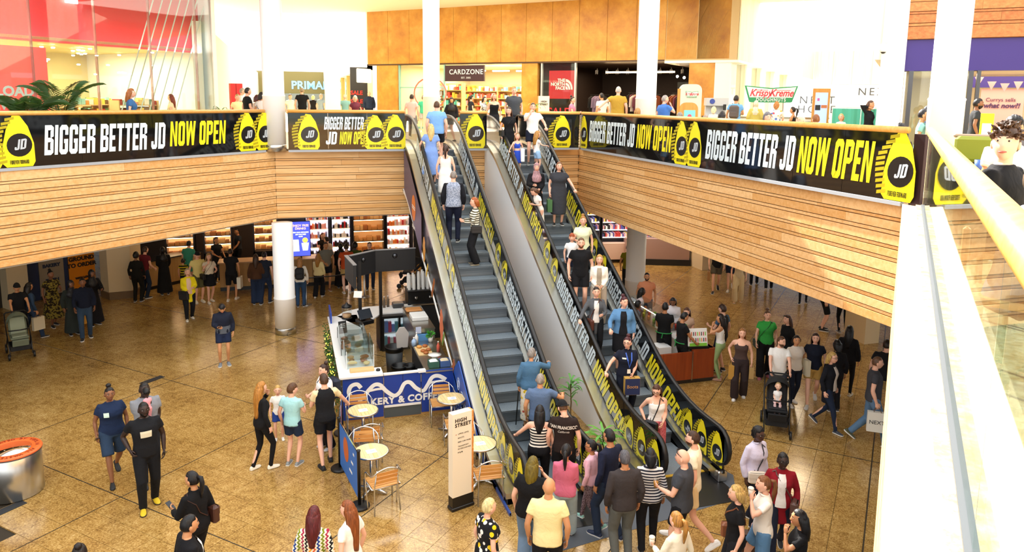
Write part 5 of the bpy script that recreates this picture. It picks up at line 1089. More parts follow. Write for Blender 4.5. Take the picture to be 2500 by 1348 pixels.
def palm(x, y, z, h, label, n, ln, seed):
    rnd = random.Random(seed); t = thing('potted_palm', label, 'plant', (x, y, z)); MB((x, y, z)).lathe([(.2, 0), (.26, .6), (.22, .6), (0, .55)], n=14).build('pot', CHAR, t, True)
    for k in range(n):
        a = 2 * PI * k / n + rnd.uniform(-.3, .3); e = rnd.uniform(.55, 1.0); d = Vector((math.cos(a), math.sin(a), 0)); sd = Vector((-d.y, d.x, 0)); m = MB(); pts = []
        for i in range(11): u = i / 10; pts.append(Vector((x, y, z + .55)) + d * (ln * u * (.3 + .7 * u)) + Vector((0, 0, h * (1.75 * u - (.75 + .5 * (1 - e)) * u * u))))
        m.tube(pts, [.013 - .001 * i for i in range(11)], 4)
        for i in range(2, 11):
            for s in (-1, 1):
                for q in (0, .33, .66):
                    if i == 10 and q: continue
                    p0 = pts[i].lerp(pts[min(10, i + 1)], q); tp = (sd * s * .8 + (pts[i] - pts[i - 1]).normalized() * .8 + Vector((0, 0, -.45))).normalized() * (.46 - .026 * i); wv = tp.cross(sd).normalized() * .022
                    m.add([p0, p0 + tp * .45 + wv, p0 + tp, p0 + tp * .45 - wv], [(0, 1, 2, 3)])
        m.build('frond', mat('palm_green', '2f5416', .5), t)
p = (-5.77,19.9,6.41); palm(p[0], p[1], H, .92, 'dark palm in front of the coral poster, left end of the balcony', 12, .75, 4)
p = (-5.39,21.05,6.34); palm(p[0], p[1], H, 1.3, 'palm with a tall arching frond beside the coral poster', 6, .9, 5)
p = (-1.91,24.32,6.34); dracaena(p[0], p[1], H, 1.1, 'leafy plant behind the rail near the left column', 36, .5, 6, c='3f7030')
# ================================================================== upper level furniture and stands
KG = mat('sign_green', '2f9a62', .5); KR = mat('script_red', 'd83a4a', .5)
def kk_sign(c, w, h, right, parent, k=1.0):
    """Bow-tie sign board: green border, white field, red script, green foot band."""
    c = Vector(c); r = Vector(right).normalized(); n = r.cross(Vector((0, 0, 1))); U = Vector((0, 0, 1)); P = lambda x, y, d: c + r * (x * w / 2) + U * (y * h / 2) + n * d
    def board(pl, d0, d1, m, nm): b = MB(); q = len(pl); b.add([P(x, y, d0) for x, y in pl] + [P(x, y, d1) for x, y in pl], [tuple(range(q)), tuple(range(2 * q - 1, q - 1, -1))] + [(i, (i + 1) % q, q + (i + 1) % q, q + i) for i in range(q)]); return b.build(nm, m, parent)
    board([(-1, 1), (0, .72), (1, 1), (.8, -1), (.72, -1.06), (-.72, -1.06), (-.8, -1)], 0, .05 * k, KG, 'sign_border'); board([(-.93, .86), (0, .58), (.93, .86), (.8, -.45), (-.8, -.45)], .05 * k, .056 * k, CWH, 'sign_field')
    for s_, x, z, sz, m, sh, bo in (('Krispy', -.4, .08, .62, KR, .35, .012), ('Kreme', .38, .08, .62, KR, .35, .012), ('DOUGHNUTS', 0, -.74, .3, CWH, 0, .008)): text(s_, P(x, z, .062 * k), r, U, sz * h, m, parent, shear=sh, bold=bo * h, xs=.82, space=1.25 if s_[0] == 'D' else 1, extrude=.001)
    b = MB()
    for x0, x1 in ((-.62, -.12), (.14, .72)): b.add([P(x0, .42, .064 * k), P(x1, .42, .064 * k), P(x1, .47, .064 * k), P(x0, .47, .064 * k)], [(0, 1, 2, 3)])
    b.build('script_stroke', KR, parent)
c = Vector((16.09,22.1,7.03)); rt = Vector((math.cos(R(-22)), math.sin(R(-22)), 0))
t = thing('stand_sign', 'bow tie shaped doughnut sign with green border and red script', 'sign', (c.x, c.y, H)); kk_sign(c, 1.8, .56, rt, t)
for s in (-.55, .55): MB().tube([(c + rt * s * .9 + Vector((0, .08, -(c.z - H)))), (c + rt * s * .9 + Vector((0, .08, -.1)))], .03, 8).build('sign_post', STEEL, t)
ct = thing('stand_counter', 'white doughnut stand counter with a green stripe', 'counter', (c.x, c.y - .3, H)); q = ((c.x, c.y - .3, H), -22)
MB(*q).bb(-2.4, 1.7, -.3, .3, 0, .95).build('counter_body', CWH, ct); MB(*q).bb(-2.42, 1.72, -.32, .32, .95, 1.0).build('counter_top', STEEL, ct); MB(*q).bb(-2.41, 1.71, -.31, -.3, .75, .85).build('green_stripe', KG, ct)
m = Vector((14.54,23.02,6.54)); t = thing('drinks_machine', 'grey drinks machine with a round blue badge at the doughnut stand', 'machine', (m.x, m.y, H)); q = ((m.x, m.y, H), -22)
b = MB(*q); b.bb(-.35, .35, -.2, .3, 0, 1.0); b.bb(-.35, .35, .05, .3, 1.0, 1.35); b.bb(-.38, .38, -.22, .3, 1.35, 1.62); b.build('machine_body', mat('machine_grey', 'c9ccd0', .35), t)
MB(*q).lathe([(.09, 0), (.09, .02), (0, .02)], (0, 0, 0), 16, tf=lambda v: (v[0] - .18, -.22 - v[2], 1.5 + v[1])).build('blue_badge', mat('badge_blue', '3a4fa8', .4), t); MB(*q).bb(.2, .3, -.25, -.2, 1.2, 1.4).build('card_reader', BLACK, t)
m = Vector((12.86,21.95,6.54)); t = thing('doughnut_totem', 'rounded wooden totem with a doughnut menu screen and small logo', 'sign', (m.x, m.y, H)); q = ((m.x, m.y, H), -14)
def rrect(x0, x1, z0, z1, r): return [(x0 + r - r * math.cos(a), z1 - r + r * math.sin(a)) for a in (0, .4, .8, 1.2, 1.57)] + [(x1 - r + r * math.sin(a), z1 - r + r * math.cos(a)) for a in (0, .4, .8, 1.2, 1.57)] + [(x1, z0), (x0, z0)]
tz = lambda v: (v[0], v[2], v[1])
MB(*q).prism(rrect(-.36, .36, 0, 2.05, .2), -.1, .12, tf=tz).build('cream_body', mat('totem_pale', 'd8d2c6', .5), t); MB(*q).prism(rrect(-.38, .25, 0, 1.45, .22), -.12, -.1, tf=tz).build('timber_front', wood('totem_oak', 'c98a3a', 'dca254', .45, 1, 2), t)
MB(*q).bb(-.4, -.36, -.1, .12, 0, 1.9).build('timber_edge', MATS['totem_oak'], t); scn = MB(*q).bb(-.22, .16, -.13, -.118, .45, 1.2).build('menu_face', glow('menu_teal', '5fb0a0', .7), t)
for i in range(5): MB(*q).lathe([(.02, 0), (.07, 0), (.07, .004)], (0, 0, 0), 12, tf=lambda v, i=i: (v[0] - .12 + .09 * (i % 3), -.131 - v[2], .6 + .2 * (i // 2) + v[1])).build('doughnut_print', [mat('dn_pink', 'e05a7a', .5), mat('dn_gold', 'e0a03a', .5)][i % 2], t)
kk_sign(MB(*q).mx @ Vector((.02, -.105, 1.72)), .42, .2, Vector((math.cos(R(-14)), math.sin(R(-14)), 0)), t, .3)
m = Vector((16.68,20.25,6.52)); t = thing('directory', 'wood framed mall directory with a blue map and orange strip', 'sign', (m.x, m.y, H)); q = ((m.x, m.y, H), -30)
MB(*q).bb(-.26, .26, -.05, .08, 0, 1.95).build('timber_body', MATS['totem_oak'], t); MB(*q).bb(-.19, .19, -.062, -.05, .75, 1.82).build('map_face', glow('map_blue', '93a4d8', .7), t); MB(*q).bb(-.18, -.02, -.068, -.062, 1.25, 1.42).build('dark_label', CHAR, t); MB(*q).bb(0, .18, -.068, -.062, 1.32, 1.42).build('orange_label', mat('map_orange', 'c87a4a', .5), t); MB(*q).bb(-.13, -.06, -.068, -.062, 1.55, 1.64).build('pink_label', mat('map_pink', 'c868a8', .5), t)
for px, (mx_, my_, mz_), lb in ((0, (16.99,19.09,6.45), 'wide teal fabric screen at the right of the doughnut stand'), (1, (16.03,17.27,6.48), 'narrow teal fabric screen behind the long haired woman')):
    t = thing('fabric_screen', lb, 'screen', (mx_, my_, H)); q = ((mx_, my_, H), -35); w = .62 if px == 0 else .3
    m_ = MB(*q); n = 14; vs = [(-w + 2 * w * i / n, .03 * math.sin(i * 1.7), z) for z in (0, .7, 1.32 - .0) for i in range(n + 1)]; m_.add(vs, [(j * (n + 1) + i, j * (n + 1) + i + 1, (j + 1) * (n + 1) + i + 1, (j + 1) * (n + 1) + i) for j in range(2) for i in range(n)]); m_.build('fabric', mat('teal_fabric', '5cc0a8', .8), t); MB(*q).tube([(-w, .06, 0), (-w, .06, 1.36), (w, .06, 1.36), (w, .06, 0)], .02, 6).build('frame', WHITE, t)
m = Vector((8.87,25.27,6.47)); t = thing('totem_sign', 'small white street totem beside the spiky plant upstairs', 'sign', (m.x, m.y, H)); MB((m.x, m.y, H), -10).bb(-.2, .2, -.05, .08, 0, 1.62).build('face_panel', MATS['totem_cream'], t); MB((m.x, m.y, H), -10).bb(-.22, -.2, -.05, .08, .1, 1.62).build('timber_edge', MATS['totem_oak'], t)
for i, s in enumerate(('HIGH', 'STREET')): text(s, MB((m.x, m.y, H), -10).mx @ Vector((0, -.053, 1.42 - .1 * i)), (math.cos(R(-10)), math.sin(R(-10)), 0), (0, 0, 1), .09, INK, t, bold=.003)
# tables and sofa near the right edge
def cafe_table(x, y, label, w=.7, rz=45):
    t = thing('cafe_table', label, 'table', (x, y, H)); q = ((x, y, H), rz); MB(*q).box((0, 0, .73), (w, w, .04), bev=.012).build('tabletop', wood('beech_top', 'c98a4a', 'dca86a', .4, 1, 0), t); MB(*q).tube([(0, 0, .02), (0, 0, .72)], .035, 10).build('post', DARKSTEEL, t); MB(*q).box((0, 0, .012), (w * .6, w * .6, .024), bev=.008).build('foot_plate', DARKSTEEL, t); return t
m = (7.04,5.8,6.16); cafe_table(m[0], m[1], 'beech cafe table with two tumblers near the right edge', 1.0)
for i, (dx, c_, lb) in enumerate(((-.12, '3f66b8', 'blue paper tumbler on the cafe table'), (.1, 'a8b83a', 'lime drink in a tumbler on the cafe table'))): MB((m[0] + dx, m[1] - dx, H + .752)).lathe([(.04, 0), (.052, .14), (.046, .14), (.04, .1), (0, .1)], n=14).build('tumbler', mat('tumb' + c_, c_, .4), smooth=True, label=lb, cat='cup')
m = (10.1,8.66,6.12); sf = thing('sofa', 'olive green banquette sofa by the purple shop', 'sofa', (m[0], m[1], H)); q = ((m[0], m[1], H), -45)
OLV = mat('olive_fabric', '7c8426', .8); MB(*q).box((0, .3, .78), (.66, .16, .4), bev=.05).build('back_cushion', OLV, sf); MB(*q).box((0, 0, .4), (.66, .5, .16), bev=.05).build('seat_cushion', OLV, sf); MB(*q).box((0, .08, .16), (.66, .55, .32)).build('plinth', CHAR, sf); MB(*q).box((0, .4, .98), (.7, .1, .06), bev=.02).build('top_rail', mat('sofa_taupe', '9a8470', .6), sf)
m = (13.65,11.62,6.26); t = thing('notice_totem', 'lime yellow notice stand outside the purple shop', 'sign', (m[0], m[1], H)); q = ((m[0], m[1], H), -45); MB(*q).bb(-.115, .115, -.03, .03, .0, 1.3).build('stand_board', mat('lime', 'd8e81c', .5), t); MB(*q).bb(-.08, .08, -.036, -.03, .6, 1.1).build('notice_sheet', mat('sheet_blue', 'c4d8ee', .5), t); MB(*q).bb(-.1, .1, -.036, -.03, .4, .5).build('red_strip', NFR, t)
MB((m[0] + 1.2, m[1] - .7, H), -45).bb(-.9, 1.6, -.05, .05, 0, .95).build('low_partition', mat('slate_blue', '5a5a68', .6), label='low slate partition right of the lime notice stand', cat='partition')
# ================================================================== people
SKIN = {k: mat('skin_' + k, c, .5, build=None) for k, c in dict(fair='edb79b', pale='f3c7ad', tan='cf9468', olive='b97f56', brown='8a5a3c', dark='4a2e20', deep='34211a').items()}
def cloth(c, pat='', c2=None, p=.05, c3=None):
    key = 'cloth_%s_%s_%s_%s' % (c, pat, c2, p)
    def f(nt, b):
        v = coords(nt); n = nd(nt, 'TexNoise', _Scale=7.0, _Detail=3.0, _Roughness=.55); n.inputs['Distortion'].default_value = .8; nt.links.new(v, n.inputs['Vector']); bump(nt, b, n.outputs[0], .55, .03)
        if not pat: return
        if pat in ('hs', 'zig', 'vs'):
            s = nd(nt, 'SeparateXYZ'); nt.links.new(v, s.inputs[0]); src = s.outputs[2 if pat == 'hs' else 0]
            if pat == 'zig':
                w = nd(nt, 'Math', operation='PINGPONG'); w.inputs[1].default_value = .025; nt.links.new(s.outputs[2], w.inputs[0])
                a = nd(nt, 'Math', operation='ADD'); nt.links.new(src, a.inputs[0]); nt.links.new(w.outputs[0], a.inputs[1]); src = a.outputs[0]
            m = nd(nt, 'Math', operation='FRACT'); d = nd(nt, 'Math', operation='DIVIDE'); d.inputs[1].default_value = p; nt.links.new(src, d.inputs[0]); nt.links.new(d.outputs[0], m.inputs[0])
            st = [(0, c), (.5, c2)] if not c3 else [(i / (2 * len(c3)), (c3[i // 2] if i % 2 else c)) for i in range(2 * len(c3))]
            nt.links.new(ramp(nt, m.outputs[0], st, True), b.inputs['Base Color'])
        elif pat == 'flo':
            vo = nd(nt, 'TexVoronoi', _Scale=1 / p); nt.links.new(v, vo.inputs['Vector']); w = nd(nt, 'TexWhiteNoise'); nt.links.new(vo.outputs['Position'], w.inputs['Vector'])
            pal = c3 or [c, c2]; col = ramp(nt, w.outputs['Value'], [(i / len(pal), x) for i, x in enumerate(pal)], True)
            mx = nd(nt, 'Mix', data_type='RGBA'); g = nd(nt, 'Math', operation='GREATER_THAN'); g.inputs[1].default_value = .42; nt.links.new(vo.outputs['Distance'], g.inputs[0]); nt.links.new(g.outputs[0], mx.inputs[0]); nt.links.new(col, mx.inputs[6]); mx.inputs[7].default_value = lin(c); nt.links.new(mx.outputs[2], b.inputs['Base Color'])
        else:
            n2 = nd(nt, 'TexNoise', _Scale=1 / p, _Detail=2.0); nt.links.new(v, n2.inputs['Vector']); nt.links.new(ramp(nt, n2.outputs[0], [(0, c), (.5, c2)], True), b.inputs['Base Color'])
    return mat(key, c, .85, spec=.25, build=f)
def V3(*a): return np.array(a, float)
def frame_of(t, ref):
    t = t / (np.linalg.norm(t) + 1e-9); x = np.cross(t, ref); n = np.linalg.norm(x)
    if n < 1e-4: x = np.cross(t, V3(.3, 1, .2)); n = np.linalg.norm(x)
    x /= n; return x, np.cross(x, t)
class Raw:
    def __init__(s): s.v = []; s.f = []; s.n = 0
    def add(s, v, f): s.v.append(np.asarray(v, float)); s.f += [tuple(i + s.n for i in q) for q in f]; s.n += len(v)
    def rings(s, R_):
        n = len(R_[0]); k = len(R_); f = [(i * n + j, i * n + (j + 1) % n, i * n + n + (j + 1) % n, i * n + n + j) for i in range(k - 1) for j in range(n)]
        f += [tuple(range(n - 1, -1, -1)), tuple(range((k - 1) * n, k * n))]; s.add(np.concatenate(R_), f)
    def tube(s, pts, rad, n=9, flat=1.0, ref=V3(0, 1, 0)):
        pts = [np.asarray(p, float) for p in pts]; R_ = []; w = np.linspace(0, 2 * PI, n, endpoint=False)
        for i, p in enumerate(pts):
            t = pts[min(i + 1, len(pts) - 1)] - pts[max(i - 1, 0)]; x, y = frame_of(t, ref); r = rad[i] if hasattr(rad, '__len__') else rad
            R_.append(p + np.outer(np.cos(w) * r, x) + np.outer(np.sin(w) * r * flat, y))
        s.rings(R_)
    def arr(s): return np.concatenate(s.v) if s.v else np.zeros((0, 3))
WT = np.linspace(0, 2 * PI, 16, endpoint=False)
def ell(c, rx, ry, ax, ay, sq=.85):
    cx = np.sign(np.cos(WT)) * np.abs(np.cos(WT)) ** sq; sy = np.sign(np.sin(WT)) * np.abs(np.sin(WT)) ** sq
    return np.asarray(c) + np.outer(cx * rx, ax) + np.outer(sy * ry, ay)
def sph(n, m):
    v = [(0, 0, -1)]; f = []
    for i in range(1, m):
        a = -PI / 2 + PI * i / m
        for j in range(n): w = 2 * PI * j / n; v.append((math.cos(a) * math.cos(w), math.cos(a) * math.sin(w), math.sin(a)))
    v.append((0, 0, 1)); L_ = len(v) - 1
    for j in range(n): f.append((0, 1 + (j + 1) % n, 1 + j)); f.append((L_, 1 + (m - 2) * n + j, 1 + (m - 2) * n + (j + 1) % n))
    for i in range(m - 2):
        for j in range(n): a = 1 + i * n; f.append((a + j, a + (j + 1) % n, a + n + (j + 1) % n, a + n + j))
    return np.array(v), f
def headshape(u, face=True):
    x, y, z = u.T; g = lambda a, c, w: np.exp(-((a - c) / w) ** 2)
    wx = np.where(z < 0, 1 - .3 * np.clip(-z, 0, 1) ** 1.4, 1); px = x * .078 * wx
    py = y * np.where(y > 0, .094, .104) * np.where((z < -.2) & (y < 0), 1 - .35 * np.clip(-z - .2, 0, 1), 1); pz = z * .12
    if face:
        fr = y > .2
        py = py + fr * (.019 * g(x, 0, .15) * (g(z, -.26, .12) + .6 * g(z, -.08, .16)) + .006 * g(z, .27, .1) * g(x, 0, .6) + .012 * g(x, 0, .35) * g(z, -.86, .2) + .005 * g(x, 0, .25) * g(z, -.52, .1) - .009 * g(np.abs(x), .42, .16) * g(z, .08, .12))
    return np.stack([px, py, pz], 1)
HU, HF = sph(24, 18); HV = headshape(HU); CU, CF = sph(22, 16); CV = headshape(CU, False)
def hairmat(c):
    def f(nt, b):
        n = nd(nt, 'TexNoise', _Scale=1.0, _Detail=3.0); nt.links.new(coords(nt, (70, 70, 6)), n.inputs['Vector']); h = lin(c); bump(nt, b, n.outputs[0], .6, .01)
        nt.links.new(ramp(nt, n.outputs[0], [(.3, tuple(x * .55 for x in h[:3])), (.55, h[:3]), (.75, tuple(min(1, x * 1.5 + .012) for x in h[:3]))]), b.inputs['Base Color'])
    return mat('hair_' + c, c, .42, spec=.4, build=f)
PENDING = []      # (object, raw, voxel) remeshed together at the end
FINAL = []
def raw_obj(name, raw, m, parent, vox, extra=None):
    me = bpy.data.meshes.new(name); me.from_pydata(raw.arr().tolist(), [], raw.f); me.materials.append(m)
    o = link(name, me, parent); md = o.modifiers.new('r', 'REMESH'); md.mode = 'VOXEL'; md.voxel_size = vox; md.use_smooth_shade = True
    sm = o.modifiers.new('s', 'SMOOTH'); sm.factor = .5; sm.iterations = 3; PENDING.append((o, extra)); return o
def arr_obj(name, v, f, m, parent, smooth=True):
    me = bpy.data.meshes.new(name); me.from_pydata(np.asarray(v).tolist(), [], f)
    for q in (m if isinstance(m, (list, tuple)) else [m]): me.materials.append(q)
    if smooth: me.polygons.foreach_set('use_smooth', [True] * len(me.polygons))
    return link(name, me, parent)
def bake_people():
    dg = bpy.context.evaluated_depsgraph_get(); dg.update()
    for o, ex in PENDING:
        me = bpy.data.meshes.new_from_object(o.evaluated_get(dg)); old = o.data; nm = old.name; m = old.materials[0]
        if ex and ex.n:
            n = len(me.vertices); co = np.empty(n * 3); me.vertices.foreach_get('co', co); fs = [tuple(p.vertices) for p in me.polygons]
            v = np.concatenate([co.reshape(-1, 3), ex.arr()]); fs += [tuple(i + n for i in q) for q in ex.f]
            m2 = bpy.data.meshes.new('body'); m2.from_pydata(v.tolist(), [], fs); bpy.data.meshes.remove(me); me = m2
        me.materials.clear(); me.materials.append(m); me.polygons.foreach_set('use_smooth', [True] * len(me.polygons))
        o.modifiers.clear(); o.data = me; bpy.data.meshes.remove(old); me.name = o.name.split('.')[0]
def ik(S, T, a, b, pole):
    d = T - S; L_ = np.linalg.norm(d); mx = (a + b) * .995
    if L_ > mx: T = S + d / L_ * mx; d = T - S; L_ = mx
    u = d / L_; x = (a * a - b * b + L_ * L_) / (2 * L_); h = math.sqrt(max(0, a * a - x * x)); p = pole - u * (pole @ u); p /= np.linalg.norm(p) + 1e-9
    return S + u * x + p * h, T
ARM = dict(d=(.25, .03, .90), f=(.24, .24, .95), b=(.27, -.2, .93), p=(.12, .30, 1.14), h=(.22, .02, 1.0), g=(.07, .22, 1.02), m=(.09, .2, 1.43), r=(.4, .3, 1.05), u=(.15, .08, 1.55), x=(-.03, .2, 1.18), k=(.28, .06, .9), n=(.28, .2, 1.0), w=(.3, .42, 1.12), t=(.3, -.02, .93), s=(.16, .3, .98), q=(.2, .4, .98), z=(.14, -.14, 1.0))
LEG = dict(s=((-.1, 0, 0), (.1, .02, 0)), w=((-.09, -.3, 1), (.09, .3, 0)), v=((-.09, .3, 0), (.09, -.3, 1)), a=((-.1, -.12, 0), (.1, .14, 0)), e=((-.1, .14, 0), (.1, -.12, 0)), o=((-.16, 0, 0), (.16, .03, 0)), j=((-.08, .02, 0), (.08, 0, 0)), i=((-.1, .45, 0), (.1, .42, 0)))
def hand(raw, W, y, zref, side, curl, k):
    y = y / np.linalg.norm(y); z = zref - y * (zref @ y); z /= np.linalg.norm(z) + 1e-9; x = np.cross(y, z); M = np.stack([x, y, z], 1) * k
    T = lambda p: W + M @ np.asarray(p, float)
    w = np.linspace(0, 2 * PI, 8, endpoint=False)
    raw.rings([np.array([T((a * math.cos(q), yy, b * math.sin(q))) for q in w]) for yy, a, b in ((-.03, .027, .022), (.015, .03, .019), (.05, .042, .017), (.092, .04, .013), (.098, .03, .008))])
    for i, (fx, ln) in enumerate(((-.031, .06), (-.0105, .074), (.0105, .08), (.031, .07))):
        fx *= side; p = np.array([fx, .085, 0.]); a = 0; pts = [T(p)]
        for s_, fr in enumerate((.42, .32, .26)): a += curl * (1.0, 1.25, .8)[s_]; p = p + np.array([fx * .06, math.cos(a) * ln * fr * 1.05, -math.sin(a) * ln * fr * 1.05]); pts.append(T(p))
        raw.tube(pts, [.0098 * k, .0095 * k, .0085 * k, .006 * k], 6, ref=M[:, 0])
    s = side; pts = [T((s * .026, .02, -.006)), T((s * .052, .05, -.016)), T((s * .058 - s * .012 * curl, .078, -.02 - .016 * curl)), T((s * .054 - s * .03 * curl, .1, -.026 - .03 * curl))]
    raw.tube(pts, [.014 * k, .012 * k, .0105 * k, .007 * k], 6, ref=M[:, 2])
def lathe_rings(raw, prof, c, ax, ay, az): raw.rings([ell(c + az * z, rx, ry, ax, ay, 1) for rx, ry, z in prof])
class Info: pass
def person(label, xy, z, yaw, h=1.7, sex='m', g=1.0, skin='fair', hair='short', hc='3a2a1e', top='tee', tc='202226', bot='trousers', bc='20242c', shoe='2a2a2c', sole='e8e6e0', arms='dd', legs='s', lean=0, turn=0, nod=0, pat=None, bpat=None, sub=None, hl=.5, beard=None, extra='', mask=None, vox=None, grp=None, sit=0, tilt=0, twist=0):
    k = h / 1.75; hs = .55 + .45 * k; x0, y0 = xy; f = sex == 'f'; kid = h < 1.4
    t = thing('person', label, 'person', (x0, y0, z), yaw, grp, local=True); dist = math.sqrt(x0 * x0 + y0 * y0 + (6.7 - z) ** 2)
    vox = vox or (.017 if dist < 15 else .02 if dist < 19 else .026); vox = max(.013, vox * min(1, k + .1))
    up = V3(0, math.sin(R(lean)), math.cos(R(lean))); ax = V3(math.cos(R(twist)), math.sin(R(twist)), 0); fy = np.cross(up, ax)
    lg = LEG[legs] if isinstance(legs, str) else legs; pz = .93 if not sit else .5; hw = .095 if not f else .1; ank = []
    for i, q in enumerate(lg):
        az_ = .085 + .085 * q[2]; ank.append(V3(q[0], q[1] - .045, az_)); d = math.hypot(q[0] - (-hw, hw)[i], q[1] - .045)
        if not sit: pz = min(pz, az_ + math.sqrt(max(.2, .862 ** 2 - d * d)) + .02)
    P = V3(0, 0, pz); A = lambda u, fwd=0, sd=0: P + up * u + fy * fwd + ax * sd
    sw = (.158 if f else .178) * (1 + .25 * (g - 1)) * (.93 if kid else 1)
    # torso cross sections: height above pelvis, half width, half depth, forward shift
    b_ = 1 + (g - 1) * 1.3
    if f: TS = [(-.1, .12, .1, -.01), (-.03, .172, .118, -.012), (.05, .17, .115, -.008), (.15, .135 * b_ / g, .095 * b_ / g, 0), (.24, .14, .1, .004), (.33, .155, .122, .018), (.41, .155, .108, .01), (.475, .145, .078, -.01), (.525, .09, .06, -.012), (.56, .055, .052, -.01)]
    else: TS = [(-.1, .12, .1, -.005), (-.03, .165, .112, -.005), (.05, .162, .11, 0), (.15, .152 * b_ / g, .108 * b_ / g, .006), (.25, .16 * (.5 + .5 * b_ / g), .112 * b_ / g, .006), (.34, .175, .12, .006), (.42, .178, .112, 0), (.485, .165, .082, -.012), (.53, .1, .064, -.012), (.565, .06, .056, -.01)]
    if kid: TS = [(a, b * .88, c * .95, d * .5) for a, b, c, d in TS]
    TS = [(a, b * g if a < .5 else b, c * g if a < .5 else c, d) for a, b, c, d in TS]
    def torso(raw, inf, u0, u1, sc=1.0, hem=None, neck=True):
        R_ = []; us = [u for u, *_ in TS]; U_ = [u0] + [u for u in us if u0 + .02 < u < u1 - .01] + [u1]
        for u in U_:
            q = [np.interp(u, us, [r[c] for r in TS]) for c in (1, 2, 3)]; e = inf if u < .5 else inf * .5
            if hem and u < .1: q[0] = max(q[0], hem[0]); q[1] = max(q[1], hem[1])
            R_.append(ell(A(u, q[2]), q[0] * sc + e, q[1] * sc + e, ax, fy))
        raw.rings(R_)
    rg = math.sqrt(g); am = [.05 * rg, .056 * rg, .047 * rg, .043 * rg, .038 * rg, .041 * rg, .034, .0265] if not f else [.044 * rg, .048 * rg, .042 * rg, .038 * rg, .034 * rg, .036 * rg, .03, .0235]
    body = Raw(); ex = Raw(); ua, fa = .285, .25; J = []
    for i, s in enumerate((-1, 1)):
        S = A(.475, -.01, s * sw); p = arms[i]; p = ARM[p] if isinstance(p, str) else p
        T = V3(s * p[0], p[1], p[2]); T = T + (V3(0, 0, 0) if p[2] > 1.3 or len(p) > 3 else V3(0, 0, pz - .93)); El, W = ik(S, T, ua, fa, V3(s * .55, -.8, -.35)); J.append((S, El, W))
    tank = top in ('tank', 'crop')
    for i, s in enumerate((-1, 1)):
        S, El, W = J[i]; cp = A(.46, -.012, s * sw * .45)
        body.tube([cp, S * .75 + cp * .25, S + (El - S) * .08, S + (El - S) * .4, S + (El - S) * .75, El, El + (W - El) * .28, El + (W - El) * .7, W + (W - El) * .02], [am[0] * .9, am[0] * 1.1] + am[1:] if tank or top == 'sundress' else [am[0] * .7, am[0] * .8, am[1] * .82, am[2] * .95] + am[3:], 10)
        y = W - El; low = W[2] < El[2] - .1 and abs(W[1]) < .3; zr = V3(s, .15, 0) if low and W[2] < 1.05 else V3(s * .3, 0, 1.0); a_ = arms[i]; cu = .38; yy = y
        if a_ in ('r', 'w') or (not isinstance(a_, str) and W[2] < 1.3 and abs(W[0]) > .34): yy = V3(y[0] * .2, .5, -.12); zr = V3(0, .2, 1); cu = .5
        if a_ in ('p', 's', 'q'): zr = V3(s * .6, 0, -.5); cu = .6
        if a_ == 'k': cu = 1.1
        if a_ == 'm': zr = V3(s * .6, .6, 0); yy = V3(-s * .3, -.1, 1)
        hand(ex, W, yy, zr, -s, cu, .95 if not f else .86)
    torso(body, -.012 if not tank else -.002, -.08, .56, .96 if not tank else 1)
    hd0 = A(.60, .0); hc_ = A(.70, .022 - .03 * math.sin(R(nod)) * 0)
    lm = [.085, .083, .066, .052, .054, .052, .038, .034] if not f else [.09, .086, .066, .05, .051, .05, .036, .032]; lm = [q * rg for q in lm]
    K = []
    for i, s in enumerate((-1, 1)):
        Hj = A(-.02, 0, s * hw * rg); Kn, An = ik(Hj, ank[i], .44, .425, V3(s * .08, 1, .1 if not sit else .8)); K.append((Hj, Kn, An))
        body.tube([Hj + V3(0, 0, .04), Hj + (Kn - Hj) * .15, Hj + (Kn - Hj) * .55, Kn + (Hj - Kn) * .08, Kn + (An - Kn) * .12, Kn + (An - Kn) * .35, Kn + (An - Kn) * .8, An + V3(0, 0, -.02)], lm, 10)
    # head and neck
    hy = turn; Rz = np.array([[math.cos(R(hy)), -math.sin(R(hy)), 0], [math.sin(R(hy)), math.cos(R(hy)), 0], [0, 0, 1]]); n_ = R(nod); Rx = np.array([[1, 0, 0], [0, math.cos(n_), math.sin(n_)], [0, -math.sin(n_), math.cos(n_)]]); tl = R(tilt); Ry = np.array([[math.cos(tl), 0, math.sin(tl)], [0, 1, 0], [-math.sin(tl), 0, math.cos(tl)]])
    M = Rz @ Ry @ Rx; hcs = hs / k; base = A(.572, -.005); HC = base + M @ V3(0, .03, .115 * hcs) + V3(0, 0, 0)
    ex.tube([A(.5, -.015), A(.56, -.01), base + (HC - base) * .5, HC + M @ V3(0, -.01, -.02)], [.06 if not f else .05, .052 if not f else .045, .05 if not f else .043, .045], 12)
    hv = (HV * hcs) @ M.T + HC; ex.add(hv, HF)
    eu, ef = sph(8, 6)
    for s in (() if hair in ('long', 'bob', 'hijab') else (-1, 1)): ex.add(((eu * V3(.012, .022, .032) + V3(s * .078, -.008, -.012)) * hcs) @ M.T + HC, ef)
    for r_ in (body, ex): r_.v = [v * k for v in r_.v]
    bo = raw_obj('body', body, SKIN[skin], t, vox, ex)
    HM = lambda v: (np.asarray(v, float) * hcs @ M.T + HC) * k
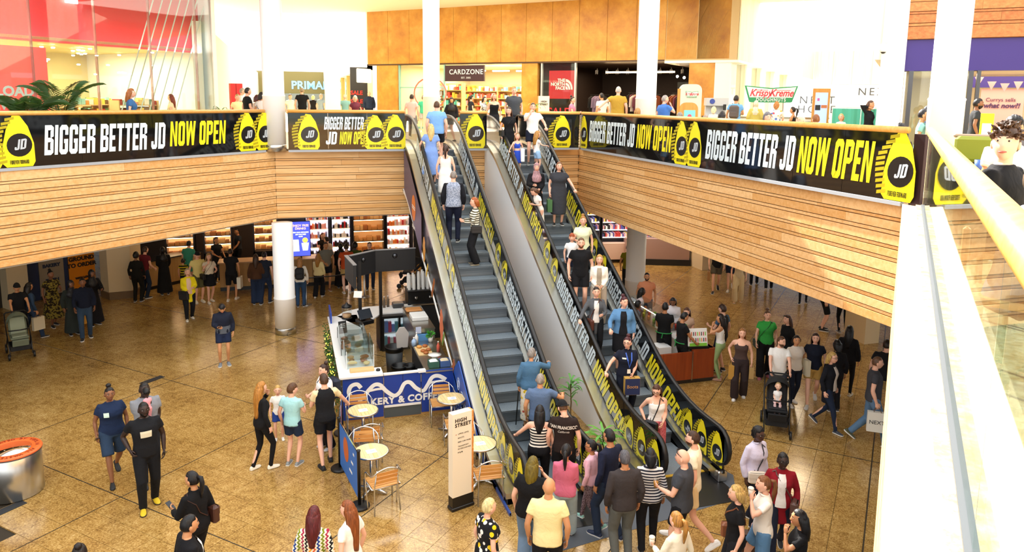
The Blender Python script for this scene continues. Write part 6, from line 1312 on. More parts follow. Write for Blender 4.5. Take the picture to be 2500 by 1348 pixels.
    # clothes
    def legs_raw(raw, end, r0, r1, r2, cut=None):
        for Hj, Kn, An in K:
            An2 = An + V3(0, 0, -.035)
            if end == 'long': raw.tube([Hj + V3(0, 0, .05), Hj + (Kn - Hj) * .2, Hj + (Kn - Hj) * .6, Kn, Kn + (An2 - Kn) * .3, Kn + (An2 - Kn) * .7, An2], [r0 * .98, r0, (r0 + r1) / 2, r1, r1 * .5 + r2 * .5 + .004, r2 * 1.02, r2], 11)
            else: raw.tube([Hj + V3(0, 0, .05), Hj + (Kn - Hj) * .2, Hj + (Kn - Hj) * .55 * end, Hj + (Kn - Hj) * end], [r0 * .98, r0, r1, r1 * 1.02], 11)
    def sleeves(raw, frac, inf, loose=0):
        for S, El, W in J:
            cp = A(.44, -.012) * .45 + S * .55; L_ = S + (El - S) * min(1, frac)
            if frac <= 1: raw.tube([cp, S, S + (El - S) * frac * .5, L_], [am[0] + inf, am[1] + inf, am[2] + inf + loose * .6, am[3] + inf + loose], 11)
            else: e = El + (W - El) * (frac - 1); raw.tube([cp, S, S + (El - S) * .5, El, El + (e - El) * .5, e], [am[0] + inf, am[1] + inf, am[2] + inf + loose * .5, am[4] + inf + loose * .6, am[5] + inf * .9 + loose * .6, .03 + inf], 11)
    def skirt(raw, u1, z1, rx, ry, u0=.16, inf=.012):
        us = [u for u, *_ in TS]; R_ = []; mid = (K[0][1] + K[1][1]) / 2; ma = (K[0][2] + K[1][2]) / 2; z0 = A(u0)[2]; sy = abs(K[0][2][1] - K[1][2][1]) / 2
        for i in range(8):
            q = i / 7; zz = z0 + (z1 - z0) * q; u = zz - pz
            if u > -.03: w_ = np.interp(u, us, [r[1] for r in TS]) + inf; d_ = np.interp(u, us, [r[2] for r in TS]) + inf; c = A(u, np.interp(u, us, [r[3] for r in TS]))
            else: e = (-.03 - u) / max(.05, (-.03 - (z1 - pz))); w0 = TS[1][1] + inf; d0 = TS[1][2] + inf; w_ = w0 + (rx - w0) * e; d_ = d0 + (ry + sy * .7 - d0) * e; kz = np.clip((pz - zz) / pz, 0, 1); c = V3(mid[0] * kz, ma[1] * kz * .6 + mid[1] * .3 * kz, zz)
            R_.append(ell(c, w_, d_, ax, fy))
        raw.rings(R_)
    def dress_obj(name, raw, m, vx=None):
        raw.v = [v * k for v in raw.v]; return raw_obj(name, raw, m, t, vx or vox)
    cm = lambda c, p: cloth(c, *p) if p else cloth(c)
    if bot in ('trousers', 'slim', 'wide', 'shorts', 'long_shorts'):
        r = Raw(); torso(r, .008, -.09, .09)
        if bot == 'trousers': legs_raw(r, 'long', .1 * rg, .074 * rg, .062)
        elif bot == 'slim': legs_raw(r, 'long', .093 * rg, .058 * rg, .042)
        elif bot == 'wide': legs_raw(r, 'long', .102 * rg, .094 * rg, .1)
        else: legs_raw(r, .62 if bot == 'shorts' else .92, .104 * rg, .1 * rg if bot == 'shorts' else .092 * rg, 0)
        dress_obj('shorts' if 'shorts' in bot else 'trousers', r, cm(bc, bpat))
    elif bot in ('skirt', 'mini', 'midi'):
        r = Raw(); zz = dict(skirt=.5, mini=.62, midi=.22)[bot]; skirt(r, 0, zz, .2 * rg, .17 * rg, .12); dress_obj('skirt', r, cm(bc, bpat))
    tm_ = cm(tc, pat)
    if top in ('tee', 'polo', 'long', 'jacket', 'tank', 'crop', 'vest', 'hoodie', 'cardigan'):
        r = Raw(); bulky = .016 if top in ('jacket', 'hoodie') else .01 if top in ('tee', 'polo', 'vest', 'long', 'cardigan') else .005
        torso(r, bulky, {'tank': -.0, 'crop': .2, 'jacket': -.04, 'hoodie': -.05, 'cardigan': -.32}.get(top, -.06), .42 if tank else .545, hem=(.168 * g, .12 * g) if not tank and not (f and top != 'jacket') else None)
        if tank:
            for s in (-1, 1): r.tube([A(.38, .09, s * .085), A(.47, .05, s * .09), A(.505, -.01, s * .088), A(.46, -.075, s * .09), A(.36, -.1, s * .085)], .018, 7)
        elif top == 'vest': pass
        else: sleeves(r, .52 if top in ('tee', 'polo') else 1.93, bulky * .8, .012 if top in ('tee', 'polo') else .006 if top != 'cardigan' else .012)
        dress_obj({'tee': 'shirt', 'polo': 'polo_shirt', 'long': 'jumper', 'tank': 'vest_top', 'crop': 'crop_top', 'vest': 'gilet', 'cardigan': 'cardigan', 'hoodie': 'hoodie', 'jacket': 'jacket'}[top], r, tm_)
        if top == 'vest':
            r = Raw(); torso(r, .004, -.02, .545); sleeves(r, 1.93 if sub and sub[0] == '!' else .55, .008, .008); dress_obj('shirt', r, cloth(sub.strip('!')))
        if top == 'polo' or (top == 'jacket' and not sub):
            c = Raw(); c.tube([A(.545 + .01 * math.cos(a), .0 + .062 * math.cos(a), .066 * math.sin(a)) for a in np.linspace(.25, 2 * PI - .25, 14)], [.016] * 14, 6); c.v = [v * k for v in c.v]; arr_obj('collar', c.arr(), c.f, cloth(sub or tc), t)
        if top in ('jacket', 'cardigan', 'hoodie') and sub:      # open front showing the layer below
            fr = []; us = [u for u, *_ in TS]
            for u in np.linspace(-.02, .5, 8):
                w_ = np.interp(u, us, [q[1] for q in TS]) + bulky; d_ = np.interp(u, us, [q[2] for q in TS]) + bulky + .022; s_ = np.interp(u, us, [q[3] for q in TS])
                for a in np.linspace(-.55, .55, 7): fr.append(A(u, s_ + d_ * math.cos(a * .9), (w_ * .9) * math.sin(a) * (.75 + .5 * (u < .2) * .3)))
            arr_obj('inner_top', np.array(fr) * k, [(i * 7 + j, i * 7 + j + 1, i * 7 + 8 + j, i * 7 + 7 + j) for i in range(7) for j in range(6)], cloth(sub), t)
    elif top in ('dress', 'maxi', 'abaya', 'sundress'):
        r = Raw(); torso(r, .009, .05, .545 if top != 'sundress' else .43)
        if top != 'sundress': sleeves(r, {'dress': .52, 'maxi': .6, 'abaya': 1.95}[top], .012 if top != 'abaya' else .03, .01 if top != 'abaya' else .02)
        else:
            for s in (-1, 1): r.tube([A(.39, .085, s * .09), A(.48, .05, s * .105), A(.505, -.01, s * .105), A(.46, -.075, s * .1), A(.37, -.09, s * .09)], .022, 7)
        skirt(r, 0, {'dress': .5, 'maxi': .3, 'abaya': .1, 'sundress': .42}[top] if hl == .5 else hl, {'dress': .19, 'maxi': .26, 'abaya': .27, 'sundress': .23}[top] * rg, {'dress': .16, 'maxi': .22, 'abaya': .22, 'sundress': .2}[top] * rg, .14); dress_obj('dress' if top != 'abaya' else 'robe', r, tm_)
    # shoes
    for i in (0, 1):
        Hj, Kn, An = K[i]; pit = R(-38) if lg[i][2] else R(0); R2 = np.array([[1, 0, 0], [0, math.cos(pit), -math.sin(pit)], [0, math.sin(pit), math.cos(pit)]]); fl_ = 1.0 if not f else .9
        fl_ *= (.9 if kid else 1); sp = R((-8, 8)[i]); R3 = np.array([[math.cos(-sp), -math.sin(-sp), 0], [math.sin(-sp), math.cos(-sp), 0], [0, 0, 1]])
        def TT(p): return ((R3 @ (R2 @ (np.asarray(p, float) * fl_ - V3(0, 0, .085 * fl_))) + An)) * k
        w9 = np.linspace(0, PI, 7); pr = [(-.065, .025, .05), (-.05, .036, .078), (.0, .038, .09), (.05, .04, .075), (.1, .046, .058), (.15, .044, .045), (.185, .03, .034), (.2, .012, .02)]
        vs = []; 
        for (yy, w_, hh) in pr: vs += [TT((w_ * math.cos(a), yy, .018 + (hh - .018) * math.sin(a) ** .8)) for a in w9]
        n = 7; fs = [(a * n + j, a * n + j + 1, a * n + n + j + 1, a * n + n + j) for a in range(len(pr) - 1) for j in range(n - 1)] + [tuple(range(n)), tuple(range((len(pr) - 1) * n + n - 1, (len(pr) - 1) * n - 1, -1))]
        b0 = len(vs); nf = len(fs)
        for (yy, w_, hh) in pr:
            for zz in (0, .02): vs += [TT((-(w_ + .004), yy, zz)), TT((w_ + .004, yy, zz))]
        for a in range(len(pr) - 1): q = b0 + a * 4; fs += [(q, q + 1, q + 5, q + 4), (q + 2, q + 6, q + 7, q + 3), (q, q + 4, q + 6, q + 2), (q + 1, q + 3, q + 7, q + 5)]
        q = b0; fs += [(q, q + 2, q + 3, q + 1)]; q = b0 + 4 * (len(pr) - 1); fs += [(q, q + 1, q + 3, q + 2)]
        me = bpy.data.meshes.new('shoe'); me.from_pydata([tuple(v) for v in vs], [], fs); me.materials.append(mat('shoe_' + shoe, shoe, .6)); me.materials.append(mat('sole_' + sole, sole, .7)); me.polygons.foreach_set('material_index', [0] * nf + [1] * (len(fs) - nf)); link('shoe', me, t)
    # hair
    hm = hairmat(hc)
    def cap(sc, front=.42, back=-.45, side=-.05, jit=0):
        v = CV.copy(); x, y, zz = CU.T; fr = (y > .15) & (zz < front + .0 * y); fr |= (y > .75) & (zz < front + .15); lo = np.where(y > -.25, zz < side, zz < back); hide = fr | lo
        s = np.where(hide, .88, sc)[:, None]; v = v * s * np.where(hide, 1, 1 + jit * np.sin(17 * x + 9 * y + 13 * zz))[:, None]
        return v
    def hair_obj(v, f_, nm='hair'): arr_obj(nm, HM(v), f_, hm, t)
    if hair in ('short', 'buzz', 'curly', 'grey', 'long', 'bob', 'pony', 'bun', 'fringe', 'side'):
        hv_ = cap({'buzz': 1.03, 'curly': 1.24, 'short': 1.065, 'fringe': 1.1}.get(hair, 1.07), .42 if hair != 'fringe' else .2, -.5 if hair not in ('buzz',) else -.4, .0 if hair in ('short', 'buzz', 'grey', 'side', 'fringe') else -.2, .06 if hair == 'curly' else .015); HR = Raw(); HR.add(hv_, CF)
        if hair in ('long', 'bob'):
            L_ = hl if hair == 'long' else .2; L_ = L_ if L_ != .5 or hair == 'bob' else .42; al = np.linspace(-2.0, 2.0, 11); R_ = []
            for i in range(9):
                q = i / 8; zz = .06 - q * L_; dz = q * L_; bk = -.01 - .055 * min(1, dz / .2); wx = (.75 if i == 0 else 1) * (.087 + .014 * math.sin(min(1, q * 1.5) * PI / 2)) * (1 - .55 * max(0, q - .5) ** 1.3 * 2 ** .3); wy = (.108 - .016 * min(1, dz / .16)) * (1 - .2 * max(0, q - .6)) * (.72 if i == 0 else 1); th = .026 * (1 - .72 * q)
                o_ = [(wx * math.sin(a) * (1 + .03 * math.sin(9 * a + 3 * q)), bk - wy * math.cos(a) * (1 + .04 * math.sin(11 * a)), zz + (.05 * q * abs(a) / 2)) for a in al]; in_ = [((wx - th) * math.sin(a), bk - (wy - th) * math.cos(a), zz + (.05 * q * abs(a) / 2)) for a in al[::-1]]; R_.append(np.array(o_ + in_))
            HR.rings(R_)
        if hair == 'pony': HR.tube([(0, -.1, .06), (0, -.15, .05), (0, -.165, -.03), (0, -.15, -.14), (0, -.14, -.25)], [.02, .03, .034, .03, .01], 9)
        if hair == 'bun': HR.add(eu * V3(.045, .045, .042) + V3(0, -.06, .135), ef)
        if 'tousled' in extra:
            rt_ = random.Random(4)
            for i in range(150):
                w = rt_.uniform(0, 2 * PI); a = rt_.uniform(.25, 1.5); d = np.array([math.cos(a) * math.cos(w), math.cos(a) * math.sin(w), math.sin(a)]); q = d * V3(.08, .098, .122)
                if d[1] > .55 and d[2] < .5: continue
                q2 = q + d * rt_.uniform(.012, .03) + V3(rt_.gauss(0, .016), rt_.gauss(.008, .018), rt_.gauss(0, .012)); HR.tube([q * .96, (q + q2) / 2 + d * .008, q2], [.013, .011, .003], 5)
        arr_obj('hair', HM(HR.arr()), HR.f, hm, t)
    if hair == 'hijab':
        SR = Raw(); v = CV.copy(); x, y, zz = CU.T; hide = (y > .35) & (zz < .5) & (zz > -.75) & (np.abs(x) < .72); SR.add(v * np.where(hide, .88, 1.13)[:, None], CF); al = np.linspace(0, 2 * PI, 16, endpoint=False)
        SR.rings([np.array([(rx * math.sin(a), c_ + ry * math.cos(a), zz) for a in al]) for zz, rx, ry, c_ in ((-.09, .085, .085, .0), (-.15, .09, .09, -.02), (-.2, .13, .11, -.02), (-.26, .17, .13, -.02), (-.36, .16, .14, -.01), (-.4, .1, .12, .0))])
        arr_obj('headscarf', HM(SR.arr()), SR.f, hm, t)
    if beard:
        v = CV.copy(); x, y, zz = CU.T; show = (zz < -.28) & (y > -.1) & ~((np.abs(x) < .32) & (zz > -.42) & (y > .5)); v = v * np.where(show, 1.05, .86)[:, None]; v[:, 1] += np.where(show & (y > .3), .006, 0); arr_obj('beard', HM(v), CF, hairmat(beard), t)
    if 'cap' in extra:
        v = CV.copy(); x, y, zz = CU.T; hide = zz < .18; CR = Raw(); CR.add(v * np.where(hide, .86, 1.13)[:, None], CF); al = np.linspace(-1.1, 1.1, 9); sg = -1 if 'capback' in extra else 1
        CR.rings([np.array([(.085 * math.sin(a), sg * (.07 + d * math.cos(a)), .035 - dz) for a in al] + [(.085 * math.sin(a), sg * (.07 + d * math.cos(a)), .028 - dz) for a in al[::-1]]) for d, dz in ((.0, 0), (.05, .0), (.1, .012))]); arr_obj('cap', HM(CR.arr()), CR.f, cloth('17181a'), t)
    # face
    dv = M @ V3(0, 1, 0); wy = R(yaw); fw_ = V3(dv[0] * math.cos(wy) - dv[1] * math.sin(wy), dv[0] * math.sin(wy) + dv[1] * math.cos(wy), 0); tc_ = V3(-x0, -y0, 0); vis = fw_ @ tc_ / (np.linalg.norm(tc_) + 1e-6)
    if vis > -.55 and dist < 27:
        su, sf = sph(8, 6)
        for s in (-1, 1):
            e = Raw(); e.add(su * V3(.0125, .008, .0066) + V3(s * .032, .0762, .012), sf); n0 = len(e.f); e.add(su * V3(.0068, .004, .0064) + V3(s * .032, .0825, .012), sf)
            me = bpy.data.meshes.new('eye'); me.from_pydata(HM(e.arr()).tolist(), [], e.f); me.materials.append(mat('eye_white', 'e9e2da', .3)); me.materials.append(mat('eye_iris', '1d120c', .2)); me.polygons.foreach_set('material_index', [0] * n0 + [1] * (len(e.f) - n0)); link('eye', me, t)
            b = Raw(); b.tube([(s * .016, .09, .032), (s * .033, .089, .037), (s * .05, .078, .031)], [.0035, .0045, .0025], 5); arr_obj('eyebrow', HM(b.arr()), b.f, hm if hair != 'bald' and hair != 'hijab' else mat('brow', '4a3626', .7), t)
        l = Raw(); l.tube([(-.025, .079, -.061), (-.01, .0885, -.063), (.0, .0895, -.064), (.01, .0885, -.063), (.025, .079, -.061)], [.003, .006, .0065, .006, .003], 6); arr_obj('mouth', HM(l.arr()), l.f, mat('lips_' + skin, {'dark': '5a2f2a', 'deep': '4a2622', 'brown': '7a3f35'}.get(skin, 'b5594f'), .45), t)
    if 'glasses' in extra:
        gl = Raw()
        for s in (-1, 1):
            gl.tube([(s * .033 + .024 * math.cos(a), .098 - .006 * abs(math.cos(a)), .01 + .018 * math.sin(a)) for a in np.linspace(0, 2 * PI, 11)], .0028, 5); gl.tube([(s * .057, .094, .014), (s * .078, .03, .012), (s * .08, -.02, .004)], .0026, 5)
        gl.tube([(-.01, .1, .014), (.01, .1, .014)], .0028, 5); arr_obj('glasses', HM(gl.arr()), gl.f, BLACK, t)
    if 'shades' in extra:
        gl = Raw(); gl.tube([(-.085, -.01, .04), (-.075, .06, .085), (0, .085, .1), (.075, .06, .085), (.085, -.01, .04)], [.005, .012, .016, .012, .005], 6, flat=.5); arr_obj('sunglasses', HM(gl.arr()), gl.f, BLACK, t)
    I = Info(); I.t = t; I.k = k; I.yaw = yaw; I.loc = Vector((x0, y0, z)); rm = Matrix.Translation((x0, y0, z)) @ Matrix.Rotation(R(yaw), 4, 'Z')
    I.w = lambda p: rm @ Vector((p[0] * k, p[1] * k, p[2] * k)); I.hand = {'L': I.w(J[0][2] + (J[0][2] - J[0][1]) * .3), 'R': I.w(J[1][2] + (J[1][2] - J[1][1]) * .3)}; I.A = lambda u, fwd=0, sd=0: I.w(A(u, fwd, sd)); I.TS = TS; I.g = g; I.rm = rm
    I.surf = lambda u, a, e=.025: I.w(A(u, np.interp(u, [r[0] for r in TS], [r[3] for r in TS]) + (np.interp(u, [r[0] for r in TS], [r[2] for r in TS]) + e) * math.cos(a), (np.interp(u, [r[0] for r in TS], [r[1] for r in TS]) + e) * math.sin(a)))
    return I
# ---- things people carry
def paper_bag(I, hnd, label, c='b98a4e', w=.28, h=.34, d=.12, twist=0, txt=None, tcol='2a1c12', drop=.1, c2=None):
    p = I.hand[hnd]; yw = I.yaw + twist; t = thing('shopping_bag', label, 'bag', (p.x, p.y, p.z - h - drop)); b = MB((p.x, p.y, p.z - h - drop), yw); m = mat('bag_' + c, c, .6)
    b.box((0, 0, h / 2 + .002), (d, w, h)); b.build('bag_body', m, t)
    for s in (-1, 1): MB((p.x, p.y, p.z - h - drop), yw).tube([(s * d * .4, -w * .22, h - .02), (s * d * .2, -w * .12, h + drop * .7), (0, 0, h + drop + .005), (s * d * .2, w * .12, h + drop * .7), (s * d * .4, w * .22, h - .02)], .006, 5).build('handle', mat('bag_handle', '5a432a', .6), t)
    if c2: MB((p.x, p.y, p.z - h - drop), yw).box((d / 2 + .002, 0, h * .5), (.004, w * .98, h * .96)).build('front_print', mat('bag_' + c2, c2, .6), t)
    if txt:
        q = Matrix.Rotation(R(yw), 3, 'Z')
        for s in (-1, 1): text(txt, Vector((p.x, p.y, p.z - h * .5 - drop)) + q @ Vector((s * (d / 2 + .006), 0, 0)), q @ Vector((0, s, 0)), (0, 0, 1), w * .32, mat('ink_' + tcol, tcol, .5), t, extrude=.001)
    return t
def soft_bag(I, label, c='1c1a1a', u=.02, a=1.5, w=.26, h=.2, d=.1, strap=True, shoulder=-1, sc=None, cat='bag', name='handbag'):
    p = I.surf(u, a, .06); t = thing(name, label, cat, (p.x, p.y, p.z - h / 2)); m = mat('leather_' + c, c, .45); nrm = (p - I.A(u)); ang = math.degrees(math.atan2(nrm.y, nrm.x))
    MB((p.x, p.y, p.z - h / 2), ang).box((0, 0, h / 2), (d, w, h), bev=.03).build('bag_body', m, t); MB((p.x, p.y, p.z - h / 2), ang).box((d * .42, 0, h * .72), (d * .25, w * .96, h * .5), bev=.015).build('flap', m, t)
    if strap:
        pts = [I.surf(u + .05, a, .03)] + [I.surf(v, b, .024) for v, b in ((.16, a * .75), (.3, a * .3), (.42, -a * .12), (.49, -a * .45))] + [I.surf(.53, -a * .75, .03)] + [I.surf(v, b, .024) for v, b in ((.47, -a * 1.2), (.38, -a * 1.6 if abs(a) > 1 else PI), (.24, PI * (1 if a > 0 else -1) * 1.05), (.12, a * 1.5))] + [I.surf(u + .05, a * 1.1, .03)]
        MB().tube(pts, .011, 5, flat=.45).build('strap', m if not sc else mat('leather_' + sc, sc, .5), t)
    return t
def backpack(I, label, c='3a3634', h=.42):
    p = I.surf(.28, PI, .09); t = thing('backpack', label, 'backpack', p); m = mat('pack_' + c, c, .7); nrm = p - I.A(.28); ang = math.degrees(math.atan2(nrm.y, nrm.x)); k = I.k
    MB((p.x, p.y, p.z), ang).box((0, 0, 0), (.15 * k, .29 * k, h * k), bev=.05).build('pack_body', m, t); MB((p.x, p.y, p.z), ang).box((.085 * k, 0, -.07), (.05 * k, .22 * k, .18 * k), bev=.02).build('front_pocket', m, t)
    for s in (-1, 1): MB().tube([I.surf(.42, PI - s * .6, .02), I.A(.545, -.02, s * .1), I.surf(.44, s * .55, .022), I.surf(.28, s * .9, .022), I.surf(.16, s * 1.9, .03)], .016, 6, flat=.5).build('shoulder_strap', m, t)
    return t
def held(I, hnd, kind, label):
    p = I.hand[hnd]; yw = I.yaw
    if kind == 'phone': t = MB((p.x, p.y, p.z + .01), yw).box((0, .02, .02), (.075, .15, .009), rx=35, bev=.003).build('phone', mat('phone_black', '131418', .15), label=label, cat='phone')
    elif kind == 'cup':
        t = thing('cup', label, 'cup', p); MB((p.x, p.y, p.z - .03)).lathe([(.028, 0), (.038, .11)], n=14).build('cup_body', mat('cup_paper', 'f1ece0', .6), t, True); MB((p.x, p.y, p.z - .03)).lathe([(.041, .108), (.041, .118), (.034, .128), (0, .128)], n=14).build('lid', mat('cup_lid', 'e6ded0', .5), t, True)
    elif kind == 'iced':
        t = thing('cup', label, 'cup', p); MB((p.x, p.y, p.z - .03)).lathe([(.03, 0), (.042, .13)], n=14).build('cup_body', ACR, t, True); MB((p.x, p.y, p.z - .03)).lathe([(.028, .003), (.037, .09), (0, .09)], n=12).build('drink', mat('iced_amber', 'c98a3a', .2), t, True)
def leanprint(I, label, c, u=.36, w=.16, h=.12, a=0, name='shirt_print'):
    """A printed patch lying on the cloth (part of the person)."""
    n = 6; vs = []
    for j in range(4):
        for i in range(n): vs.append(I.surf(u + h * (j / 3 - .5), a + (i / (n - 1) - .5) * w / .17, .031))
    m = MB(); m.add(vs, [(j * n + i, j * n + i + 1, j * n + n + i + 1, j * n + n + i) for j in range(3) for i in range(n - 1)]); iv = I.rm.inverted(); m.v = [tuple(iv @ Vector(v)) for v in m.v]; return m.build(name, c, I.t)
def shirt_text(I, txt, u, size, m, a=PI, **kw):
    q = I.surf(u, a, .04); n = (q - I.A(u)); n.z = 0; n.normalize(); x = Vector((0, 0, 1)).cross(n); M = Matrix((x, Vector((0, 0, 1)), n)).transposed().to_4x4(); M.translation = q
    me = text_mesh(txt, size, extrude=.001, **kw); me.transform(I.rm.inverted() @ M); me.materials.clear(); me.materials.append(m)
    for v in me.vertices: v.co.y += (1 if math.cos(a) < 0 else -1) * 1.6 * v.co.x ** 2
    link('shirt_print', me, I.t)
# ---PEOPLE TABLE
p = person
BLK = '15161a'; NVY = '1a2238'; JEAN = '3f5674'; WHT = 'f2f0ea'
# under the left balcony
p('man in a black cap and t-shirt pushing a green stroller', (-7.13,22.38),0,-154,1.68, tc=BLK, bc=BLK, arms='qq', extra='cap', skin='tan')
I = p('woman with long dark hair and denim top behind the stroller man', (-6.92,22.58),0,-43,1.62, 'f', skin='tan', hair='long', hc='17110e', top='long', tc='2f4460', bc='2c3e5c', legs='w')
paper_bag(I, 'R', 'large cream bag carried beside the dark haired woman', 'd8cdb0', .3, .36, .1)
p('woman in a brown and yellow patterned robe under the balcony', (-6.7,23.77),0,-139,1.68, 'f', 1.1, skin='brown', hair='bun', hc='15100d', top='maxi', tc='2a2014', pat=('camo', '8a7a34', .06), bot='none', arms='pd', legs='a')
I = p('woman in a dark headscarf behind the man in navy', (-5.95,22.78),0,-145,1.58, 'f', skin='brown', hair='hijab', hc='1c1a20', top='abaya', tc='2b3230', bot='none', arms='kd')
paper_bag(I, 'L', 'orange and green shopping bag beside the man in navy', 'c58a2a', .34, .34, .14)
p('man in a navy jacket and jeans walking under the balcony', (-5.53,22.3),0,-164,1.74, skin='brown', hair='short', hc='15100d', top='jacket', tc='141a2c', bc='2f4258', arms='df', legs='a')
p('woman in a black robe and headscarf beside the orange poster', (-5.61,23.61),0,-137,1.68, 'f', skin='brown', hair='hijab', hc='131216', top='abaya', tc='141317', bot='none', arms='pd')
# bakery queue
p('man in a maroon top leaning at the left bakery counter', (-4.73,26.48),0,-40,1.76, tc='6a1f28', bc='1e2a3e', arms='sn', lean=10)
p('curly haired person in black beside the beige pillar', (-4.86,26.05),0,-9,1.66, 'f', skin='brown', hair='curly', hc='120e0c', top='long', tc='14130f', bc='14130f')
p('woman in a long black robe at the bakery counter', (-4.16,26.78),0,14,1.66, 'f', skin='tan', hair='hijab', hc='101012', top='abaya', tc='101012', bot='none', arms='gs')
p('person in a teal top leaning over the bakery counter', (-3.49,27.43),0,-23,1.72, tc='3f9a80', bc='3f9a80', bot='shorts', lean=14, arms='ss', hc='17120f')
p('small child in a yellow and black striped shirt by the bakery', (-3.61,27.22),0,-2,1.10, tc='d8c82a', pat=('hs', '1a1a16', .09), bot='shorts', bc='22222a', hc='2a1c12')
p('man in a pale yellow t-shirt and black cap by the bakery', (-2.94,25.48),0,-158,1.72, tc='e2d48a', bot='long_shorts', bc='5c5a3a', shoe='e8e2cc', extra='cap', arms='pd')
I = p('blonde woman in a white top and black shorts eating', (-2.59,25.36),0,-154,1.66, 'f', skin='fair', hair='long', hc='a88350', top='tee', tc='efe6d2', bot='mini', bc=BLK, shoe='efe6d2', arms='pm', legs='a')
soft_bag(I, 'black crossbody bag of the blonde woman eating', a=1.4)
I = p('woman in a bright yellow cardigan walking from the bakery', (-3.01,23.48),0,-163,1.60, 'f', 1.25, skin='fair', hair='bob', hc='b09a78', top='cardigan', tc='f0dc1c', sub='e8c8b0', bc=BLK, shoe='e6dcc6', arms='pg', legs='a')
soft_bag(I, 'black handbag hanging from the arm of the woman in yellow', a=.7, u=-.05, w=.32, h=.28, strap=False)
I = p('bald man in black polo and shorts standing at the bakery', (-1.93,25.52),0,-11,1.76, skin='tan', hair='buzz', hc='2a1d14', top='polo', tc=BLK, bot='long_shorts', bc=BLK, shoe='d8cfba', arms='sd', legs='a')
paper_bag(I, 'R', 'white carrier bag held by the bald man in black', 'e8e4d4', .3, .38, .12, drop=.06)
p('bakery worker in a grey t-shirt behind the counter', (-1.94,29.48),0,124,1.76, skin='tan', tc='2f343a', bc=BLK, hc='1a1310', arms='sd')
p('bakery worker in black at the middle of the counter', (-2.6,28.24),0,-145,1.68, 'f', skin='tan', hair='pony', hc='2a1c14', tc='17171a', bc=BLK, arms='sg')
p('long haired person in a brown jacket and wide jeans', (-1.11,24.77),0,-2,1.68, 'f', skin='fair', hair='long', hc='3a2415', top='jacket', tc='4a2f1c', bot='wide', bc='22304a', arms='dd')
p('man in a navy t-shirt next to the brown jacket', (-0.85,24.81),0,-18,1.74, skin='fair', tc='1f2634', bc='22304a', hc='1d1511', arms='dd', legs='a')
I = p('woman with tan hair and jeans half hidden by the column', (0.25,24.11),0,-6,1.64, 'f', skin='fair', hair='long', hc='a5713c', top='long', tc='e6e0d4', bc='2f4a6c')
backpack(I, 'black backpack of the woman beside the column', '17181b')
p('girl with long blonde hair in a cream jumper in the queue', (0.86,25.16),0,-22,1.50, 'f', skin='fair', hair='long', hl=.5, hc='a8742e', top='hoodie', tc='e6d79c', bot='wide', bc=BLK, shoe='e8e4da', arms='gd', legs='a')
p('man in a grey t-shirt and flip flops in the queue', (1.16,25.95),0,-175,1.76, skin='tan', tc='7d7d74', bot='shorts', bc='1c2028', hc='1d1511', shoe='8a5a3c', arms='dg')
p('bakery worker with red hair behind the counter', (1.15,28.33),0,-162,1.66, 'f', skin='fair', hair='long', hl=.3, hc='5a2a16', tc='241c1a', bc=BLK, arms='gs')
p('person in a cream shirt leaning on the bakery counter', (1.38,27.27),0,57,1.70, skin='fair', tc='d8c6b0', bc='20242c', hc='3a2416', arms='sg', lean=14)
p('woman in a black headscarf in the bakery queue', (1.68,26.26),0,-4,1.62, 'f', skin='tan', hair='hijab', hc='0f0f11', top='abaya', tc='131215', bot='none')
p('man in an orange t-shirt and khaki shorts in the queue', (1.82,25.47),0,0,1.75, g=1.15, skin='fair', tc='b84a1e', bot='shorts', bc='c2a468', hc='2a1a10', shoe='c8bca8', arms='dd')
p('man with an afro and dark green t-shirt in the queue', (2.13,25.64),0,-10,1.76, skin='deep', hair='curly', hc='0c0908', tc='3a4a12', bc='1e2430', g=1.1)
p('man in a black printed t-shirt facing out of the queue', (2.65,25.81),0,176,1.72, skin='fair', tc='17171b', bc='232c40', hc='3a2616')
I = p('person in black half hidden behind the escalator advert', (4.31,24.19),0,70,1.64, 'f', skin='tan', hair='long', hc='14100e', top='long', tc='121215', bc='121215', arms='qq')
# middle of the hall
I = p('boy in a navy and grey hooded jacket reading a phone', (-1.7,19.11),0,-173,1.65, skin='tan', hair='fringe', hc='141215', top='jacket', tc='1b2030', bot='shorts', bc='1d2844', shoe='7d858c', arms='dp', nod=28)
leanprint(I, '', cloth('5a616c'), u=.08, w=.5, h=.2, name='grey_panel'); held(I, 'R', 'phone', 'phone in the hand of the boy in the hooded jacket')
I = p('woman in a navy t-shirt and denim shorts walking', (-3.1,13.64),0,-159,1.72, 'f', 1.22, skin='brown', hair='bun', hc='120e0d', tc='1b2a48', bot='long_shorts', bc='2c3f58', shoe='1c1d20', sole='1c1d20', arms='dd', legs='w')
leanprint(I, '', mat('pr_mint', 'cfe6d6', .7), u=.36, w=.07, h=.08, a=.45); held(I, 'R', 'phone', 'phone held low by the woman in navy')
I = p('man in a grey t-shirt carrying a baby on his chest', (-2.5,13.37),0,-159,1.86, g=1.05, skin='deep', hair='buzz', hc='0d0a09', tc='8a8d94', bc='20242c', shoe='23252a', sole='17181a', arms='gx', legs='a')
b = p('baby in pink held against the chest of the man in grey', ((I.A(.3, .2)).x, (I.A(.3, .2)).y), I.A(.3).z - .2, 30, .62, 'f', skin='deep', hair='buzz', hc='0d0a09', top='tee', tc='f0a6b0', bot='trousers', bc='f0a6b0', shoe='f0a6b0', arms='gg', nod=15)
I = p('man in a black t-shirt and joggers with yellow slides', (-2.37,12.51),0,-163,1.84, g=1.05, skin='deep', hair='buzz', hc='0d0a09', beard='0d0a09', tc='16171b', bot='trousers', bc='131418', shoe='d8b81c', sole='3a2a1c', arms='dh', legs='a', turn=6)
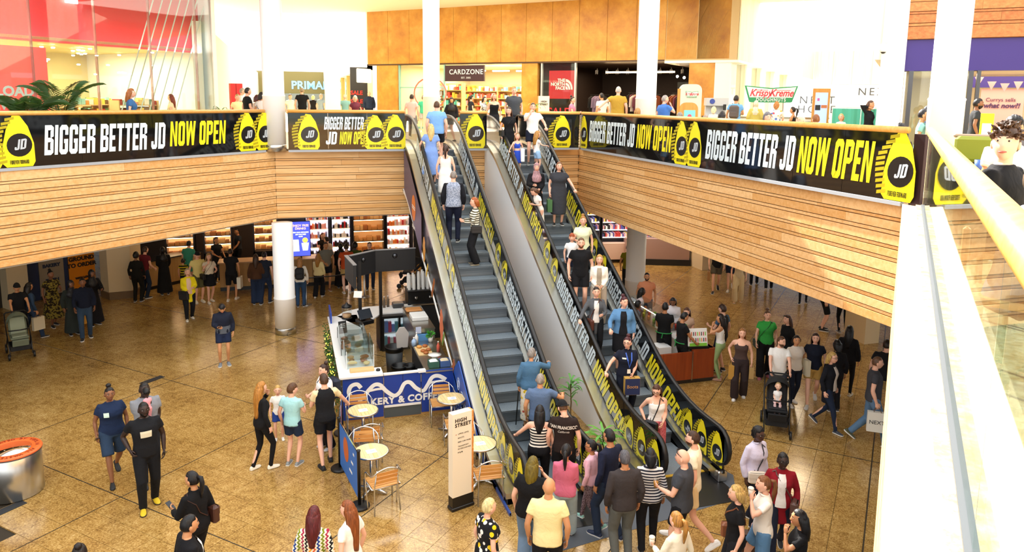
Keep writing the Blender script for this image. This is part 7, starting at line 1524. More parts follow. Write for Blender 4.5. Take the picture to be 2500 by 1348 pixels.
leanprint(I, '', mat('pr_cream', 'd8cfb4', .7), u=.33, w=.13, h=.1); held(I, 'L', 'phone', 'dark phone held by the man in yellow slides')
I = p('woman in a black coat with a low ponytail holding a phone', (-1.37,10.17),0,48,1.68, 'f', 1.12, skin='tan', hair='pony', hc='0f0d10', top='jacket', tc='101013', bc='131316', arms='pd', turn=10)
held(I, 'L', 'phone', 'phone in the raised hand of the woman in a black coat'); soft_bag(I, 'brown shoulder bag behind the woman in the black coat', '4a2a20', u=.08, a=1.7, w=.3, h=.26)
p('young man in a black jacket over a white shirt, bottom edge', (-1.29,8.87),0,-67,1.78, skin='tan', hair='short', hc='0f0e11', top='jacket', tc='121216', sub='f4f2ee', bc=BLK, arms='dd')
p('person with a dark bun at the bottom edge', (-2.41,8.75),0,5,1.66, 'f', skin='brown', hair='bun', hc='1d1411', tc='3a3236', bc=BLK)
p('woman in black with very long blonde hair eating', (-0.61,13.33),0,-59,1.66, 'f', skin='fair', hair='long', hl=.62, hc='b57a32', top='long', tc='141416', bot='slim', bc='121214', shoe='f0ead8', sole='f0ead8', arms='md', legs='a')
p('blond toddler boy in a white shirt and blue shorts', (-0.34,14.44),0,179,1.10, skin='fair', hair='short', hc='c8a05a', tc='f2efe8', bot='shorts', bc='26408a', shoe='f2f0ea', arms='dd')
p('boy in a turquoise t-shirt and two-tone shorts', (-0.08,13.35),0,-28,1.56, skin='fair', hair='fringe', hc='5a3a20', tc='a8dce0', bot='shorts', bc='233048', shoe='8d9496', arms='dp', turn=-40)
I = p('woman in a white top with a topknot talking', (0.54,13.86),0,118,1.70, 'f', 1.15, skin='fair', hair='bun', hc='3a241a', top='tee', tc='f2f0ee', bot='wide', bc='121216', shoe='c9ccd0', arms='pp')
backpack(I, 'dark backpack of the woman with the topknot', '1a2438')
p('man in a black quilted gilet leaning on the blue barrier', (0.5,13.18),0,10,1.76, skin='fair', hair='short', hc='4a3222', top='vest', tc='17181c', sub='e8d6a8', bot='shorts', bc='141518', shoe='1c1d20', sole='1c1d20', arms=('p', (.5, .2, .98)), legs='a', turn=10)
p('woman with dark red hair in a zigzag jumper', (0.16,8.85),0,-16,1.66, 'f', 1.05, skin='fair', hair='long', hl=.44, hc='5a1a1c', top='long', tc='f0e6d2', pat=('zig', '', .26), bc='e8dcc8', arms='dd') if 0 else p('woman with dark red hair in a zigzag jumper', (0.16,8.85),0,-16,1.66, 'f', 1.05, skin='fair', hair='long', hl=.44, hc='5a1a1c', top='long', tc='f0e6d2', pat=('zig', None, .3, ('d8552a', '1f3f8a', '7a8a1c', 'a8284a', '1a1a1c', 'e8a02a')), bc='e8dcc8', arms='dd')
p('young woman with long auburn hair and a white t-shirt', (0.6,8.88),0,46,1.66, 'f', skin='fair', hair='long', hl=.62, hc='8a4a20', tc='fbf6ee', bot='shorts', bc='c8b8a0', arms='dd', turn=12)
p('woman with cropped blonde hair in a black floral dress', (2.33,8.54),0,-75,1.60, 'f', 1.2, skin='fair', hair='short', hc='e2cd92', top='dress', tc='17181c', pat=('flo', None, .075, ('f4f0ea', 'f4f0ea', 'e8c81c', 'efe0d0', 'f4f0ea')), bot='none', arms='dd')
# riders going up
p('man in a green t-shirt and grey shorts stepping off the escalator', (5.89,33.07),5.25,-15,1.63, skin='fair', hair='short', hc='7a6a4a', tc='3fae84', bot='shorts', bc='a8aaa6', shoe='e8e6e2', arms='dd', legs='a')
p('man in a pale pink t-shirt and white cap at the top', (4.09,25.21),5.25,-29,1.63, skin='fair', hair='buzz', tc='f6cdbc', bc='8a8a88', bot='shorts', arms='dd', legs='a')
p('big man in a light blue t-shirt at the top of the escalator', (3.98,20.26),4.854,-13,1.82, g=1.15, skin='fair', hair='short', hc='5a4028', tc='7fb0ea', bot='shorts', bc='1c1e24', arms='dd', legs='a')
p('blonde woman in a long blue dress riding up', (3.73,19.80),4.392,-13,1.66, 'f', 1.1, skin='fair', hair='long', hc='d8b878', top='maxi', tc='7f9fdc', bot='none', arms=((.32, .22, 1.02), 'd'))
I = p('woman in a white sleeveless top riding up', (3.90,18.68),3.930,-16,1.62, 'f', 1.05, skin='fair', hair='pony', hc='3a221a', top='sundress', tc='f0ece6', bot='none', hl=.4, arms='dd')
p('man in a grey patterned waistcoat riding up', (3.84,17.47),3.237,-14,1.76, g=1.12, skin='fair', hair='buzz', hc='8a8078', top='vest', tc='7d879a', pat=('camo', 'a8b0c2', .025), sub='!15161c', bc='171c30', arms='dd')
I = p('red haired woman in a striped jumper on the steps', (4.23,16.85),2.775,81,1.64, 'f', skin='fair', hair='bob', hc='a5541f', top='long', tc='f2ecda', pat=('hs', '55503c', .055), bot='wide', bc='17171a', shoe='2a221e', sole='c9b898', arms='pp', turn=8)
soft_bag(I, 'black shoulder bag of the woman in the striped jumper', a=-1.6, u=.02)
I = p('woman in a denim jacket and floral skirt with a cane', (4.29,12.68),0.466,-19,1.60, 'f', 1.15, skin='tan', hair='short', hc='8d8680', top='jacket', tc='4a7090', bot='midi', bc='e6dcc8', bpat=('flo', None, .055, ('e6dcc8', 'd8b81c', 'b84a3a', 'e6dcc8', '5a6a8a', 'd8b81c')), arms=('d', (.38, .4, 1.3)), turn=-20)
MB().tube([I.hand['L'], (I.hand['L'].x - .03, I.hand['L'].y + .05, I.loc.z + .02)], .012, 6).build('walking_cane', BLACK, label='black walking cane of the woman in a denim jacket', cat='cane')
p('grey haired man in a blue polo shirt gripping the handrail', (4.31,12.20),0.000,-21,1.74, g=1.15, skin='tan', hair='buzz', hc='9a9088', top='polo', tc='5d7394', bc='2e3a52', arms=('d', (.42, .3, 1.26)), turn=-8)
p('woman with black hair in a striped vest top on the first step', (3.91,11.06),0.000,-21,1.64, 'f', 1.12, skin='fair', hair='long', hl=.4, hc='101116', top='tank', tc='efe9dc', pat=('hs', '1c1c20', .05), bc='141419', arms=((.45, .25, 1.05), 'd'))
I = p('young man in a brown printed t-shirt and backward cap', (4.27,10.84),0.010,-26,1.78, skin='fair', hair='buzz', hc='6a4a30', tc='2a1f1c', bot='shorts', bc='141416', arms='dd', extra='capback cap', nod=25, turn=30)
_b = mat('pr_bone', 'd8d0c4', .7); shirt_text(I, 'SAN FRANCISCO', .4, .075, _b, bold=.003, xs=.8); shirt_text(I, 'California', .33, .05, _b, shear=.3)
# crowd at the foot of the escalators
p('heavy person with yellow and black hair in a black t-shirt', (3.16,9.21),0,-37,1.74, 'f', 1.35, skin='fair', hair='long', hl=.36, hc='6a5a14', tc='121215', bot='wide', bc='6f89a6', arms='dm')
p('bald man in a pale yellow polo shirt seen from behind', (3.14,8.48),0,-24,1.80, g=1.12, skin='tan', hair='bald', top='polo', tc='f2e4a6', bc='17181d', arms='dd', legs='a', turn=-14)
p('woman with a dark ponytail in a pink cardigan', (3.87,9.72),0,-28,1.58, 'f', 1.1, skin='olive', hair='pony', hc='131216', top='long', tc='d8708c', bot='wide', bc='a8bcc6', shoe='22252c', arms='gg', legs='w')
p('girl in a pale pink hoodie and glasses looking round', (4.44,10.05),0,36,1.42, 'f', skin='olive', hair='pony', hc='17161a', top='hoodie', tc='f0bccb', bot='slim', bc='8a7478', bpat=('camo', '5a464c', .02), shoe='8fc0b6', arms='dr', legs='w', extra='glasses', turn=20)
p('man in a navy jumper and glasses in the crowd', (4.56,9.66),0,25,1.78, skin='olive', hair='short', hc='121215', top='long', tc='1b2138', bc='26334a', shoe='22304e', arms='dd', legs='e', extra='glasses')
p('grey haired man in a charcoal jumper seen from behind', (4.5,9.01),0,-5,1.75, g=1.1, skin='olive', hair='short', hc='55545a', top='long', tc='3a3536', bc='5c605e', arms='dd')
p('woman with a black bob in a striped top seen from behind', (5.02,9.22),0,-21,1.60, 'f', 1.15, skin='olive', hair='bob', hc='101014', top='long', tc='e6e4e4', pat=('hs', '2a2c3a', .042), bc='131317', shoe='1c1d22', arms='dd', legs='a')
I = p('shaven headed man in a grey t-shirt holding an iced drink', (5.31,8.76),0,44,1.78, g=1.15, skin='fair', hair='bald', tc='3f4249', bot='shorts', bc='17181d', shoe='e8e6e2', arms='pd', extra='shades')
held(I, 'L', 'iced', 'clear cup of iced coffee held by the man in grey')
p('tall man with a brown beard in a cream t-shirt', (5.71,9.16),0,53,1.84, skin='fair', hair='short', hc='3f2616', beard='4a2c18', tc='f6ecce', bot='shorts', bc='ecd2a0', shoe='f2f0ec', arms='dd', legs='w', hl=.6)
I = p('blonde woman with a ponytail and white top holding a mug', (4.53,7.55),0,19,1.62, 'f', skin='fair', hair='pony', hc='b8823c', top='long', tc='f6eed6', bc='e8dcc0', arms='pd')
held(I, 'L', 'cup', 'white cup held by the blonde woman with a ponytail')
I = p('blonde woman in a black t-shirt with a brown bag', (5.61,7.87),0,65,1.66, 'f', 1.08, skin='fair', hair='bob', hc='c2a05c', tc='121215', bc='1c1d22', arms='dd')
soft_bag(I, 'brown leather crossbody bag of the blonde woman in black', '8a5234', a=1.5, u=-.02, w=.3, h=.22)
I = p('girl in a white polo and denim shorts drinking from a cup', (6.07,7.92),0,68,1.70, 'f', 1.05, skin='fair', hair='pony', hc='7a4c28', top='polo', tc='f6f1e6', bot='shorts', bc='5f8ab2', arms='md', legs='a')
held(I, 'L', 'cup', 'paper cup at the lips of the girl in denim shorts'); paper_bag(I, 'R', 'dark brown paper bag at the bottom edge by the denim shorts', '4a3020', .3, .34, .14)
I = p('woman in a crimson cardigan and glasses walking', (6.77,8.48),0,149,1.68, 'f', 1.05, skin='deep', hair='short', hc='0e0b0a', top='cardigan', tc='8a1422', sub='f0ece8', bc='1c2234', arms='dd', legs='w', extra='glasses', turn=8)
soft_bag(I, 'brown shoulder bag of the woman in crimson', '5a3f38', a=-1.2, u=-.05, w=.26, h=.3)
I = p('woman in a lilac shirt and dark headband', (6.95,9.34),0,-167,1.66, 'f', 1.15, skin='dark', hair='curly', hc='0e0c0e', top='jacket', tc='cfcbe2', bc='181c2c', arms='dd', legs='a', extra='glasses')
soft_bag(I, 'cream woven crossbody bag of the woman in lilac', 'e0d8c8', a=.5, u=.02, w=.28, h=.2, sc='23252e')
p('young woman with long curly black hair, bottom right', (6.07,7.18),0,60,1.62, 'f', skin='olive', hair='long', hl=.36, hc='141113', tc='141417', bc=BLK, arms='md')
# riders coming down
I = p('woman in a black t-shirt and skirt holding the handrail', (6.15,20.52),4.854,178,1.66, 'f', skin='fair', hair='long', hl=.36, hc='4a2c1a', top='tee', tc='17171a', bot='mini', bc='131316', arms=('d', 'd'), turn=-30)
soft_bag(I, 'small black bag of the woman in a black skirt', a=1.4)
p('man in a white t-shirt covering his face with one hand', (6.79,20.28),4.854,169,1.80, skin='fair', hair='short', hc='4a3526', tc='f4f1ea', bot='shorts', bc='1a1f30', arms=((.35, .25, 1.05), 'm'))
p('tall man in a dark grey printed t-shirt on the landing', (7.43,24.23),5.25,171,1.91, g=1.15, skin='fair', hair='buzz', hc='8a7a6a', tc='454a52', bc='2a3040', arms='dd')
I = p('little girl in a cobalt blue two-piece with a headband', (6.20,19.85),4.623,173,1.14, 'f', skin='fair', hair='long', hl=.3, hc='a07a50', top='crop', tc='2f50c0', bot='skirt', bc='2f50c0', arms='hr')
paper_bag(I, 'L', 'tall plain white paper bag beside the girl in blue', 'f6f4f2', .26, .36, .1, drop=-.12)
I = p('little girl with long blonde hair in a white t-shirt', (6.79,19.87),4.623,-79,1.20, 'f', skin='fair', hair='long', hl=.5, hc='b5823e', tc='f4f0ec', bot='shorts', bc='9fc2e6', arms=('d', (.35, .28, 1.2)))
p('woman in a dusky pink headscarf and black robe riding down', (6.23,18.23),3.468,169,1.62, 'f', skin='fair', hair='hijab', hc='a88084', top='abaya', tc='131215', bot='none', arms='gp')
I = p('large woman in a grey striped dress riding down', (6.72,17.85),3.468,167,1.68, 'f', 1.28, skin='fair', hair='bob', hc='7a4a2c', top='dress', tc='43454b', pat=('hs', '26272c', .032), bot='none', hl=.32, arms=((.42, .25, 1.0), 'd'))
paper_bag(I, 'R', 'green printed carrier bag of the woman in the striped dress', '3f6a3a', .3, .32, .12)
p('girl in a cream dress bending over the handrail', (6.15,17.66),3.237,101,1.30, 'f', skin='fair', hair='bob', hc='5a3822', top='dress', tc='f4efe6', bot='none', arms='pp', lean=16, nod=35, hl=.42)
I = p('woman in a lime blouse with a pink hair tie', (6.76,16.24),2.313,163,1.66, 'f', 1.1, skin='fair', hair='bun', hc='a8763a', top='polo', tc='e4ebc4', bc='1e2026', arms='dp')
p('red haired boy in a white t-shirt riding down', (6.44,16.12),2.313,173,1.24, skin='fair', hair='fringe', hc='a54a1c', tc='f2f0ee', sub=None, bot='shorts', bc='1c2030', arms='dd', turn=-20)
p('young man in a black t-shirt and shorts riding down', (6.28,15.17),1.852,162,1.82, skin='fair', hair='short', hc='6a4a2c', beard='7a5434', tc='121215', bot='shorts', bc='131317', shoe='e8e6e4', arms='dd')
I = p('blonde woman in an open cream jacket riding down', (6.68,15.03),1.621,160,1.66, 'f', skin='fair', hair='long', hl=.4, hc='c2914a', top='jacket', tc='f6f1e2', sub='a89a86', bot='wide', bc='b8aa98', arms='gg')
paper_bag(I, 'R', 'kraft paper bag of the woman in the cream jacket', 'b88e58', .3, .36, .12, drop=0)
I = p('smiling woman in a long grey cardigan riding down', (6.26,14.20),1.159,164,1.60, 'f', skin='fair', hair='short', hc='241812', top='cardigan', tc='55585c', sub='e8e2da', bc='17181c', arms=('p', (.4, .24, 1.0)))
soft_bag(I, 'brown leather bag across the woman in grey', '5a2f22', a=.9, u=-.08, w=.24, h=.26)
p('woman in a denim jacket and black dress riding down', (6.74,13.84),0.928,160,1.68, 'f', 1.22, skin='fair', hair='bun', hc='4a1c24', top='jacket', tc='5a86b0', sub='17171b', bot='skirt', bc='141418', arms=('d', (.3, .34, 1.08)), turn=25)
I = p('woman in a navy work tunic with a blue lanyard', (6.30,12.68),0.466,169,1.66, 'f', 1.25, skin='fair', hair='bun', hc='4a1a20', top='polo', tc='161b2c', bc='141a2a', arms=('g', (.5, .2, 1.06)), shoe='e8e8e8', extra='glasses', turn=-30)
m = MB(); m.tube([I.surf(.5, -.4, .03), I.surf(.36, -.2, .03), I.surf(.2, -.03, .035), I.surf(.36, .15, .03), I.surf(.5, .35, .03)], .012, 5, flat=.4); iv = I.rm.inverted(); m.v = [tuple(iv @ Vector(v)) for v in m.v]; m.build('lanyard', mat('lanyard_blue', '3a64c8', .6), I.t)
leanprint(I, '', mat('badge_card', 'e6e2d4', .5), u=.12, w=.055, h=.09, name='badge'); leanprint(I, '', mat('badge_card', 'e6e2d4', .5), u=.4, w=.07, h=.03, a=.5, name='name_tag')
bb_ = paper_bag(I, 'L', 'navy and gold paper bag with a script logo on the escalator', 'c29a4a', .3, .34, .13, twist=90, drop=.02, c2='1f2a52', txt='Boots', tcol='c98f4a')
I = p('woman in a white vest top and coral trousers stepping off', (6.30,11.42),0.000,166,1.66, 'f', skin='fair', hair='long', hl=.36, hc='4a2a18', top='tank', tc='f6f2ec', bot='wide', bc='c85a64', bpat=('camo', 'd87a80', .03), shoe='2a2320', arms='gh', legs='a', extra='glasses', turn=-25, nod=18)
soft_bag(I, 'black studded bag of the woman in coral trousers', '16181c', a=.6, u=.0, w=.26, h=.2)
# right side of the hall
p('man in a peach t-shirt standing by the right column', (9.91,18.87),0,156,1.80, skin='tan', hair='short', hc='141010', beard='141010', tc='e89a72', bc='4a6078', arms='dd')
p('person in a mustard top partly behind the right column', (11.35,23.08),0,-26,1.74, tc='8a8a1c', bc='22242a', skin='tan', arms='dd')
I = p('woman with braids and a pale top bending at the juice stand', (9.24,18.14),0,-97,1.56, 'f', skin='dark', hair='long', hl=.3, hc='0f0c0c', top='long', tc='e0cfd2', bc='1a1a1e', lean=14, arms='ss')
backpack(I, 'pale grey backpack of the woman with braids', 'a8aeb2', .36)
p('child with dark hair beside the juice display', (8.99,17.59),0,-87,1.30, 'f', skin='brown', hair='curly', hc='0f0c0c', tc='5a5a62', bc='22242a')
for lb, a_, rl, hr in (('juice worker in black with green apron strings, back turned', 0, 0, 'short'), ('juice worker in a black printed t-shirt at the till', 1, 0, 'short')):
    if a_ == 0: I = p(lb, (8.9,15.92),0,-41,1.76, skin='olive', hair=hr, hc='121012', tc='131416', bc='141518', arms='gg')
    else: I = p(lb, (8.98,15.19),0,-93,1.72, skin='olive', hair=hr, hc='121012', tc='141517', bc='141518', arms='gs', nod=12)
    ap = MB(); g_ = mat('apron_green', '1f8a3f', .7); ap.tube([I.surf(.5, .5, .03), I.A(.555, -.05, 0), I.surf(.5, -.5, .03)], .013, 5); ap.tube([I.surf(.06, PI + q, .045) for q in np.linspace(-1.4, 1.4, 7)], .014, 5); ap.tube([I.surf(.06, PI, .05), I.surf(-.06, PI + .1, .06)], .014, 5); iv = I.rm.inverted(); ap.v = [tuple(iv @ Vector(v)) for v in ap.v]; ap.build('apron_strings', g_, I.t)
p('woman with curly black hair in a white hoodie at the juice stand', (9.6,16.76),0,145,1.66, 'f', skin='brown', hair='long', hl=.3, hc='131012', top='hoodie', tc='e6e2e8', bc='2a2c34', arms='gp', nod=25)
p('girl with long brown hair behind the juice till', (9.51,15.89),0,139,1.62, 'f', skin='fair', hair='long', hc='5a3420', top='tee', tc='c8a890', bc='2a2c34', arms='gd', nod=15)
p('woman in a white vest top and sage leggings', (9.91,14.97),0,47,1.66, 'f', skin='tan', hair='long', hl=.44, hc='1f1310', top='tank', tc='f0eeea', bot='slim', bc='94ad76', shoe='b58a72', sole='b58a72', arms='mp')
p('teenage boy in a black gilet and blue t-shirt', (10.26,15.45),0,26,1.74, skin='fair', hair='fringe', hc='3a2418', top='vest', tc='191b20', sub='3f5f7e', bot='long_shorts', bc='1a1f30', shoe='2a2a2e', arms='pd')
I = p('woman in a brown vest top and wide trousers with kraft bags', (9.71,13.82),0,147,1.68, 'f', skin='fair', hair='long', hl=.42, hc='a06a36', top='tank', tc='4a3a36', bot='wide', bc='33292a', shoe='e6e2dc', arms='dh', legs='a')
paper_bag(I, 'R', 'kraft paper bag held low by the woman in brown', 'b88a3a', .28, .3, .12); paper_bag(I, 'L', 'second kraft bag on the arm of the woman in brown', 'b0905a', .24, .24, .1, drop=0)
I = p('woman in a bright green t-shirt and black trousers', (11.07,14.79),0,149,1.72, 'f', 1.15, skin='fair', hair='bun', hc='5a3a24', tc='3aa84a', bot='wide', bc='141417', shoe='c8707a', sole='c8707a', arms='df', legs='a', turn=10)
soft_bag(I, 'dark green crossbody bag of the woman in green', '14352a', a=1.2, u=-.04, w=.2, h=.22)
p('woman with long hair and a black top behind the crowd', (11.45,14.5),0,92,1.66, 'f', skin='fair', hair='long', hc='4a2c1c', top='long', tc='141417', bc='17181c', extra='shades')
p('man with a brown beard in a white t-shirt pushing a stroller', (10.12,13.02),0,150,1.71, skin='fair', hair='short', hc='5a3820', beard='5a3820', tc='f4f3ef', bc='3a3f4a', arms='qq', turn=45)
I = p('woman in a cream lace blouse and dark jeans', (10.69,13.21),0,171,1.62, 'f', 1.08, skin='tan', hair='bob', hc='231714', top='tee', tc='efe6da', bot='slim', bc='1a2030', shoe='e0d8d0', arms='dd', legs='a', turn=-15)
paper_bag(I, 'L', 'cream tote behind the woman in lace', 'e2d8bc', .3, .36, .08, drop=-.3)
p('woman in a navy t-shirt and khaki shorts walking', (11.1,13.09),0,142,1.68, 'f', 1.08, skin='fair', hair='long', hl=.36, hc='3a2216', tc='171c2c', bot='shorts', bc='c09a54', shoe='d8d4cc', arms='dd', legs='w')
p('blonde woman in a long black cardigan and floral top', (10.56,11.95),0,-156,1.68, 'f', 1.1, skin='fair', hair='long', hl=.24, hc='c2a05a', top='cardigan', tc='15171f', sub='cfc6bc', bot='slim', bc='1f2a40', shoe='3a3f4a', arms='dd', legs='w', extra='glasses')
p('woman with long black hair in a black suit, back turned', (12.17,13.27),0,-51,1.70, 'f', skin='tan', hair='long', hl=.46, hc='0e0c0e', top='jacket', tc='121114', bot='slim', bc='121114', shoe='c8b490', arms='dd', legs='a')
p('dark haired woman in black half behind the blonde woman', (11.34,12.68),0,-22,1.62, 'f', skin='tan', hair='bob', hc='0f0d0f', top='long', tc='121115', bc='121115', arms='dd')
I = p('man in a charcoal t-shirt and jeans striding right', (10.96,11.18),0,-126,1.82, g=1.1, skin='fair', hair='buzz', hc='6a4a34', tc='3f4046', bc='5a7896', shoe='4a4f38', arms='dd', legs='w')
paper_bag(I, 'R', 'white carrier bag lettered NE held by the striding man', 'e8e4d8', .34, .4, .1, txt='NEXT', tcol='2a2c30') if 0 else paper_bag(I, 'R', 'white lettered carrier bag held by the striding man', 'e8e4d8', .34, .4, .1, txt='NEXT', tcol='2a2c30')
p('man in a black printed t-shirt and khaki shorts, right edge', (12.05,12.05),0,-50,1.78, skin='fair', tc='16171a', bot='shorts', bc='a8925c', hc='2a1c14', arms='dd')
for lb, (x_, y_), yw_, h_, sx, bt, bcol, tcol, lgs, sh in (('man in khaki shorts walking under the right fascia', (14.51,22.41), 149, 1.78, 'm', 'shorts', '5a5448', '17181b', 'w', '17181b'), ('woman in wide cream trousers under the right fascia', (14.46,20.97), 147, 1.7, 'f', 'wide', 'd8c49a', 'd0c0a0', 'a', 'b08a60'), ('person in navy shorts beside the cream trousers', (15.17,22.48), 148, 1.7, 'm', 'shorts', '1f2840', '4a5060', 'w', 'd8cfc0'), ('man in black shorts standing beyond the right fascia', (15.16,17.62), -131, 1.78, 'm', 'long_shorts', '15161a', '2a2c30', 's', '141416'), ('person in black leggings beyond the right fascia', (15.56,17.27), -22, 1.66, 'f', 'slim', '141417', '2a2a2e', 's', '6a625c'), ('person in black shoes far down the lower mall', (16.53,23), -36, 1.7, 'm', 'trousers', '17181c', '3a3c44', 'a', '121214'), ('second far walker in dark trousers down the lower mall', (16.54,22.13), -37, 1.7, 'm', 'trousers', '17181c', '5a5c64', 'w', '121214'), ('far walker near the top of the lower mall floor', (16.59,20.32), 141, 1.7, 'f', 'slim', '17181c', '5a5c64', 'a', '121214')):
    I = p(lb, (x_, y_), 0, yw_, h_, sx, skin='fair', bot=bt, bc=bcol, tc=tcol, legs=lgs, shoe=sh)
    if 'khaki shorts walking' in lb: paper_bag(I, 'R', 'kraft bag of the man in khaki shorts', 'a87a4a', .26, .32, .1)
# upper level
p('woman in a sleeveless blue top behind the left rail', (-3.75,20.74),5.25,-78,1.64, 'f', 1.1, skin='fair', hair='long', hl=.3, hc='a0602c', top='tee', tc='3f6a9c', bc='2a2c34')
p('woman with red hair in a cream top inside the red shop', (-3.58,26.48),5.25,78,1.52, 'f', skin='fair', hair='long', hc='7a3218', top='tee', tc='efd8b4', bc='2a2c34')
p('man in a black t-shirt behind the rail by the left column', (-1.14,24.29),5.25,-67,1.76, skin='fair', hair='short', hc='1f1c1c', tc='131417', bc='2a2c34', arms='dg')
p('child in a pale yellow t-shirt beside the red portal', (-1.59,26.94),5.25,-147,1.55, skin='fair', hair='short', hc='b89a5a', tc='f4ecb0', bc='8a8a80')
p('grey haired man in white beside the red portal', (-1.55,29.08),5.25,-87,1.80, skin='fair', hair='buzz', hc='a89a90', tc='f0e8e6', bc='5a5a60')
I = p('dark haired woman in a white top by the left column', (-0.73,24.15),5.25,-38,1.62, 'f', skin='tan', hair='bob', hc='17110f', tc='f0eee8', bc='2a2c34'); soft_bag(I, 'crossbody bag of the woman by the left column', a=1.4)
p('woman with maroon hair beside the left column', (-0.92,25.67),5.25,-48,1.53, 'f', skin='tan', hair='bob', hc='4a1f22', tc='c8b8b0', bc='2a2c34')
far = ((737, 213, 31, 4, 'm', 'man in a black shirt walking away down the far mall', '17181b', '9a8a70', 'fair', 'e8e4d8'), (708, 230, 34, 150, 'm', 'man with crossed arms and a black bib, far mall left', 'e6e2da', '5a4a3a', 'fair', 'c84a44'), (764, 232, 38, 5, 'f', 'blonde woman in a black top and dusky trousers, far mall', '17181b', 'e6d8a0', 'fair', 'b87a72'), (783, 229, 36, 40, 'm', 'man in a blue grey t-shirt in the far mall', '8fa8bc', 'c8b09a', 'fair', '6a7078'), (796, 238, 40, 160, 'm', 'man in dark clothes beside the blue grey t-shirt', '2a2c30', '4a4038', 'tan', '2a2c30'), (806, 236, 38, 10, 'f', 'woman in cream walking down the far mall', 'f0ead8', 'c8a468', 'fair', 'e0d8c8'), (842, 230, 32, 5, 'm', 'man in a teal shirt by the white totem', '7fb0ac', 'd8c8b0', 'fair', '4a4f55'), (867, 233, 28, 175, 'f', 'white haired woman in a maroon shirt by the gold facade', '6a2f40', 'f0e8e0', 'fair', '4a3a44'))
for px_, (x_, y_, d_, rl, sx, lb, tc_, hc_, sk, bc_), loc in zip(range(9), far, (((0.65,32.65),5.25,-5,1.90), ((0.18,35.92),5.25,-150,1.62), ((1.34,39.8),5.25,-7,1.61), ((1.63,37.6),5.25,-42,1.66), ((2.08,41.67),5.25,-163,1.49), ((2.18,39.53),5.25,-13,1.53), ((2.46,33.11),5.25,-9,1.63), ((2.52,28.85),5.25,-180,1.57))):
    p(lb, *loc, sx, skin=sk, hair='bob' if sx == 'f' else 'short', hc=hc_, tc=tc_, bc=bc_, legs='a')
for lb, loc, tc_ in (('shop mannequin in a navy suit beside the sale panel', ((4.12,38.98),5.25,174,1.85), '26344f'), ('shop mannequin in a pale blue shirt beside the sale panel', ((3.93,41.15),5.25,175,1.78), '9fb8d0')):
    p(lb, *loc, top='jacket', tc=tc_, bc='1c2434', skin='pale', hair='bald')
p('person in a black hooded coat in front of the card shop', (5.81,26.79),5.25,178,1.53, 'f', skin='tan', hair='hijab', hc='1a1a1d', top='abaya', tc='1a1a1d', bot='none')
p('dark haired woman browsing inside the card shop', (7.71,31.51),5.25,-74,1.66, 'f', skin='fair', hair='pony', hc='1f1512', tc='23252b', bc='2a2c34')
p('woman in a patterned top at the card shop door', (7.74,29.38),5.25,-135,1.59, 'f', skin='fair', hair='bob', hc='17110f', tc='e6e0da', pat=('camo', '3a3a40', .04), bc='2a2c34')
p('blonde woman in a black vest top leaving the escalator', (6.91,24.89),5.25,179,1.69, 'f', 1.1, skin='fair', hair='long', hl=.36, hc='b07a44', top='tank', tc='15161a', bc='2a2c34')
p('woman in a pink top with a rolled magazine by the rail', (9.68,24.56),5.25,-122,1.61, 'f', 1.05, skin='fair', hair='bun', hc='3a2218', top='tee', tc='e07f9c', bc='2a2c34', arms='dp')
p('man in a white t-shirt entering the outdoor shop', (10.7,24.27),5.25,16,1.76, skin='tan', hair='short', hc='1a1412', tc='dfe2dc', bc='2a2c34', g=1.1)
I = p('grey haired man in a mustard t-shirt leaning on the right rail', (10.05,21.54),5.25,-35,1.95, g=1.12, skin='fair', hair='short', hc='c8c2ba', tc='c29a3a', bc='8a8478', bot='shorts', arms=((.5, -.35, 1.1), 'd'))
p('man in a blue polo shirt by the right upper column', (10.1,18.62),5.25,-78,1.65, g=1.15, skin='fair', hair='buzz', hc='a89e96', top='polo', tc='4a7ac8', bc='3a3c44', arms='dm', turn=-20)
I = p('man in a blue t-shirt wearing a grey backpack', (13.48,20.24),5.25,-46,1.70, skin='tan', hair='short', hc='1f1612', tc='6fa8e0', bc='2a3040', arms='dp'); backpack(I, 'grey brown backpack on the man in blue', '5a504c')
p('woman in a mustard coat and cream headscarf at the doughnut stand', (14.68,20.9),5.25,-40,1.53, 'f', 1.15, skin='tan', hair='hijab', hc='e6dcc0', top='abaya', tc='c8b860', bot='none')
p('auburn haired woman in a colourful floral top', (14.68,19.84),5.25,-44,1.51, 'f', 1.15, skin='fair', hair='bob', hc='b87838', tc='f0e6e0', pat=('flo', None, .09, ('f0e6e0', 'c84a5a', 'e8a83a', '5a7ac0', 'f0e6e0')), bc='3a3c44', arms='hh')
p('girl with a dark ponytail in a black vest at the stand', (15.18,19.66),5.25,32,1.33, 'f', skin='tan', hair='pony', hc='1f1412', top='tank', tc='1c1c20', bc='2a2c34', arms='pd')
p('blonde woman in cream beside the machine', (13.35,21.27),5.25,-37,1.31, 'f', skin='fair', hair='bob', hc='ecd9ae', tc='efe9de', bc='5a5a60')
p('woman with very long brown hair in a black top', (14.44,15.69),5.25,-163,1.55, 'f', skin='tan', hair='long', hl=.5, hc='5a3a26', top='long', tc='17181b', bc='1a1a1e', arms='du')
p('small girl with blonde hair by the teal screen', (15.16,17.52),5.25,129,1.15, 'f', skin='fair', hair='bob', hc='d8b070', tc='f2dcdc', bc='a8a0a0')
p('man in a teal shirt half behind the thick column', (10.61,10.28),5.25,-136,1.37, skin='tan', hair='short', hc='1f1c22', tc='8fc4bc', bc='2a3040')
p('man in a navy top and cap behind the thick column', (11.61,11.15),5.25,-106,1.44, skin='tan', hair='buzz', hc='1f1c22', tc='2a3a5c', bc='2a3040')
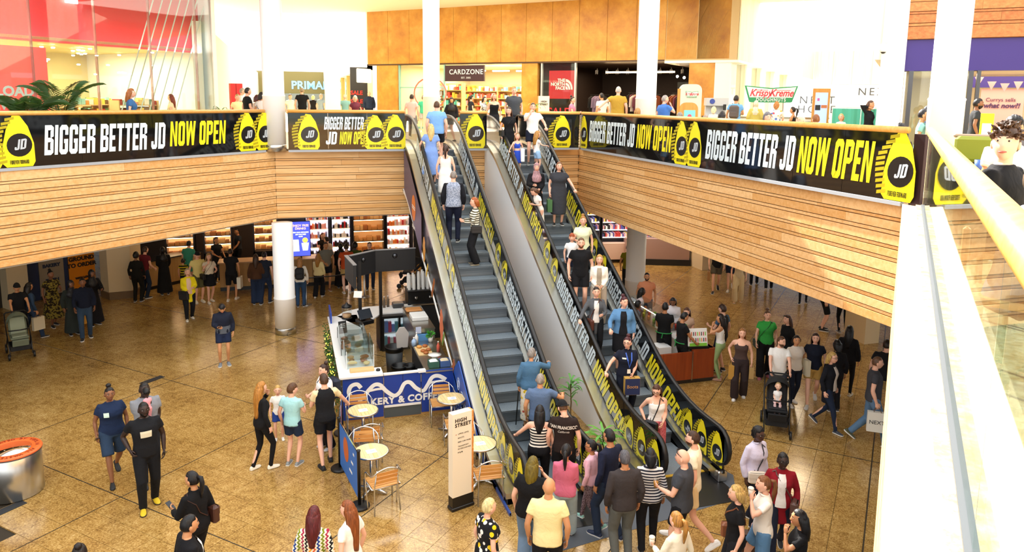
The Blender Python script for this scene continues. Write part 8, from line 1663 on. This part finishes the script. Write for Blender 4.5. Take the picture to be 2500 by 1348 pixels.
p('man in a charcoal t-shirt outside the purple shop', (14.22,12.38),5.25,-129,1.61, skin='brown', hair='short', hc='15110f', beard='15110f', tc='2f3033', bc='23252b', g=1.08)
CHM = mat('seat_olive', '6f7a2a', .6); CAFE = None
def cafe_chair(x, y, rz, label):
    global CAFE
    if CAFE is None:
        t = thing('cafe_chair', label, 'chair', (x, y, H), rz, 'upper level cafe chairs', local=True); wd = wood('beech', 'd8a868', 'e8c088', .45)
        MB().box((0, 0, .44), (.42, .42, .04), bev=.01).build('seat', wd, t); MB().box((0, -.2, .72), (.4, .03, .2), bev=.01).build('backrest', wd, t)
        for sx in (-1, 1):
            for sy in (-1, 1): MB().tube([(sx * .18, sy * .18, 0), (sx * .17, sy * .17, .42)], .016, 6).build('leg', wd, t)
            MB().tube([(sx * .17, -.19, .42), (sx * .17, -.2, .65)], .014, 6).build('post', wd, t)
        CAFE = t
    else: dup(CAFE, (x, y, H), rz, label)
seated = (('ginger curly haired person seated behind the right rail', ((9.59,19.24),5.25,-56,1.67), 'f', 'curly', 'c08a4a', 'd8c8a8'), ('grey haired person seated in front of the doughnut totem', ((9.21,16.18),5.25,-50,1.61), 'm', 'short', '8a847c', 'a8a8a0'), ('balding man seated left of the grey machine', ((10.08,16.43),5.25,-42,1.51), 'm', 'buzz', 'a08a78', '6a6a72'), ('dark haired woman seated below the grey machine', ((10.77,16.76),5.25,-53,1.65), 'f', 'bob', '1f1614', 'b8b0a8'), ('person with thick grey hair seated behind the long banner', ((10.63,14.69),5.25,174,1.64), 'm', 'curly', '77757a', '8a8a90'), ('old man in white facing left at the table', ((11.07,14.02),5.25,102,1.58), 'm', 'buzz', 'cfc6be', 'efece6'), ('brown haired person in pale grey turned away at the table', ((11.38,13.93),5.25,-19,1.62), 'f', 'short', '8a5428', 'dcd8d2'), ('dark curly head just above the rail by the thick column', ((9.18,9.31),5.25,-55,1.52), 'm', 'curly', '17110f', '2a2c34'))
for lb, loc, sx, hr, hc_, tc_ in seated:
    p(lb, *loc, sx, skin='fair', hair=hr, hc=hc_, tc=tc_, bc='3a3c44', sit=1, legs='i', arms='gg')
    q = loc; cafe_chair(q[0][0], q[0][1], q[2], 'beech cafe chair of the ' + lb.split(' seated')[0].split(' facing')[0].split(' turned')[0].split(' just')[0])
I = p('young man with tousled brown hair looking back over the rail', (4.7,3.83),5.25,-163,1.77, skin='pale', hair='fringe', hc='4a2f1c', tc='15161a', bc='23252b', sit=1, legs='i', arms='gg', turn=-78, nod=-4, vox=.012, extra='tousled')
cafe_chair(I.loc.x, I.loc.y, I.yaw, 'beech cafe chair of the tousled young man')
I = p('person in a grey blue shirt hunched at the right edge', (3.66,2.86),5.25,-152,1.58, g=1.15, skin='fair', hair='short', hc='5a4a3c', top='long', tc='8fa0bc', bc='23252b', sit=1, legs='i', arms='gg', lean=8)
cafe_chair(I.loc.x, I.loc.y, I.yaw, 'beech cafe chair at the right edge')
I = p('man in a white t-shirt with black curls at the cafe table', (6.82,5.51),5.25,139,1.80, skin='tan', hair='curly', hc='17110f', tc='efede8', bc='23252b', sit=1, legs='i', arms='gg')
cafe_chair(I.loc.x, I.loc.y, I.yaw, 'beech cafe chair of the man with black curls')
# ================================================================== strollers
def stroller(x, y, yaw, label, c, c2, folded=False):
    t = thing('stroller', label, 'stroller', (x, y, 0), yaw, local=True); m1 = mat('pram_' + c, c, .85); m2 = mat('pram_' + c2, c2, .85)
    for sx in (-1, 1):
        MB().tube([(sx * .24, .38, .1), (sx * .25, .1, .45), (sx * .25, -.25, .72), (sx * .24, -.52, 1.0)], .014, 7).build('side_tube', BLACK, t, True); MB().tube([(sx * .25, .0, .5), (sx * .27, -.34, .12)], .014, 7).build('rear_tube', BLACK, t, True)
        for (yy, r, nm) in ((.38, .085, 'front_wheel'), (-.36, .12, 'rear_wheel')):
            MB().lathe([(r * .5, -.02), (r * .95, -.022), (r, -.012), (r, .012), (r * .95, .022), (r * .5, .02)], n=18, tf=lambda v: (sx * .27 + v[2], yy + v[0], r + v[1])).build(nm, RUBBER, t, True)
    MB().tube([(-.24, -.52, 1.0), (-.2, -.56, 1.03), (.2, -.56, 1.03), (.24, -.52, 1.0)], .018, 7).build('push_bar', RUBBER, t, True)
    b = MB(); b.box((0, .1, .52), (.4, .42, .06), bev=.02); b.box((0, -.17, .76), (.4, .07, .52), rx=22, bev=.03); b.box((0, .36, .42), (.36, .05, .2), rx=-20, bev=.02); b.build('seat_shell', m1, t)
    s_ = MB(); s_.box((0, .1, .565), (.33, .36, .03), bev=.012); s_.box((0, -.12, .76), (.33, .03, .44), rx=22, bev=.012); s_.build('seat_pad', m2, t)
    cn = MB(); n = 10; vs = []
    for k in range(6):
        a = R(200 - k * 22); yy = -.16 + .36 * math.cos(a) * -1 * .0; 
        for i in range(n + 1):
            w = PI * i / n; ay = -.14 + .34 * math.cos(R(142 - k * 17)); az = .78 + .34 * math.sin(R(142 - k * 17)) ; vs.append((.24 * math.cos(w), -.14 + (ay + .14) * (.35 + .65 * math.sin(w)), .74 + (az - .74) * (.25 + .75 * math.sin(w))))
    cn.add(vs, [(k * (n + 1) + i, k * (n + 1) + i + 1, (k + 1) * (n + 1) + i + 1, (k + 1) * (n + 1) + i) for k in range(5) for i in range(n)]); cn.build('canopy', m1, t, True)
    MB().tube([(-.22, .0, .68), (-.2, .2, .72), (0, .27, .73), (.2, .2, .72), (.22, .0, .68)], .016, 7).build('bumper_bar', RUBBER, t, True)
    k = MB(); k.box((0, .0, .2), (.42, .52, .02)); k.box((0, .26, .26), (.42, .02, .12)); k.box((0, -.26, .26), (.42, .02, .12)); k.box((-.21, 0, .26), (.02, .5, .12)); k.box((.21, 0, .26), (.02, .5, .12)); k.build('basket', mat('pram_net', '17181b', .8), t); return t
yl = -158; stroller(-6.83,21.29, yl, 'sage green stroller pushed by the man in a black cap', '6f7864', '9aa38c')
yr = 146; stroller(9.49,12.18, yr, 'black stroller with a baby pushed by the bearded man', '141518', '1d1e22')
_x, _y = 9.49,12.18; _o = Matrix.Translation((_x, _y, 0)) @ Matrix.Rotation(R(yr), 4, 'Z') @ Vector((0, .0, 0))
person('baby in white and pale pink strapped in the black stroller', (_o.x, _o.y), .42, yr, .74, 'f', skin='pale', hair='buzz', hc='c8a878', top='tee', tc='f4f2f0', bot='trousers', bc='ecc8c8', shoe='ecc8c8', sit=1, legs='i', arms='gg')
stroller(4.1,25.8, 71, 'black stroller behind the kiosk menu screens', '1a1a1d', '2a2a2e')
bake_people()
bpy.context.view_layer.update()
